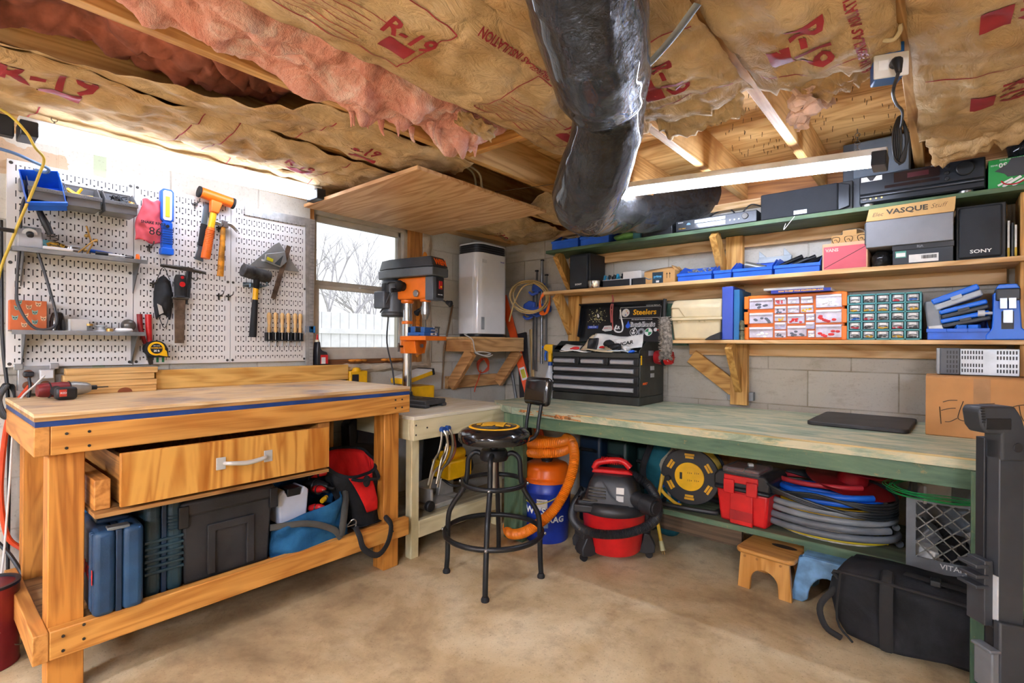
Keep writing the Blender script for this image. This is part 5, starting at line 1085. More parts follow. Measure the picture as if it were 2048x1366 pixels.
# leaning long things in the corner
LVO = mat('level_orange', '#f0561a', .4, var=.08)
lv = thing('spirit_level', 'long orange spirit level leaning in the room corner', 'level', (.40, -.10, 0))
b = B(); p0, p1 = V((.24, -.06, .02)), V((-.395, .062, 1.53)); d = (p1-p0)
b.beam(p0, p1, .022, .062, (1, .35, 0)); obj('bar', b, LVO, lv, bevel=.002)
for f in (.40, .58, .72):
    q = p0+d*f; b = B(); b.beam(q-d*.022, q+d*.022, .026, .035, (1, .35, 0)); obj('vial', b, mat('vial_yellow', '#c8c02a', .3), lv, bevel=.002); b = B(); b.beam(q-d*.032, q+d*.032, .024, .046, (1, .35, 0)); obj('vial_frame', b, WHITE, lv)
single('wooden_dowel', B().beam((.42, -.10, .0), (.28, -.012, 1.25), .018, .03), PALE_ := wood('dowel', '#d9bb83', '#b8935a', 'z'), 'pale wooden stick leaning behind the orange level', 'stick')
single('dark_board', B().beam((.40, -.17, .0), (.20, -.03, 1.22), .09, .02, (0, 1, 0)), mat('dark_slate', '#2e2d30', .6), 'dark board leaning in the corner between the level and the purifier shelf', 'board')
single('steel_pipe', B().cyl((.44, -.21, .0), (.10, -.05, .98), .012, n=14), mat('pipe_grey', '#8b8f92', .35, .7), 'grey steel pipe leaning in the corner below the purifier shelf', 'pipe')
# bar clamps hung on the wall
CLB = mat('clamp_blue', '#3f62c0', .4, var=.12)
clab = ('leftmost blue headed bar clamp', 'second blue headed bar clamp', 'third blue headed bar clamp with the highest bar', 'rightmost blue headed bar clamp')
for k, (x, zt, zb, zh) in enumerate(((.34, 1.62, .93, 1.43), (.38, 1.70, .92, 1.38), (.425, 1.78, .98, 1.57), (.475, 1.66, 1.0, 1.40))):
    c = thing('bar_clamp', clab[k]+' hung on the right wall', 'clamp', (x, -.05-.012*(k % 2), zb), 0, 'bar clamps on the right wall')
    b = B().box(-.006, .006, -.012, .0, 0, zt-zb) if k != 2 else B().cyl((0, -.01, 0), (0, -.01, zt-zb), .011, n=12); obj('bar', b, mat('clamp_bar', '#86888a', .35, .8), c)
    h_ = zh-zb; b = B(); b.prism([(-.03, h_-.035), (.035, h_-.02), (.035, h_+.03), (-.02, h_+.045), (-.075, h_+.02), (-.08, h_-.02)], -.045, .015); obj('head', b, CLB, c, bevel=.008)
    obj('trigger', B().tube([(-.02, -.03, h_-.03), (-.06, -.05, h_-.05), (-.09, -.06, h_-.03)], [.012, .011, .008], 8, k=4), CLB, c); obj('end_stop', B().box(-.012, .012, -.018, .004, zt-zb, zt-zb+.012), BLK, c, bevel=.003)
b = B(); random.seed(51); pts = []
for k in range(5*16):
    a = 2*PI*k/16; r_ = .135+.02*math.sin(k*.37); pts.append((.475+r_*1.05*math.cos(a)+.012*math.sin(k*.21), -.27+.05*math.cos(a+.6)+.012*math.sin(k*.13), 1.475+r_*math.sin(a)*.82))
b.tube(pts, .0055, 7, k=3); b.tube([(.52, -.28, 1.585), (.44, -.32, 1.55), (.38, -.34, 1.44), (.345, -.34, 1.35), (.33, -.34, 1.30)], .006, 8, k=6)
single('tubing_coil', b, mat('clear_tubing', '#b89a62', .2, var=.2, coat=.3), 'coil of yellowish clear tubing hung over the end of the middle shelf', 'tubing')
b = B()
for k in range(6): b.tube([(.52+.008*k, -.16, 1.52), (.49, -.17, 1.46), (.50+.008*k, -.18, 1.36), (.56, -.17, 1.37+.006*k), (.57, -.16, 1.46)], .0055, 7, True, k=6)
single('coiled_cord', b, mat('bright_orange_cord', '#f07018', .5), 'bright orange cord coiled beside the end of the middle shelf', 'cord')
# ================================================================ WALL SHELVES
SY = -.28
GRNX = wood('green_paint', '#56714f', '#3c5440', 'x', 18, 2, .6, '#6d8062')
EDGE = wood('shelf_pine', '#e0b983', '#bf8f53', 'x', 26, 2, .5)
Z1, Z2, Z3 = 1.163, 1.512, 1.806
single('shelf_plank', B().box(.62, 3.45, SY, -.003, Z3-.022, Z3), GRNX, 'green painted top shelf plank holding the stereo gear', 'shelf', bevel=.002)
single('shelf_plank', B().box(.60, 3.45, SY, -.003, Z2-.022, Z2), EDGE, 'bare pine middle shelf plank holding blue bins and shoe boxes', 'shelf', bevel=.002)
single('shelf_plank', B().box(1.53, 3.45, SY, -.003, Z1-.02, Z1), EDGE, 'bare pine lowest shelf plank holding the drawer cabinets', 'shelf', bevel=.002)
for z, x0, lab in ((Z3, .66, 'pine wall cleat under the green top shelf'), (Z2, .72, 'pine wall cleat under the middle shelf'), (Z1, 1.58, 'pine wall cleat under the lowest shelf')):
    single('wall_cleat', B().box(x0, 3.03, -.038, -.003, z-.0225-.068, z-.0225), wood('cleat_pine', '#dcb682', '#b98a50', 'x', 20, 2), lab, 'cleat', bevel=.002)
POST = wood('post_pine', '#d6a55c', '#a8742f', 'z', 30, 2)
def bracket(label, x, z, drop, post=None, d=.24, w=.038):
    s = thing('shelf_bracket', label, 'bracket', (x, 0, z), 0, 'wooden shelf brackets')
    b = B(); b.beam((0, SY+.035, -.002), (0, -.05, -drop), w, .085, (0, -1, .3)); obj('strut', b, POST, s, bevel=.002)
    if post: obj('post', B().box(-.048+post[2], .048+post[2], -.078, -.039, -post[0], -post[1]), POST, s, bevel=.002)
    return s
bracket('wooden strut under the left end of the green top shelf', .70, Z3-.024, .24)
bracket('wooden strut and post under the left end of the middle shelf', .70, Z2-.024, .26, (.42, .0, .03))
bracket('pale wooden strut under the green top shelf above the blue bins', 1.80, Z3-.024, .25, (.30, .0, .06))
bracket('wooden bracket post under the lowest shelf above the green bench', 1.89, Z1-.022, .26, (.36, .0, .0))
for sx_ in (-.06, .06): obj('steel_tab', B().box(sx_-.012, sx_+.012, -.046, -.002, -.335, -.285), mat('galvanised', '#8d9499', .45, .8), bpy.data.objects['shelf_bracket.003'])
b = B(); b.beam((1.60, -.045, Z1-.1), (1.86, -.045, .87), .03, .09, (1, 0, .8)); single('diagonal_brace', b, wood('post_pine', '#d6a55c', '#a8742f', 'x', 30, 2), 'diagonal wooden brace on the wall left of the bench bracket post', 'brace', bevel=.002)
single('shelf_support', B().box(3.055, 3.13, -.24, -.05, .80, Z3-.023), POST, 'wide upright board carrying the shelves at the right edge', 'board', bevel=.003)
single('wall_panel', B().box(.75, 1.56, -.022, -.002, 1.13, 1.405), mat('panel_green', '#5e8a78', .6, var=.3), 'green painted board on the wall behind the open tool chest', 'board')
# ---------- top shelf contents
def bluebin(label, x, y, z, w, d, h, hf, group, m=BLUE, parent_rz=0):
    g = thing('storage_bin', label, 'bin', (x, y, z), parent_rz, group); b = open_bin(B(), w, d, h, hf)
    for f in (.33, .67): b.box(w*f-.001, w*f+.001, -d-.0075, -d-.005, hf-.016, hf)
    obj('bin_shell', b, m, g, bevel=.0015); return g
BB2 = mat('bin_blue', '#2464d8', .35, var=.08)
bluebin('blue bin at the left end of the green top shelf', .665, -.06, Z3+.001, .22, .205, .115, .06, 'blue bins on the top shelf', BB2)
bluebin('blue bin under the duct, second on the green top shelf', .905, -.06, Z3+.001, .22, .205, .115, .06, 'blue bins on the top shelf', BB2)
random.seed(41)
def junk(label, name, m, c, s, n=12, r=.006, cat='fittings'):
    b = B()
    for _ in range(n):
        p = V(c)+V((random.uniform(-1, 1)*s[0], random.uniform(-1, 1)*s[1], random.uniform(0, 1)*s[2])); dd = V((random.uniform(-1, 1), random.uniform(-1, 1), random.uniform(-.4, .6))).normalized()*r*random.uniform(2, 4)
        b.cyl(p-dd, p+dd, r*random.uniform(.5, 1), n=7)
    o_ = single(name, b, m, label, cat); o_['kind'] = 'stuff'; return o_
junk('odds and ends heaped in the leftmost top shelf bin', 'mixed_fittings', mat('mixed_brown', '#a98a6e', .6, var=.4, scale=40), (.775, -.15, Z3+.05), (.08, .06, .04), 20, .01)
b = B(); b.sphere((0, 0, .02), .10, 16, 10, (1.1, .6, .28)); b.v = [p+V((noise.noise(p*14), noise.noise(p*14+V((3, 0, 0))), noise.noise(p*14+V((0, 3, 0)))*.6))*.02 for p in b.v]
single('plastic_bag', b, mat('green_bag', '#6fae62', .4, var=.2), 'green plastic bag squashed under the duct on the top shelf', 'bag', (1.24, -.2, Z3+.012))
single('equipment_case', B().box(0, .20, -.2, 0, 0, .085), BLK, 'low black case between the green bag and the disc player', 'case', (1.35, -.05, Z3+.001), 0, bevel=.003)
single('teal_book', B().box(0, .05, -.2, 0, 0, .075), mat('teal_card', '#3f7d8e', .6), 'teal box edge beside the low black case', 'box', (1.295, -.06, Z3+.001), 0, bevel=.002)
dv = thing('dvd_player', 'slim black disc player on the green top shelf', 'disc player', (1.575, -.03, Z3+.001)); GL2 = mat('gear_black', '#24282e', .3, .2, .1)
obj('case', B().box(0, .455, -.225, 0, .006, .07), GL2, dv, bevel=.003); obj('disc_tray', B().box(.115, .29, -.229, -.224, .042, .062), mat('tray_silver', '#a9b0b8', .25, .5), dv, bevel=.001); obj('display_window', B().box(.115, .29, -.228, -.224, .014, .038), mat('dark_window', '#2a1f1e', .1), dv)
obj('jog_dial', B().cyl((.395, -.224, .044), (.395, -.232, .044), .017, n=22), DSTEEL, dv, bevel=.002)
for k in range(3): obj('button', B().cyl((.315+k*.024, -.224, .032), (.315+k*.024, -.229, .032), .0045, n=12), mat('light_grey', '#cfd2d4', .4), dv)
text('SONY', .010, INKW, dv, (.03, -.2258, .058), sx=1.2); text('DVD VIDEO', .008, INKY, dv, (.04, -.2258, .022)); obj('disc_badge', B().prism([(.012*math.cos(PI*k/10), .012*math.sin(PI*k/10)) for k in range(11)], -.2265, -.225, 'y', T(.078, 0, .04)), mat('badge_blue', '#7fb0e0', .4), dv)
for x in (.04, .41): obj('foot', B().cyl((x, -.19, 0), (x, -.19, .006), .014), BLK, dv)
cord('black cable looping up from behind the disc player', [(1.66, -.06, Z3+.07), (1.72, -.05, Z3+.13), (1.82, -.05, Z3+.15), (1.88, -.06, Z3+.10), (1.95, -.07, Z3+.15), (2.03, -.06, Z3+.12)], .004, BLK)
cs = thing('center_speaker', 'long black centre speaker on the green top shelf', 'speaker', (2.045, -.03, Z3+.001)); CLO = mat('speaker_cloth', '#22262c', .8, var=.1, bump=.3, bscale=600)
obj('cabinet', B().box(0, .42, -.20, 0, 0, .148), mat('cabinet_black', '#191b1e', .5), cs, bevel=.003); obj('grille', B().box(.004, .36, -.223, -.198, .004, .144), CLO, cs, bevel=.006); obj('badge', B().box(.165, .225, -.2255, -.222, .012, .032), mat('badge_silver', '#aab0b6', .35, .5), cs)
b = B(); b.prism([(.36, .004), (.41, .02), (.41, .128), (.36, .144)], -.218, -.198); obj('end_cheek', b, GL2, cs, bevel=.004)
bs = thing('bookshelf_speaker', 'large grey black speaker cabinet standing behind the right shelf lamp', 'speaker', (2.42, -.10, Z3+.001)); obj('cabinet', B().box(0, .27, -.10, .05, 0, .34), mat('cabinet_grey', '#3c434b', .4), bs, bevel=.004); obj('grille', B().box(.045, .265, -.108, -.098, .16, .335), mat('grille_grey', '#5a6570', .6), bs, bevel=.004)
rc = thing('stereo_receiver', 'wide black stereo receiver with a big volume knob on the green top shelf', 'receiver', (2.495, -.012, Z3+.001)); 
obj('case', B().box(0, .452, -.235, 0, .015, .148), GL2, rc, bevel=.003); b = B(); b.box(.002, .45, -.246, -.234, .06, .147); b.tube([(.003, -.238, .05), (.449, -.238, .05)], .012, 10); b.box(.002, .45, -.243, -.234, .018, .05); fa = obj('front_panel', b, GL2, rc, bevel=.004)
obj('display_window', B().box(.135, .30, -.249, -.245, .095, .14), mat('dark_window', '#2a1f1e', .1), rc); obj('display_segments', B().box(.185, .262, -.2498, -.2488, .108, .13), mat('display_red', '#4a1a22', .3), rc); obj('volume_knob', B().cyl((.385, -.245, .108), (.385, -.262, .108), .032, n=36), mat('knob_black', '#1a1c1f', .35), rc, bevel=.005)
for z in (.075, .10, .13): obj('selector_knob', B().cyl((.325, -.245, z), (.325, -.254, z), .009, n=20), mat('knob_black', '#1a1c1f', .35), rc, bevel=.002)
st_ = obj('sticker', B().prism([(.008, .12), (.09, .12), (.09, .142), (.008, .142)], -.2475, -.246), mat('paper_white', '#e4e2dc', .7), rc); obj('sticker_wedge', B().prism([(.03, .142), (.068, .142), (.054, .122), (.043, .122)], -.2482, -.2474), BLK, st_)
obj('display_bar', B().box(.10, .30, -.248, -.2455, .075, .088), mat('dark_window', '#2a1f1e', .1), rc); text('PIONEER', .008, INKW, rc, (.285, -.2468, .1435)); obj('power_button', B().box(.012, .03, -.246, -.242, .03, .04), DSTEEL, rc, bevel=.001)
for k in range(3): obj('jack', B().cyl((.045+k*.022, -.2425, .035), (.045+k*.022, -.247, .035), .004, n=10), mat('brass_pale', '#caa35e', .35, .7), rc)
for x in (.035, .39): obj('foot', B().cyl((x, -.215, -.0), (x, -.215, .0165), .026, n=24), mat('foot_silver', '#b9bcc0', .25, .8), rc, bevel=.003)
gb = thing('bag_carton', 'green carton of garbage bags printed upside down with 50', 'box', (2.955, -.02, Z3+.001)); obj('carton', B().box(0, .26, -.235, 0, 0, .125), mat('carton_green', '#1f9a45', .5, var=.08), gb, bevel=.002)
b = B(); b.prism([(.02, .075), (.05, .06), (.06, .045), (.2, .04), (.25, .09), (.24, .12), (.07, .12), (.06, .10)], -.238, -.235); obj('bag_picture', b, mat('print_dark', '#3a3d42', .5), gb); text('50', .026, INKW, gb, (.045, -.2365, .098), rot=(PI/2, PI, 0), bold=.0008); text('BAGS', .009, INKW, gb, (.018, -.2365, .10), rot=(PI/2, PI, 0))
b = B(); b.beam((.03, -.236, .012), (.075, -.236, .036), .001, .008); b.beam((.045, -.236, .005), (.10, -.236, .04), .001, .010); b.beam((.075, -.236, .005), (.13, -.236, .04), .001, .010); obj('stripe', b, INKW, gb); b = B(); b.tube([(.04, -.2362, .03), (.055, -.2362, .014), (.09, -.2362, .012), (.12, -.2362, .03)], .003, 6, k=5); obj('red_swoosh', b, INKR, gb)
text('33 GALLON BLACK TRASH BAGS', .009, INKW, gb, (.10, -.2365, .119), rot=(PI/2, PI, 0))
b = B(); b.sphere((0, 0, .05), .11, 18, 12, (1, .7, .9)); b.v = [p+V((noise.noise(p*11), noise.noise(p*11+V((3, 0, 0))), noise.noise(p*11+V((0, 3, 0)))))*.03 for p in b.v]
single('garbage_bag', b, FILM, 'glossy black garbage bag on top of the green carton at the right edge', 'bag', (3.12, -.10, Z3+.165), angle=60)
# ---------- middle shelf contents
def speaker(label, x, y, z, w, d, h, ts):
    s = thing('bookshelf_speaker', label, 'speaker', (x, y, z)); obj('cabinet', B().box(0, w, -d, 0, 0, h), mat('cabinet_black', '#191b1e', .5), s, bevel=.003)
    obj('grille', B().box(.008, w-.012, -d-.018, -d+.002, .008, h-.008), mat('grille_blue', '#23282f', .7, bump=.2, bscale=500), s, bevel=.008); text('SONY', ts, INKW, s, (w*.5, -d-.0188, h*.14), bold=.0004, sx=1.25); return s
speaker('tall black bookshelf speaker at the left end of the middle shelf', .80, -.03, Z2+.001, .165, .205, .247, .016)
speaker('big black speaker between the shoe boxes and the magazines', 2.852, -.02, Z2+.001, .16, .225, .238, .021)
cp = thing('steel_bowl', 'small shiny steel bowl in front of the left speaker', 'bowl', (1.005, -.225, Z2+.001)); b = B(); b.lathe([(.001, 0), (.048, 0), (.055, .02), (.058, .05), (.061, .05), (.056, .045), (.046, .004), (.001, .003)], 30); obj('bowl_body', b, mat('chrome', '#c9ccce', .12, 1, .05), cp)
hl = ('teal and black spring clamp leftmost behind the steel bowl', 'teal and black spring clamp behind the steel bowl', 'teal and black spring clamp left of the small white box', 'teal and black spring clamp behind the soundbar')
for k in range(9):
    x = 1.02+k*.031; g = thing('spring_clamp', ('teal and black spring clamp heaped behind the grey soundbar' if k not in (0, 1) else hl[k]), 'clamp', (x, -.11+.01*(k % 3), Z2+.001), .5*k, 'spring clamps on the middle shelf' if k > 1 else 'spring clamps on the middle shelf')
    b = B(); b.tube([(-.012, 0, .0), (-.016, 0, .06), (-.006, 0, .10)], [.006, .008, .011], 8, k=3); b.tube([(.012, 0, .0), (.016, 0, .06), (.014, .01, .09)], [.006, .008, .011], 8, k=3); obj('jaw', b, BLK if k % 3 else mat('clamp_teal', '#2f9bc4', .4), g); b = B(); b.cyl((-.018, 0, .05), (.018, 0, .05), .009, n=10); obj('spring', b, mat('clamp_teal', '#2f9bc4', .4) if k % 2 else BLK, g)
sb = thing('soundbar', 'short grey black soundbar with a pale rim on the middle shelf', 'speaker', (1.075, -.19, Z2+.001)); obj('body', B().box(0, .205, -.065, .03, 0, .045), CLO, sb, bevel=.004); obj('rim', B().box(.198, .206, -.067, -.06, .0, .047).box(0, .206, -.067, -.06, .044, .047), mat('light_grey', '#cfd2d4', .4), sb)
single('carton', B().box(0, .09, -.06, .02, 0, .045), BLK, 'low black box between the soundbar and the parcel carton', 'box', (1.285, -.185, Z2+.001), 0, bevel=.003)
single('carton', B().box(0, .13, -.07, .03, 0, .052), mat('white_card', '#d8d5cf', .7, var=.06), 'small white box sitting behind the soundbar', 'box', (1.195, -.13, Z2+.048), 0, bevel=.002); single('carton', B().box(0, .14, -.07, .03, 0, .046), mat('dark_card', '#3a3734', .7), 'dark box hidden under the small white box', 'box', (1.19, -.13, Z2+.001), bevel=.002)
pb_ = thing('parcel_carton', 'small brown parcel carton with a dark blue label and open flaps', 'box', (1.365, -.10, Z2+.001)); obj('carton', B().box(0, .20, -.14, 0, 0, .078), CARD, pb_, bevel=.002)
b = B(); b.add([(0, -.14, .078), (.20, -.14, .078), (.17, -.09, .105), (.02, -.08, .10)], [(0, 1, 2, 3)]); b.add([(0, 0, .078), (.2, 0, .078), (.19, -.045, .108), (.01, -.05, .105)], [(0, 1, 2, 3)]); b.add([(.2, -.14, .078), (.2, 0, .078), (.16, -.02, .115), (.17, -.12, .11)], [(0, 1, 2, 3)]); obj('flap', b, CARD, pb_, solid=.003)
lb = obj('label', B().box(.055, .125, -.1415, -.1395, 0, .072), mat('label_navy', '#1e3442', .4), pb_); text('prime', .022, mat('print_sky', '#5fb8e6', .5), lb, (.09, -.1422, .045), bold=.0005); b = B(); b.tube([(.065, -.1422, .034), (.09, -.1422, .028), (.115, -.1422, .036)], .0016, 6, k=4); b.tube([(.006, -.1412, .045), (.03, -.1412, .032), (.05, -.1412, .034)], .0022, 6, k=4); obj('smile', b, mat('print_sky2', '#2d7da8', .5), pb_); obj('code_patch', B().box(.08, .10, -.1424, -.1416, .008, .02), WHITE, lb)
b = B()
for x in (.15, .168): b.box(x-.001, x+.001, -.141, -.14, .03, .06); b.prism([(x-.005, .055), (x+.005, .055), (x, .066)], -.141, -.14)
obj('arrow', b, INKB, pb_)
binL = ('blue bin of shiny fasteners right of the parcel carton', 'narrow blue bin, second in the middle shelf row', 'wide blue bin with a grey cylinder, third in the middle shelf row', 'blue bin of dark sockets beside the red shoe box')
for k, (x, w) in enumerate(((1.585, .20), (1.80, .095), (1.905, .20), (2.118, .21))): bluebin(binL[k], x, -.05, Z2+.001, w, .195, .10, .048, 'blue bins on the middle shelf', BB2)
junk('loose shiny fasteners in the first middle shelf bin', 'loose_fasteners', mat('zinc', '#c4c6c6', .3, .7, .3, 60), (1.68, -.14, Z2+.04), (.08, .06, .035), 40, .005); junk('white wall plugs in the narrow blue bin', 'wall_plugs', WHITE, (1.845, -.15, Z2+.03), (.035, .05, .025), 22, .004)
for k, (x, y, z, a) in enumerate(((2.18, -.13, .075, .5), (2.24, -.12, .07, .4), (2.28, -.14, .06, .6), (2.21, -.16, .055, .3))):
    g = single('socket_wrench', B().tube([(-.07, 0, -.02), (0, 0, .01), (.05, 0, .03)], [.008, .012, .014], 10, k=2), mat('black_oxide', '#26282b', .35, .6), ('longest dark wrench sticking out of the socket bin', 'dark wrench at the back of the socket bin', 'dark wrench at the right of the socket bin', 'short dark wrench at the front of the socket bin')[k], 'wrench', (x, y, Z2+z), a)
single('metal_cylinder', B().cyl((0, 0, 0), (.11, -.02, -.035), .02, n=18), mat('cyl_grey', '#8f8f88', .35, .6), 'dull grey cylinder tipped into the third blue bin', 'cylinder', (1.94, -.13, Z2+.085), bevel=.003)
pt = thing('grey_tray', 'pale grey plastic tray standing behind the third blue bin', 'tray', (1.99, -.03, Z2+.001)); b = B(); b.box(0, .17, -.018, 0, 0, .13); b.box(0, .17, -.03, -.018, .095, .12); b.prism([(0, .13), (.04, .13), (0, .17)], -.018, -.0); b.prism([(.13, .13), (.17, .13), (.13, .175)], -.018, 0); obj('tray_body', b, mat('tray_grey', '#a9b1b6', .4), pt, bevel=.002)
vn = thing('shoe_box', 'red fronted tan shoe box with a diagonal lid line', 'box', (2.34, -.05, Z2+.001)); obj('carton', B().box(0, .19, -.20, 0, 0, .135), mat('tan_card', '#cfa27e', .7, var=.06), vn, bevel=.002); obj('red_end', B().box(.006, .184, -.2012, -.1995, .006, .118), mat('vans_red', '#c4525e', .6, var=.05), vn); text('VANS', .022, mat('pale_print', '#e6b5a8', .6), vn, (.042, -.2018, .10), bold=.0008); b = B(); b.beam((.01, -.2016, .012), (.184, -.2016, .108), .0008, .0025); obj('lid_line', b, INKB, vn)
sb2 = thing('carton', 'small tan carton printed with shield logos on top of the red shoe box', 'box', (2.365, -.03, Z2+.1375)); obj('box', B().box(0, .16, -.12, 0, 0, .055), CARD, sb2, bevel=.002); b = B(); b.box(.05, .11, -.122, -.115, .045, .075); obj('tab', b, CARD, sb2)
for x in (.02, .075, .13):
    sh = [(x-.016, .04), (x, .046), (x+.016, .04), (x+.014, .022), (x, .008), (x-.014, .022)]; b = B(); b.tube([(p[0], -.1208, p[1]) for p in sh], .0014, 5, True, k=4); b.tube([(x-.008, -.1208, .028), (x+.002, -.1208, .032), (x+.007, -.1208, .02)], .0012, 5, k=3); obj('shield_print', b, INKB, sb2)
b = B(); b.tube([(.03, -.06, .05), (.05, -.06, .085), (.12, -.06, .085), (.15, -.06, .05)], .004, 7, k=5); obj('handle', b, mat('twine', '#8d7a60', .7), sb2)
lbx = thing('shoe_box', 'dark shoe box with a barcode label under the big grey lidded box', 'box', (2.628, -.03, Z2+.001)); obj('carton', B().box(0, .215, -.24, 0, 0, .088), mat('box_dark', '#20272f', .5, var=.15), lbx, bevel=.002); b = B(); b.box(-.002, .218, -.243, 0, .066, .09); obj('lid', b, mat('box_black', '#15171a', .4, var=.2), lbx, bevel=.001)
text('RIA', .015, GREY, lbx, (.10, -.2436, .078), bold=.0004); obj('price_tag', B().box(.01, .05, -.2412, -.2395, .032, .062), mat('tag_teal', '#4f9a88', .6), lbx); obj('tag_face', B().box(.013, .047, -.2418, -.241, .036, .054), mat('paper_white', '#e4e2dc', .7), lbx); cl_ = obj('barcode_label', B().box(.06, .165, -.2412, -.2395, .006, .042), mat('paper_white', '#e4e2dc', .7), lbx)
random.seed(2); b = B(); x = .105
while x < .158: w_ = random.choice((.0008, .0014, .0022)); b.box(x, x+w_, -.242, -.2411, .02, .036); x += w_+random.choice((.0009, .0014))
obj('barcode', b, INKB, cl_)
b = B(); b.sphere((.0, -.12, .04), .05, 14, 10, (.8, 1.8, .9)); b.v = [p+V((noise.noise(p*20), noise.noise(p*20+V((3, 0, 0))), noise.noise(p*20+V((0, 3, 0)))))*.012 for p in b.v]
single('plastic_bag', b, FILM, 'crumpled black bag left of the dark barcode shoe box', 'bag', (2.575, -.03, Z2+.004))
vq = thing('shoe_box', 'large grey shoe box with an open lettered tan flap', 'box', (2.525, -.02, Z2+.0915)); obj('carton', B().box(0, .318, -.262, 0, 0, .125), mat('box_grey', '#84858a', .6, var=.06), vq, bevel=.003); b = B(); b.prism([(.0, .125), (.318, .125), (.322, .135), (.325, .19), (.012, .182)], -.266, -.262); fl = obj('flap', b, mat('flap_tan', '#d3a96c', .7, var=.08), vq, bevel=.001)
text('VASQUE', .032, mat('print_brown', '#3f3a30', .6), fl, (.155, -.2668, .158), bold=.0008, sx=1.25); text('Elec', .026, mat('pencil_grey', '#8a7a5e', .7), fl, (.045, -.2668, .152), shear=.3); text('Stuff', .030, INKB, fl, (.265, -.2668, .160), shear=.35, bold=-.0008)
obj('lid_edge', B().box(-.006, .0, -.25, -.01, .02, .12), mat('box_black', '#15171a', .4, var=.2), vq)
for k, (x, m_, lab) in enumerate(((3.022, mat('mag_white', '#dcdcd8', .6), 'white magazine with a yellow foot beside the big speaker'), (3.034, BLK, 'black folder among the magazines'), (3.044, mat('mag_white', '#dcdcd8', .6), 'wavy white magazine next to the black folder'))):
    g = single('magazine', B().box(0, .007, -.21, 0, 0, .155-.01*k), m_, lab, 'magazine', (x-.006, -.035, Z2+.001), bevel=.001); 
    if k != 1: obj('yellow_foot', B().box(.0, .0072, -.2112, -.209, .001, .04), mat('mag_yellow', '#b89a20', .6), g)
cord('thin white string hanging from the green shelf edge', [(2.22, SY-.003, Z3-.002), (2.20, SY-.008, Z3-.03), (2.17, SY-.006, Z3-.065), (2.18, SY-.01, Z3-.035)], .0016, WHITE, 'string')
# ---------- lowest shelf contents
bg_ = thing('tool_case', 'beige two part plastic tool case on the lowest shelf', 'tool case', (1.555, -.03, Z1+.001)); BEI = mat('beige_plastic', '#d9c9a2', .45, var=.06)
b = B(); b.box(0, .29, -.235, 0, 0, .122, taper=.01); obj('base', b, BEI, bg_, bevel=.012); b = B(); b.prism([(-.24, .124), (.0, .124), (.0, .19), (-.04, .24), (-.20, .24), (-.24, .20)], -.004, .295, 'x'); obj('lid', b, BEI, bg_, bevel=.014); obj('flange', B().box(-.008, .30, -.246, .0, .115, .13), BEI, bg_, bevel=.003)
b = B()
for x in (.035, .06, .17, .2): b.cyl((x, -.2365, .108), (x, -.242, .108), .005, n=8)
obj('rivet', b, mat('beige_dark', '#b9a67c', .5), bg_); b = B(); b.tube([(.0, -.2425, .19), (.05, -.2425, .19), (.085, -.2425, .135)], .0018, 6); obj('groove', b, mat('beige_dark', '#b9a67c', .5), bg_)
single('pouch', B().prism([(0, 0), (.09, 0), (.09, .045), (.03, .02)], -.04, .0), BLK, 'small black pouch between the beige case and the blue binder', 'pouch', (1.765, -.26, Z1+.001), 0, bevel=.003)
single('ring_binder', B().box(0, .06, -.25, 0, 0, .30), mat('binder_blue', '#3a55b8', .4, var=.06), 'tall blue ring binder standing on the lowest shelf', 'binder', (1.853, -.02, Z1+.001), 0, bevel=.004)
single('hardback_book', B().box(0, .03, -.24, 0, 0, .28), mat('book_blue', '#1f6ea8', .45, var=.06), 'blue book standing right of the ring binder', 'book', (1.915, -.02, Z1+.001), bevel=.002)
for k in range(2):
    g = thing('spray_can', ('lower' if k == 0 else 'upper')+' small camouflage can stacked left of the orange organizer', 'can', (1.958, -.30+.04, Z1+.001+k*.055)); obj('can_body', B().lathe([(.001, 0), (.014, 0), (.0145, .03), (.012, .045), (.008, .052), (.001, .054)], 16), mat('camo', '#6a6a50', .45, .3, .5, 60), g)
oc = thing('organizer_cabinet', 'orange parts organizer with clear drawers on the lowest shelf', 'organizer', (1.975, -.02, Z1+.001)); ORG = mat('organizer_orange', '#f07a1e', .4, var=.05)
CW, CHH = .46, .245; b = B(); b.box(0, CW, -.20, 0, 0, CHH); obj('frame', b, ORG, oc, bevel=.006)
b = B()
for x in (-.012, CW-.012):
    for z in (0, .085, .17): b.box(x, x+.024, -.22, -.19, z, z+.07)
obj('corner_guard', b, ORG, oc, bevel=.004)
DRAW = mat('drawer_frost', '#c9c4d4', .2, var=.12, scale=30, coat=.3); random.seed(17)
drs = [(.014, .168, .12, .058), (.014, .09, .12, .058), (.014, .012, .12, .058), (.335, .165, .115, .066), (.335, .088, .115, .066), (.335, .012, .115, .066)]
drs += [(.142+.062*i, .19, .056, .036) for i in range(3)]+[(.142, .142, .056, .038), (.204, .142, .056, .038), (.266, .142, .058, .038), (.142, .100, .056, .036), (.142, .056, .056, .038), (.142, .012, .056, .038), (.204, .086, .08, .05) , (.204, .018, .09, .056), (.29, .1, .04, .036), (.29, .056, .04, .036), (.3, .012, .03, .036)]
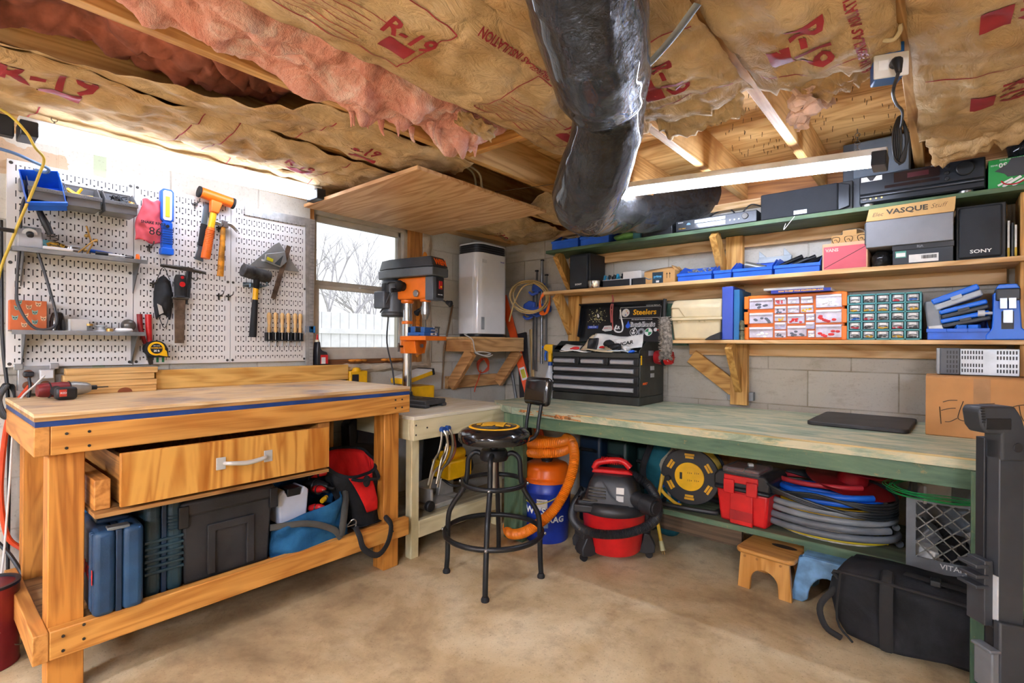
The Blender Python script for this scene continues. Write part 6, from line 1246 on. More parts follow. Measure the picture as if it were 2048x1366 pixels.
for k, (x, z, w_, h_) in enumerate(drs):
    d_ = obj('drawer', B().box(x, x+w_, -.214, -.19, z, z+h_), DRAW, oc, bevel=.003)
    obj('drawer_lip', B().box(x+.003, x+w_-.003, -.222, -.213, z+h_-.012, z+h_-.002), mat('lip_frost', '#e6e2ee', .25), d_, bevel=.001)
    m_ = random.choice((YEL, RED, WHITE, mat('zinc', '#c4c6c6', .3, .7, .3, 60), mat('content_dark', '#5a5d68', .5), mat('content_dark', '#5a5d68', .5), mat('content_lilac', '#a8a6c4', .5)))
    b = B()
    for _ in range(7): q = V((x+random.uniform(.15, .85)*w_, -.2148, z+random.uniform(.08, .5)*h_)); b.sphere(q, h_*.13, 7, 5, (1.3, .15, .8))
    obj('drawer_contents', b, m_, d_)
bkL = thing('paperback_book', 'blue spined car repair manual lying on the orange organizer', 'book', (2.105, -.03, Z1+.2475)); obj('cover', B().box(0, .275, -.235, 0, 0, .017), mat('book_navy', '#24348f', .45), bkL, bevel=.001); text('HOW TO KEEP YOUR VOLKSWAGEN ALIVE', .0105, INKY, bkL, (.14, -.2358, .0085), bold=.0004); obj('pages', B().box(.003, .277, -.23, 0, .002, .015), mat('paper_white', '#e4e2dc', .7), bkL)
single('paperback_book', B().box(0, .28, -.22, 0, 0, .012), mat('book_grey', '#b4b2aa', .6), 'pale grey book lying on top of the blue spined manual', 'book', (2.06, -.04, Z1+.2655), .04, bevel=.001)
tc_ = thing('organizer_cabinet', 'teal parts cabinet of twenty five small labelled drawers on the lowest shelf', 'organizer', (2.447, -.02, Z1+.001)); TEA = mat('cabinet_teal', '#4f989c', .4, var=.06); TW, TH = .288, .222
b = B(); b.box(0, TW, -.20, 0, 0, TH); obj('frame', b, mat('teal_inner', '#35686c', .5), tc_); b = B()
for i in range(6): b.box(i*(TW-.008)/5, i*(TW-.008)/5+.008, -.225, -.19, 0, TH); b.box(0, TW, -.225, -.19, i*(TH-.007)/5, i*(TH-.007)/5+.007)
obj('lattice', b, TEA, tc_, bevel=.001); CL2 = mat('drawer_clear', '#b9bcc0', .15, var=.3, scale=50, coat=.4); cols = ('#4a4a48', '#b03040', '#2a62b8', '#c8a030', '#d0d0cc', '#3a3a3a'); cm = [mat('parts_%s' % n_, c_, .5) for n_, c_ in zip(('graphite', 'crimson', 'azure', 'amber', 'pearl', 'coal'), cols)]
for i in range(5):
    for j in range(5):
        x = .011+i*(TW-.008)/5; z = .010+j*(TH-.007)/5; w_ = (TW-.008)/5-.014; h_ = (TH-.007)/5-.012
        d_ = obj('drawer', B().box(x, x+w_, -.219, -.19, z, z+h_), CL2, tc_, bevel=.002); obj('drawer_label', B().box(x+.008, x+w_-.008, -.2215, -.2185, z+h_*.55, z+h_*.92), mat('paper_white', '#e4e2dc', .7), d_)
        b = B(); b.prism([(x+.004, z+h_*.3), (x+w_*.5, z+h_*.5), (x+w_-.004, z+h_*.3), (x+w_-.004, z+h_*.46), (x+w_*.5, z+h_*.58), (x+.004, z+h_*.46)], -.223, -.2185); obj('drawer_pull', b, mat('pull_dark', '#3c3f42', .3), d_)
        b = B()
        for _ in range(5): b.sphere((x+random.uniform(.15, .85)*w_, -.2195, z+random.uniform(.08, .3)*h_), .005, 6, 5, (1.4, .3, .8))
        obj('drawer_contents', b, cm[(i*3+j*7+(i*j)) % 6], d_)
bn = bluebin('wide blue bin of tool cases at the right of the lowest shelf', 2.755, -.04, Z1+.001, .205, .215, .095, .05, None, BLUE)
def small_case(label, c, w, d, h, a, m_, m2, name='small_case'):
    s = thing(name, label, 'case', c); s.rotation_euler = (0, a, 0); obj('lower_shell', B().box(-w/2, w/2, -d/2, d/2, 0, h*.5-.001), m2, s, bevel=.006); obj('upper_shell', B().box(-w/2, w/2, -d/2, d/2, h*.5+.001, h), m_, s, bevel=.006); obj('latch', B().box(-.02, .02, -d/2-.004, -d/2+.002, h*.35, h*.65), m2, s, bevel=.001); return s
BL2 = mat('case_blue', '#1d6fe0', .35, var=.06)
small_case('topmost blue case slanting in the wide blue bin', (2.865, -.16, Z1+.165), .17, .15, .055, math.radians(-22), BL2, mat('case_silver', '#a9b2ba', .4), 'router_case'); small_case('middle black and blue case slanting in the wide blue bin', (2.885, -.165, Z1+.115), .165, .15, .042, math.radians(-16), BL2, mat('case_dark', '#2c3036', .45)); small_case('lowest black and blue case slanting in the wide blue bin', (2.890, -.17, Z1+.07), .165, .15, .042, math.radians(-13), BL2, mat('case_dark', '#2c3036', .45))
g = thing('small_case', 'grey case standing on end at the left of the wide blue bin', 'case', (2.785, -.16, Z1+.01)); b = B(); b.box(-.025, .03, -.07, .07, 0, .17); obj('shell', b, mat('case_grey', '#868c92', .45), g, bevel=.01); obj('label', B().box(-.02, .03, -.072, -.069, .02, .055), mat('paper_white', '#e4e2dc', .7), g); g.rotation_euler = (0, math.radians(-6), 0)
for k, (x, y) in enumerate(((2.87, -.235), (2.915, -.235))): single('blue_block', B().box(-.018, .018, -.015, .015, 0, .022), BL2, ('left' if k == 0 else 'right')+' small blue plastic block at the front of the wide blue bin', 'block', (x, y, Z1+.045), .3-.7*k, bevel=.003)
jg = thing('pocket_hole_jig', 'blue and black pocket hole clamping jig at the right end of the lowest shelf', 'jig', (3.01, -.14, Z1+.001)); b = B(); b.prism([(-.06, 0), (.08, 0), (.08, .02), (.05, .05), (.042, .20), (-.035, .20), (-.04, .05), (-.06, .02)], -.12, -.02); obj('body', b, BL2, jg, bevel=.004); b = B(); b.box(-.03, .045, -.135, -.02, .165, .215); obj('head', b, mat('case_dark', '#2c3036', .45), jg, bevel=.005); b = B(); b.box(-.018, .005, -.139, -.134, .13, .175); b.box(.009, .032, -.139, -.134, .13, .175); b.box(-.008, .022, -.14, -.13, .07, .125); obj('clamp_plate', b, mat('latch_steel', '#9aa3a8', .3, .8), jg, bevel=.001); obj('slot', B().box(-.012, .026, -.1215, -.119, .045, .12), BLK, jg); b = B(); b.cyl((-.075, -.1, .115), (-.035, -.1, .115), .007, n=10); b.cyl((-.085, -.1, .115), (-.062, -.1, .115), .014, n=14); obj('knob', b, mat('knob_pale', '#c9ccd0', .35), jg)
b = B(); b.prism([(-.03, .215), (.045, .215), (.035, .235), (-.02, .235)], -.12, -.02); obj('cap', b, BL2, jg, bevel=.004); single('blue_case', B().box(0, .12, -.2, 0, 0, .20), BL2, 'plain blue plastic case cut off by the right edge on the lowest shelf', 'case', (3.095, -.045, Z1+.001), bevel=.006)
# ================================================================ GREEN BENCH
t = NT('worn_green'); t.set(.6)
v = t.coord((1.5, 6, 6)); n1 = t.noise(v, 2.0, 8, .72, .9); n2 = t.noise(t.coord((2, 7, 7)), 2.6, 7, .75, .6); n3 = t.noise(t.coord(), 3, 4)
c = t.ramp(n1, [(.32, '#6d8168'), (.46, '#98a68e'), (.57, '#c4bf9f')]); c = t.mix(t.ramp(n2, [(.56, '#000000'), (.68, '#dddddd')]), c, '#d8c494'); c = t.mix(t.ramp(n3, [(.55, '#000000'), (.75, '#888888')]), c, '#74645a')
t.col(c); t.bump(n1, .15, .003); GTOP = t.m
def worn(name, axis):
    t = NT(name); t.set(.6); sc_ = [9, 9, 9]; sc_['xyz'.index(axis)] = 1.6
    n1 = t.noise(t.coord(tuple(sc_)), 2, 5, .65, .4); n2 = t.noise(t.coord(), 38, 4, .65); c = t.ramp(n1, [(.3, '#3a5642'), (.55, '#577258'), (.72, '#728262')]); c = t.mix(t.ramp(n2, [(.62, '#000000'), (.72, '#aaaaaa')]), c, '#b28e50'); t.col(c); return t.m
GX, GY_, GZ_ = worn('green_bench_x', 'x'), worn('green_bench_y', 'y'), worn('green_bench_z', 'z')
GH = .765; gx0, gx1, gy = .62, 3.5, -.985
gbn = thing('workbench', 'long worn green wooden workbench with a splintered left corner and a low shelf', 'workbench', (2.0, -.5, 0)); o = V(gbn.location)
random.seed(8); pts = [(.60, -.05), (gx1, -.05), (gx1, gy)]
x = 3.4
while x > 1.25: pts.append((x, gy+random.uniform(-.002, .003))); x -= .12
for (x, y) in ((1.18, gy-.012), (1.1, gy-.004), (1.02, gy-.008), (.96, gy+.008), (.90, gy+.002), (.86, gy+.03), (.80, gy+.04), (.74, gy+.09), (.66, gy+.13), (.60, gy+.19), (.57, gy+.22), (.60, gy+.26)): pts.append((x, y))
obj('tabletop', W_(B()).prism(pts, GH-.038, GH, 'z'), GTOP, gbn, bevel=.002)
SPL = mat('splinter', '#c98a52', .8, var=.4, scale=60, bump=.8, bscale=90); b = W_(B()); random.seed(13)
for k in range(70):
    f = random.random(); x = .58+f*.75; y = gy+.22-(f**.6)*.225+random.uniform(-.004, .012) if f < .5 else gy+random.uniform(-.012, .004); L = random.uniform(.03, .09); z = GH-random.uniform(.004, .034)
    b.beam((x, y, z), (x+L, y-L*(.5 if f < .4 else .03)-.004, z+random.uniform(-.004, .002)), random.uniform(.003, .010), random.uniform(.003, .008))
obj('splinters', b, SPL, gbn)['kind'] = 'stuff'
b = W_(B()); b.box(1.3, gx1, gy-.0015, gy+.003, GH-.006, GH+.0006); obj('bare_edge', b, wood('bare_edge', '#cdb27c', '#7c7a58', 'x', 60, 9), gbn)
obj('apron', W_(B()).box(.99, gx1, gy+.006, gy+.044, GH-.105, GH-.0385), GX, gbn, bevel=.002); obj('apron', W_(B()).box(.80, .838, gy+.05, -.05, GH-.105, GH-.0385), GY_, gbn, bevel=.002)
obj('leg', W_(B()).box(.845, .985, gy+.004, gy+.045, 0, GH-.0385), GZ_, gbn, bevel=.002); obj('leg', W_(B()).box(.845, .885, gy+.046, gy+.13, 0, GH-.0385), GZ_, gbn, bevel=.002)
obj('leg', W_(B()).box(2.88, 3.03, gy-.03, gy+.005, 0, GH-.0385), GZ_, gbn, bevel=.002); obj('leg', W_(B()).box(.85, .94, -.14, -.06, 0, GH-.0385), GZ_, gbn, bevel=.002); obj('leg', W_(B()).box(2.9, 2.99, -.14, -.06, 0, GH-.0385), GZ_, gbn, bevel=.002)
LS, LY = .245, -.60
obj('low_shelf', W_(B()).box(1.50, gx1, LY, -.05, LS-.026, LS), wood('low_shelf_green', '#6d7a5e', '#4d5644', 'x', 14, 2, .7, '#7a6a52'), gbn, bevel=.002); obj('shelf_edge', W_(B()).box(1.50, gx1, LY-.0025, LY+.001, LS-.0265, LS-.002), GX, gbn)
obj('shelf_cleat', W_(B()).box(1.52, 2.05, LY+.035, LY+.07, LS-.12, LS-.0265), wood('dark_cleat', '#5e4c38', '#3c2f22', 'x'), gbn); obj('shelf_cleat', W_(B()).box(2.33, 2.55, LY-.0, LY+.035, LS-.075, LS-.0265), GX, gbn)
b = W_(B())
for p in ((.89, gy+.0035, .66), (.93, gy+.0035, .645), (.90, gy+.0035, .60), (2.92, gy-.0305, .69), (2.92, gy-.0305, .63)): b.cyl(p, V(p)+V((0, -.0015, 0)), .007, n=9)
obj('nail_scar', b, mat('scar', '#b59a4c', .6), gbn)
# ---------- on the bench
tb = thing('tool_chest', 'black steel tool chest with pale drawer pulls and its stickered lid open', 'tool chest', (.80, -.44, GH+.001)); TBK = mat('chest_black', '#1e1f21', .35, .2, .2); TBS = mat('chest_side', '#33342f', .5, .1, .25); CW, CD = .635, .345
b = B(); b.box(0, CW, 0, CD, 0, .05); b.box(0, CW, .01, CD, .05, .285); obj('body', b, TBS, tb, bevel=.004)
b = B(); b.box(0, .006, 0, CD, .285, .36); b.box(CW-.006, CW, .0, CD, .285, .33); b.prism([(.0, .33), (CD, .33), (CD, .385), (.10, .385)], CW-.006, CW, 'x'); b.prism([(.0, .33), (CD, .33), (CD, .39), (.10, .39)], 0, .006, 'x'); b.box(0, CW, CD-.006, CD, .285, .38); b.box(0, CW, 0, .012, .285, .315); obj('tray_rim', b, TBS, tb, bevel=.002)
PUL = mat('pull_silver', '#c7c9d0', .3, .55, .05)
rows = [(.235, .285, ((.004, .212), (.216, .424), (.428, .63))), (.178, .231, ((.004, .63),)), (.121, .174, ((.004, .63),)), (.052, .117, ((.004, .63),))]
for z0_, z1_, cs_ in rows:
    for x0_, x1_ in cs_:
        d_ = obj('drawer', B().box(x0_, x1_, -.006, .02, z0_+.002, z1_-.002), TBK, tb, bevel=.003); b = B(); b.prism([(-.006, z1_-.012), (-.020, z1_-.018), (-.018, z1_-.036), (-.006, z1_-.040)], x0_+.018, x1_-.03, 'x'); obj('drawer_pull', b, PUL, d_, bevel=.001)
LA = math.radians(-13); LM = T(0, CD-.01, .385) @ Rx(LA)
b = B(); b.M = LM; b.box(0, CW, 0, .006, 0, .265); b.box(0, .006, -.045, 0, .03, .26); b.box(CW-.006, CW, -.07, 0, .0, .26); b.box(-.002, CW+.002, -.07, .004, .255, .265); ld = obj('lid', b, mat('lid_black', '#15171a', .3, .1, .2), tb, bevel=.003)
def stick_on(name, poly, m_, dep=.0012, par=None):
    b = B(); b.M = LM; b.prism(poly, -dep, -dep+.0008); return obj(name, b, m_, par or ld)
def lid_text(s_, size, m_, x, z, dep=.002, **k):
    o_ = text(s_, size, m_, ld, (0, 0, 0), **k); o_.data.transform(LM @ T(x, -dep, z) @ Rx(PI/2)); o_.rotation_euler = (0, 0, 0); return o_
cir = lambda x, z, r, n=28: [(x+r*math.cos(2*PI*i/n), z+r*math.sin(2*PI*i/n)) for i in range(n)]
stick_on('sports_panel', [(.30, .165), (.60, .165), (.60, .245), (.30, .245)], mat('panel_border', '#b9bcbe', .5)); stick_on('sports_panel_face', [(.303, .168), (.597, .168), (.597, .242), (.303, .242)], BLK, .002); lid_text('Steelers', .052, INKY, .485, .205, .003, bold=.0012)
stick_on('round_sticker', cir(.345, .205, .029), mat('paper_white', '#e4e2dc', .7), .003)
for x, z, m_ in ((.350, .218, INKY), (.360, .204, INKR), (.346, .190, mat('print_blue', '#2a4fa0', .5))): stick_on('round_sticker_star', [(x, z+.007), (x+.002, z+.002), (x+.007, z), (x+.002, z-.002), (x, z-.007), (x-.002, z-.002), (x-.007, z), (x-.002, z+.002)], m_, .004)
random.seed(4); b = B(); b.M = LM
for k in range(150):
    a, r = random.uniform(0, 2*PI), abs(random.gauss(0, .035)); x, z = .13+r*math.cos(a)*1.1, .19+r*math.sin(a); s_ = random.uniform(.0012, .004); b.prism(cir(x, z, s_, 6), -.0016-.00001*k, -.0012)
obj('splash_sticker', b, mat('splash', '#c9c08a', .6), ld); stick_on('bird_sticker', [(.115, .215), (.125, .222), (.135, .212), (.15, .195), (.165, .185), (.15, .182), (.14, .165), (.125, .17), (.118, .19)], BLK, .004); stick_on('bird_belly', [(.122, .205), (.13, .205), (.143, .185), (.135, .175), (.126, .182)], mat('paper_white', '#e4e2dc', .7), .005)
stick_on('blue_label', [(.055, .098), (.14, .098), (.14, .118), (.055, .118)], mat('label_blue', '#3a50a8', .5)); lid_text('TOOL STORE', .010, INKW, .097, .108); lid_text('PRO KELLER PADDLES IN FARMER', .010, INKW, .47, .155); lid_text('liquidlogic', .044, INKW, .478, .120, .0018, bold=.0026); lid_text('liquidlogic', .044, BLK, .478, .120, .0026, bold=.0004)
b_ = stick_on('drop_sticker', [(.372, .15), (.382, .128), (.39, .115), (.385, .10), (.372, .095), (.358, .102), (.356, .115), (.365, .13)], mat('drop_blue', '#2356c8', .4), .003)
stick_on('oval_sticker', [(.175, .085), (.20, .075), (.25, .08), (.26, .1), (.24, .118), (.19, .115)], mat('paper_white', '#e4e2dc', .7)); lid_text('BREW CO', .012, INKR, .217, .098)
b = B(); b.M = LM; b.tube([(.30, -.002, .23), (.315, -.002, .17), (.335, -.002, .11), (.33, -.002, .075), (.30, -.002, .07), (.275, -.002, .085), (.285, -.002, .12)], .006, 6, k=6, squash=(1, .15, 1)); obj('loop_sticker', b, mat('paper_white', '#e4e2dc', .7), ld); lid_text('LR', .03, INKW, .297, .10, .003, bold=.001)
for k, (x, m_, rim) in enumerate(((.42, BLK, 1), (.475, mat('sticker_grey', '#8d8f94', .5), 0), (.527, mat('paper_white', '#e4e2dc', .7), 0))): stick_on('badge_sticker', cir(x, .068, .027), mat('paper_white', '#e4e2dc', .7) if k != 1 else m_, .003)
stick_on('badge_face', cir(.42, .068, .0235), BLK, .0036); lid_text('V', .028, INKW, .42, .078, .0045, bold=.001); lid_text('W', .026, INKW, .42, .059, .0045, bold=.001); stick_on('badge_face', cir(.475, .068, .012), BLK, .004)
for a in range(4): stick_on('badge_quarter', [(.527, .068)]+[(.527+.023*math.cos(PI/2*a+PI/8*i), .068+.023*math.sin(PI/2*a+PI/8*i)) for i in range(5)], mat('badge_green', '#2f8f5a', .5) if a % 2 else WHITE, .004)
stick_on('tail_sticker', cir(.575, .083, .013, 18), mat('paper_white', '#e4e2dc', .7), .003); lid_text('AMERICA', .014, INKR, .613, .08, .003, bold=.0006); lid_text('MYRTLE BEACH', .014, INKW, .54, .252, .003)
b = B(); b.prism([(.05, .21), (.085, .21), (.085, .235), (.05, .235)], 0, .003, 'x', T(CW, 0, 0)); obj('level_sticker', B().box(CW-.001, CW+.0015, .015, .03, .245, .30), YEL, tb); obj('side_label', B().box(CW-.001, CW+.0012, .12, .19, .30, .33), mat('sticker_grey', '#8d8f94', .5), tb)
b = B(); b.box(CW-.001, CW+.002, .15, .20, .21, .235); b.box(CW-.001, CW+.002, .15, .20, .165, .19); obj('side_handle', b, mat('pull_silver', '#c7c9d0', .3, .55, .05), tb); o_ = text('HUSKY', .02, INKO, tb, (CW+.0015, .07, .13), rot=(PI/2, 0, PI/2), shear=.4)
# contents of the open tray
random.seed(6)
def paper(label, name, c, w, d, rx, ry, rz, m_, cat='paper', h=.002):
    b = B(); b.grid(lambda u, v: ((u-.5)*w, (v-.5)*d, noise.noise(V((u*2, v*2, c[0]*9)))*.012), 10, 10); o_ = single(name, b, m_, label, cat, (.80+c[0], -.44+c[1], GH+c[2]), solid=h); o_.rotation_euler = (rx, ry, rz); return o_
PAP = mat('paper_white', '#e4e2dc', .7); PAPC = mat('paper_cream', '#d9c6a0', .7)
paper('white sheet sloping up in the open tool chest tray', 'paper_sheet', (.33, .16, .38), .22, .16, .7, .1, .2, PAP); paper('curved white lettered sheet at the right of the tray heap', 'stencil', (.47, .17, .375), .20, .11, .9, -.2, .1, mat('paper_white', '#e4e2dc', .7)); paper('tan envelope leaning at the left of the tray heap', 'envelope', (.22, .17, .375), .12, .14, .75, .2, -.1, PAPC); paper('teal folder edge behind the tan envelope', 'folder', (.24, .22, .395), .14, .10, .9, 0, .1, mat('teal_folder', '#7fb5b0', .6)); paper('white booklet flat at the front left of the tray', 'booklet', (.16, .05, .325), .20, .10, .05, 0, .1, PAP, h=.006); paper('cream leaflet flat at the front centre of the tray', 'leaflet', (.34, .05, .33), .24, .10, .05, .05, -.1, PAPC, h=.004)
paper('striped magazine flat at the front right of the tray', 'magazine', (.49, .05, .328), .16, .09, .06, 0, -.15, mat('mag_cool', '#b9c3cc', .5), 'magazine', .006); paper('white leaflet tilted at the far left of the tray', 'leaflet', (.09, .10, .345), .12, .12, .3, .1, .3, PAP); paper('folded tan map at the middle of the tray', 'map', (.40, .14, .352), .14, .12, .25, .1, -.3, PAPC, 'map', .004); paper('black leather pouch standing in the tray heap', 'pouch', (.26, .09, .365), .07, .09, 1.2, 0, .1, BLK, 'pouch', .012); 
text('ICAR', .04, INKB, bpy.data.objects['stencil'], (.0, -.01, .016), rot=(0, 0, 0), bold=.001)
for k, (lab, m_, c_, s_) in enumerate((('black rubber mouse shape in the tray heap', BLK, (.42, .10, .352), .045), ('dark visor in the middle of the tray heap', BLKM, (.36, .12, .372), .04), ('red cap in the tray heap', RED, (.34, .07, .35), .016), ('red knife at the front left of the tray', RED, (.17, .02, .342), .02), ('blue plug at the back left of the tray', BLUE, (.16, .26, .37), .016), ('white tape roll at the right of the tray', PAP, (.52, .05, .345), .03), ('blue cap at the front right of the tray', BLUE, (.57, .03, .325), .02), ('grey cable end at the far left of the tray', DSTEEL, (.08, .12, .33), .025))):
    b = B(); b.sphere((0, 0, 0), s_, 14, 9, (1.3, .8, .55)); b.v = [p+V((noise.noise(p*30+V((k, 0, 0))), 0, noise.noise(p*30+V((0, k, 0)))))*s_*.3 for p in b.v]; b.cyl((-s_*1.1, 0, -s_*.1), (-s_*1.7, 0, -s_*.2), s_*.25, n=8); single('tray_item', b, m_, lab, 'small item', (.80+c_[0], -.44+c_[1], GH+c_[2]), random.uniform(0, 3))
b = B(); b.tube([(0, 0, 0), (.06, .03, .03), (.12, .05, .05)], [.004, .005, .01], 8, k=4); single('test_lead', b, BLK, 'black test lead with a teal end crossing the left of the tray', 'lead', (.86, -.25, GH+.335))
b = B(); b.tube([(0, 0, .0), (-.002, -.004, .1), (.003, -.003, .2), (.0, -.01, .24)], [.005, .004, .006, .004], 8, k=4); b.tube([(0, 0, .2), (-.012, -.01, .15), (-.006, -.012, .05)], .005, 7, k=4); single('screwdriver_hanging', b, mat('dirty_red', '#b05048', .5), 'worn red lanyard hanging down the open chest lid', 'lanyard', (1.07, -.105, GH+.47))
# red flashlight, duster, spray bottle, tray, cartons
fl_ = thing('flashlight', 'red and black round flashlight stuck on the right side of the tool chest', 'flashlight', (1.435, -.22, GH+.29)); b = B(); b.cyl((.0, 0, 0), (.05, .0, 0), .04, .047, 24); obj('base', b, mat('dark_red', '#a81f24', .4), fl_, bevel=.004); obj('ring', B().cyl((.05, 0, 0), (.066, 0, 0), .052, n=26), BLK, fl_, bevel=.004); obj('head', B().cyl((.066, 0, 0), (.108, 0, 0), .048, .042, 26), RED, fl_, bevel=.006); b = B()
for k in range(5): a = 2*PI*k/5; b.beam((.109, .008*math.cos(a), .008*math.sin(a)), (.109, .036*math.cos(a), .036*math.sin(a)), .004, .010, (1, 0, 0))
obj('fin', b, mat('dark_red', '#a81f24', .4), fl_)
ds = thing('duster', 'long grey shaggy brush hanging left of the beige case', 'brush', (1.548, -.305, 1.18)); FUR = mat('duster_grey', '#8b8378', .95, var=.4, scale=60, bump=1, bscale=150); b = B(); random.seed(77)
pts_ = [(-.01, 0, -.13), (-.005, 0, -.03), (-.015, 0, .06), (-.02, 0, .12)]; b.tube(pts_, [.03, .036, .034, .028], 16, k=8); 
for k in range(420):
    f = random.random(); q = V((-.01-.008*f, 0, -.13+.25*f)); a = random.uniform(0, 2*PI); dd = V((math.cos(a), math.sin(a), random.uniform(-.5, .2))); b.cyl(q+dd*.026, q+dd*.042, .0032, .0008, 4, False)
obj('bristles', b, FUR, ds); b = B(); b.tube([(-.02, 0, .12), (-.02, .0, .2), (-.015, .0, .23)], .011, 10, k=3); obj('handle', b, BLK, ds)
spb = thing('spray_bottle', 'white and blue spray bottle with a yellow trigger head left of the tool chest', 'spray bottle', (.755, -.40, GH+.001)); b = B(); b.lathe([(.001, 0), (.034, 0), (.036, .01), (.036, .13), (.03, .16), (.016, .205), (.013, .22), (.001, .22)], 22); obj('bottle', b, mat('bottle_pale', '#d5dbe2', .3), spb); obj('label', B().lathe([(.0365, .05), (.0368, .05), (.0368, .13), (.0365, .13)], 22), mat('paper_white', '#e4e2dc', .7), spb); b = B(); b.M = Rz(-.5); b.prism([(-.025, .065), (.0, .09), (.02, .125), (-.015, .12)], -.0385, -.036); obj('label_print', b, mat('label_print_blue', '#2a50a8', .5), spb)
obj('collar', B().lathe([(.001, .22), (.016, .22), (.016, .245), (.001, .245)], 16), mat('pad_blue', '#1f4fa0', .45), spb); b = B(); b.box(-.012, .014, -.012, .012, .245, .33); b.prism([(-.05, .33), (.02, .30), (.03, .34), (.02, .365), (-.035, .365), (-.052, .35)], -.014, .014); obj('spray_head', b, YEL, spb, bevel=.005); b = B(); b.tube([(-.03, 0, .33), (-.045, 0, .29), (-.04, 0, .255)], [.008, .007, .006], 8, k=3); b.cyl((-.052, 0, .345), (-.066, 0, .345), .009, n=10); obj('trigger', b, BLUE, spb)
kt = thing('keyboard_tray', 'flat dark board with rounded corners lying on the green bench', 'tray', (2.52, -.31, GH+.001), -.03); obj('board', B().prism([(x*1, y*1) for x, y in rrect(.19, .235, .03, 5)], 0, .018, 'z'), mat('tray_dark', '#2e2c2d', .5, var=.3, scale=8), kt, bevel=.004)
eb = thing('carton', 'big cardboard box handwritten ELEKTRONIC at the right end of the green bench', 'box', (2.755, -.50, GH+.001)); obj('carton', B().box(0, .40, 0, .34, 0, .24), mat('carton_brown', '#c08a55', .8, var=.1, scale=4), eb, bevel=.003); obj('tape', B().box(.148, .198, -.001, .0005, .0, .24), mat('tape_brown', '#b07f4c', .3), eb); HW = mat('marker', '#3a332c', .7)
b = B()
def stroke(*p): b.tube([(x, -.0015, z) for x, z in p], .0014, 5, k=4)
stroke((.048, .075), (.045, .12), (.05, .05)); stroke((.055, .14), (.075, .148), (.10, .15)); stroke((.05, .105), (.075, .115), (.095, .118)); stroke((.062, .06), (.078, .062), (.10, .078)); stroke((.118, .148), (.105, .1), (.104, .075), (.13, .068), (.16, .074)); stroke((.165, .14), (.19, .143), (.21, .146)); stroke((.155, .11), (.18, .113), (.205, .118)); stroke((.168, .11), (.166, .07), (.18, .065)); stroke((.215, .14), (.235, .12), (.24, .10)); stroke((.25, .132), (.28, .145), (.32, .15)); stroke((.278, .142), (.282, .11), (.29, .085)); stroke((.312, .085), (.322, .12), (.32, .148), (.342, .14), (.335, .12), (.325, .112), (.345, .1), (.35, .088), (.33, .085)); stroke((.375, .12), (.358, .105), (.358, .09), (.375, .088), (.388, .105), (.38, .12)); stroke((.39, .09), (.392, .14), (.397, .11))
obj('handwriting', b, HW, eb)
b = B(); b.add([(0, .002, .24), (.4, .002, .24), (.4, .16, .247), (0, .16, .246)], [(0, 1, 2, 3)]); b.add([(0, .338, .24), (.4, .338, .24), (.4, .18, .247), (0, .18, .246)], [(0, 1, 2, 3)]); obj('flap', b, mat('carton_brown', '#c08a55', .8, var=.1, scale=4), eb, solid=.003)
pc_ = thing('drive_chassis', 'perforated silver and grey metal chassis on top of the cardboard box', 'chassis', (2.80, -.38, GH+.250), .02); b = B(); b.box(.065, .245, 0, .14, 0, .11); obj('cover', b, mat('chassis_silver', '#aeb4b8', .35, .5), pc_, bevel=.002); obj('bezel', B().box(0, .065, -.002, .142, 0, .112), mat('chassis_grey', '#54585e', .45), pc_, bevel=.003); obj('front_edge', B().box(-.01, .001, .0, .14, 0, .112), mat('chassis_pale', '#9ea3a6', .4), pc_, bevel=.003); b = B()
for r_, z in enumerate((.012, .034, .066, .088)):
    for k in range(8): b.box(.070+k*.0088, .0745+k*.0088, -.0008, .0005, z, z+.014)
    for k in range(7): b.box(.178+k*.0092, .183+k*.0092, -.0008, .0005, z, z+.014)
obj('vent', b, BLK, pc_); b = B()
for r_ in range(5):
    for k in range(4): b.box(.022+k*.010, .027+k*.010, -.003, -.0015, .008+r_*.02, .021+r_*.02)
obj('bezel_vent', b, BLK, pc_)
# ================================================================ UNDER THE GREEN BENCH AND ON THE FLOOR
# stool
sx0, sy0 = 1.128, -1.385
st = thing('bar_stool', 'black metal swivel stool with a yellow ringed seat and a small backrest', 'stool', (sx0, sy0, 0)); MB_ = mat('stool_black', '#26282b', .38, .4, .2)
obj('seat', B().lathe([(.001, .655), (.168, .655), (.176, .665), (.176, .692), (.172, .70), (.158, .712), (.120, .728), (.06, .738), (.001, .741)], 48), mat('seat_vinyl', '#17181b', .16, 0, .1, coat=.5), st, angle=50)
b = B(); n_ = 48
vs_ = []
for r_, z in ((.112, .7312), (.126, .7275)):
    for i in range(n_): a = 2*PI*i/n_; vs_.append((r_*math.cos(a), r_*math.sin(a), z))
b.add(vs_, [(i, (i+1) % n_, n_+(i+1) % n_, n_+i) for i in range(n_)]); obj('yellow_ring', b, INKY, st, solid=.0012)
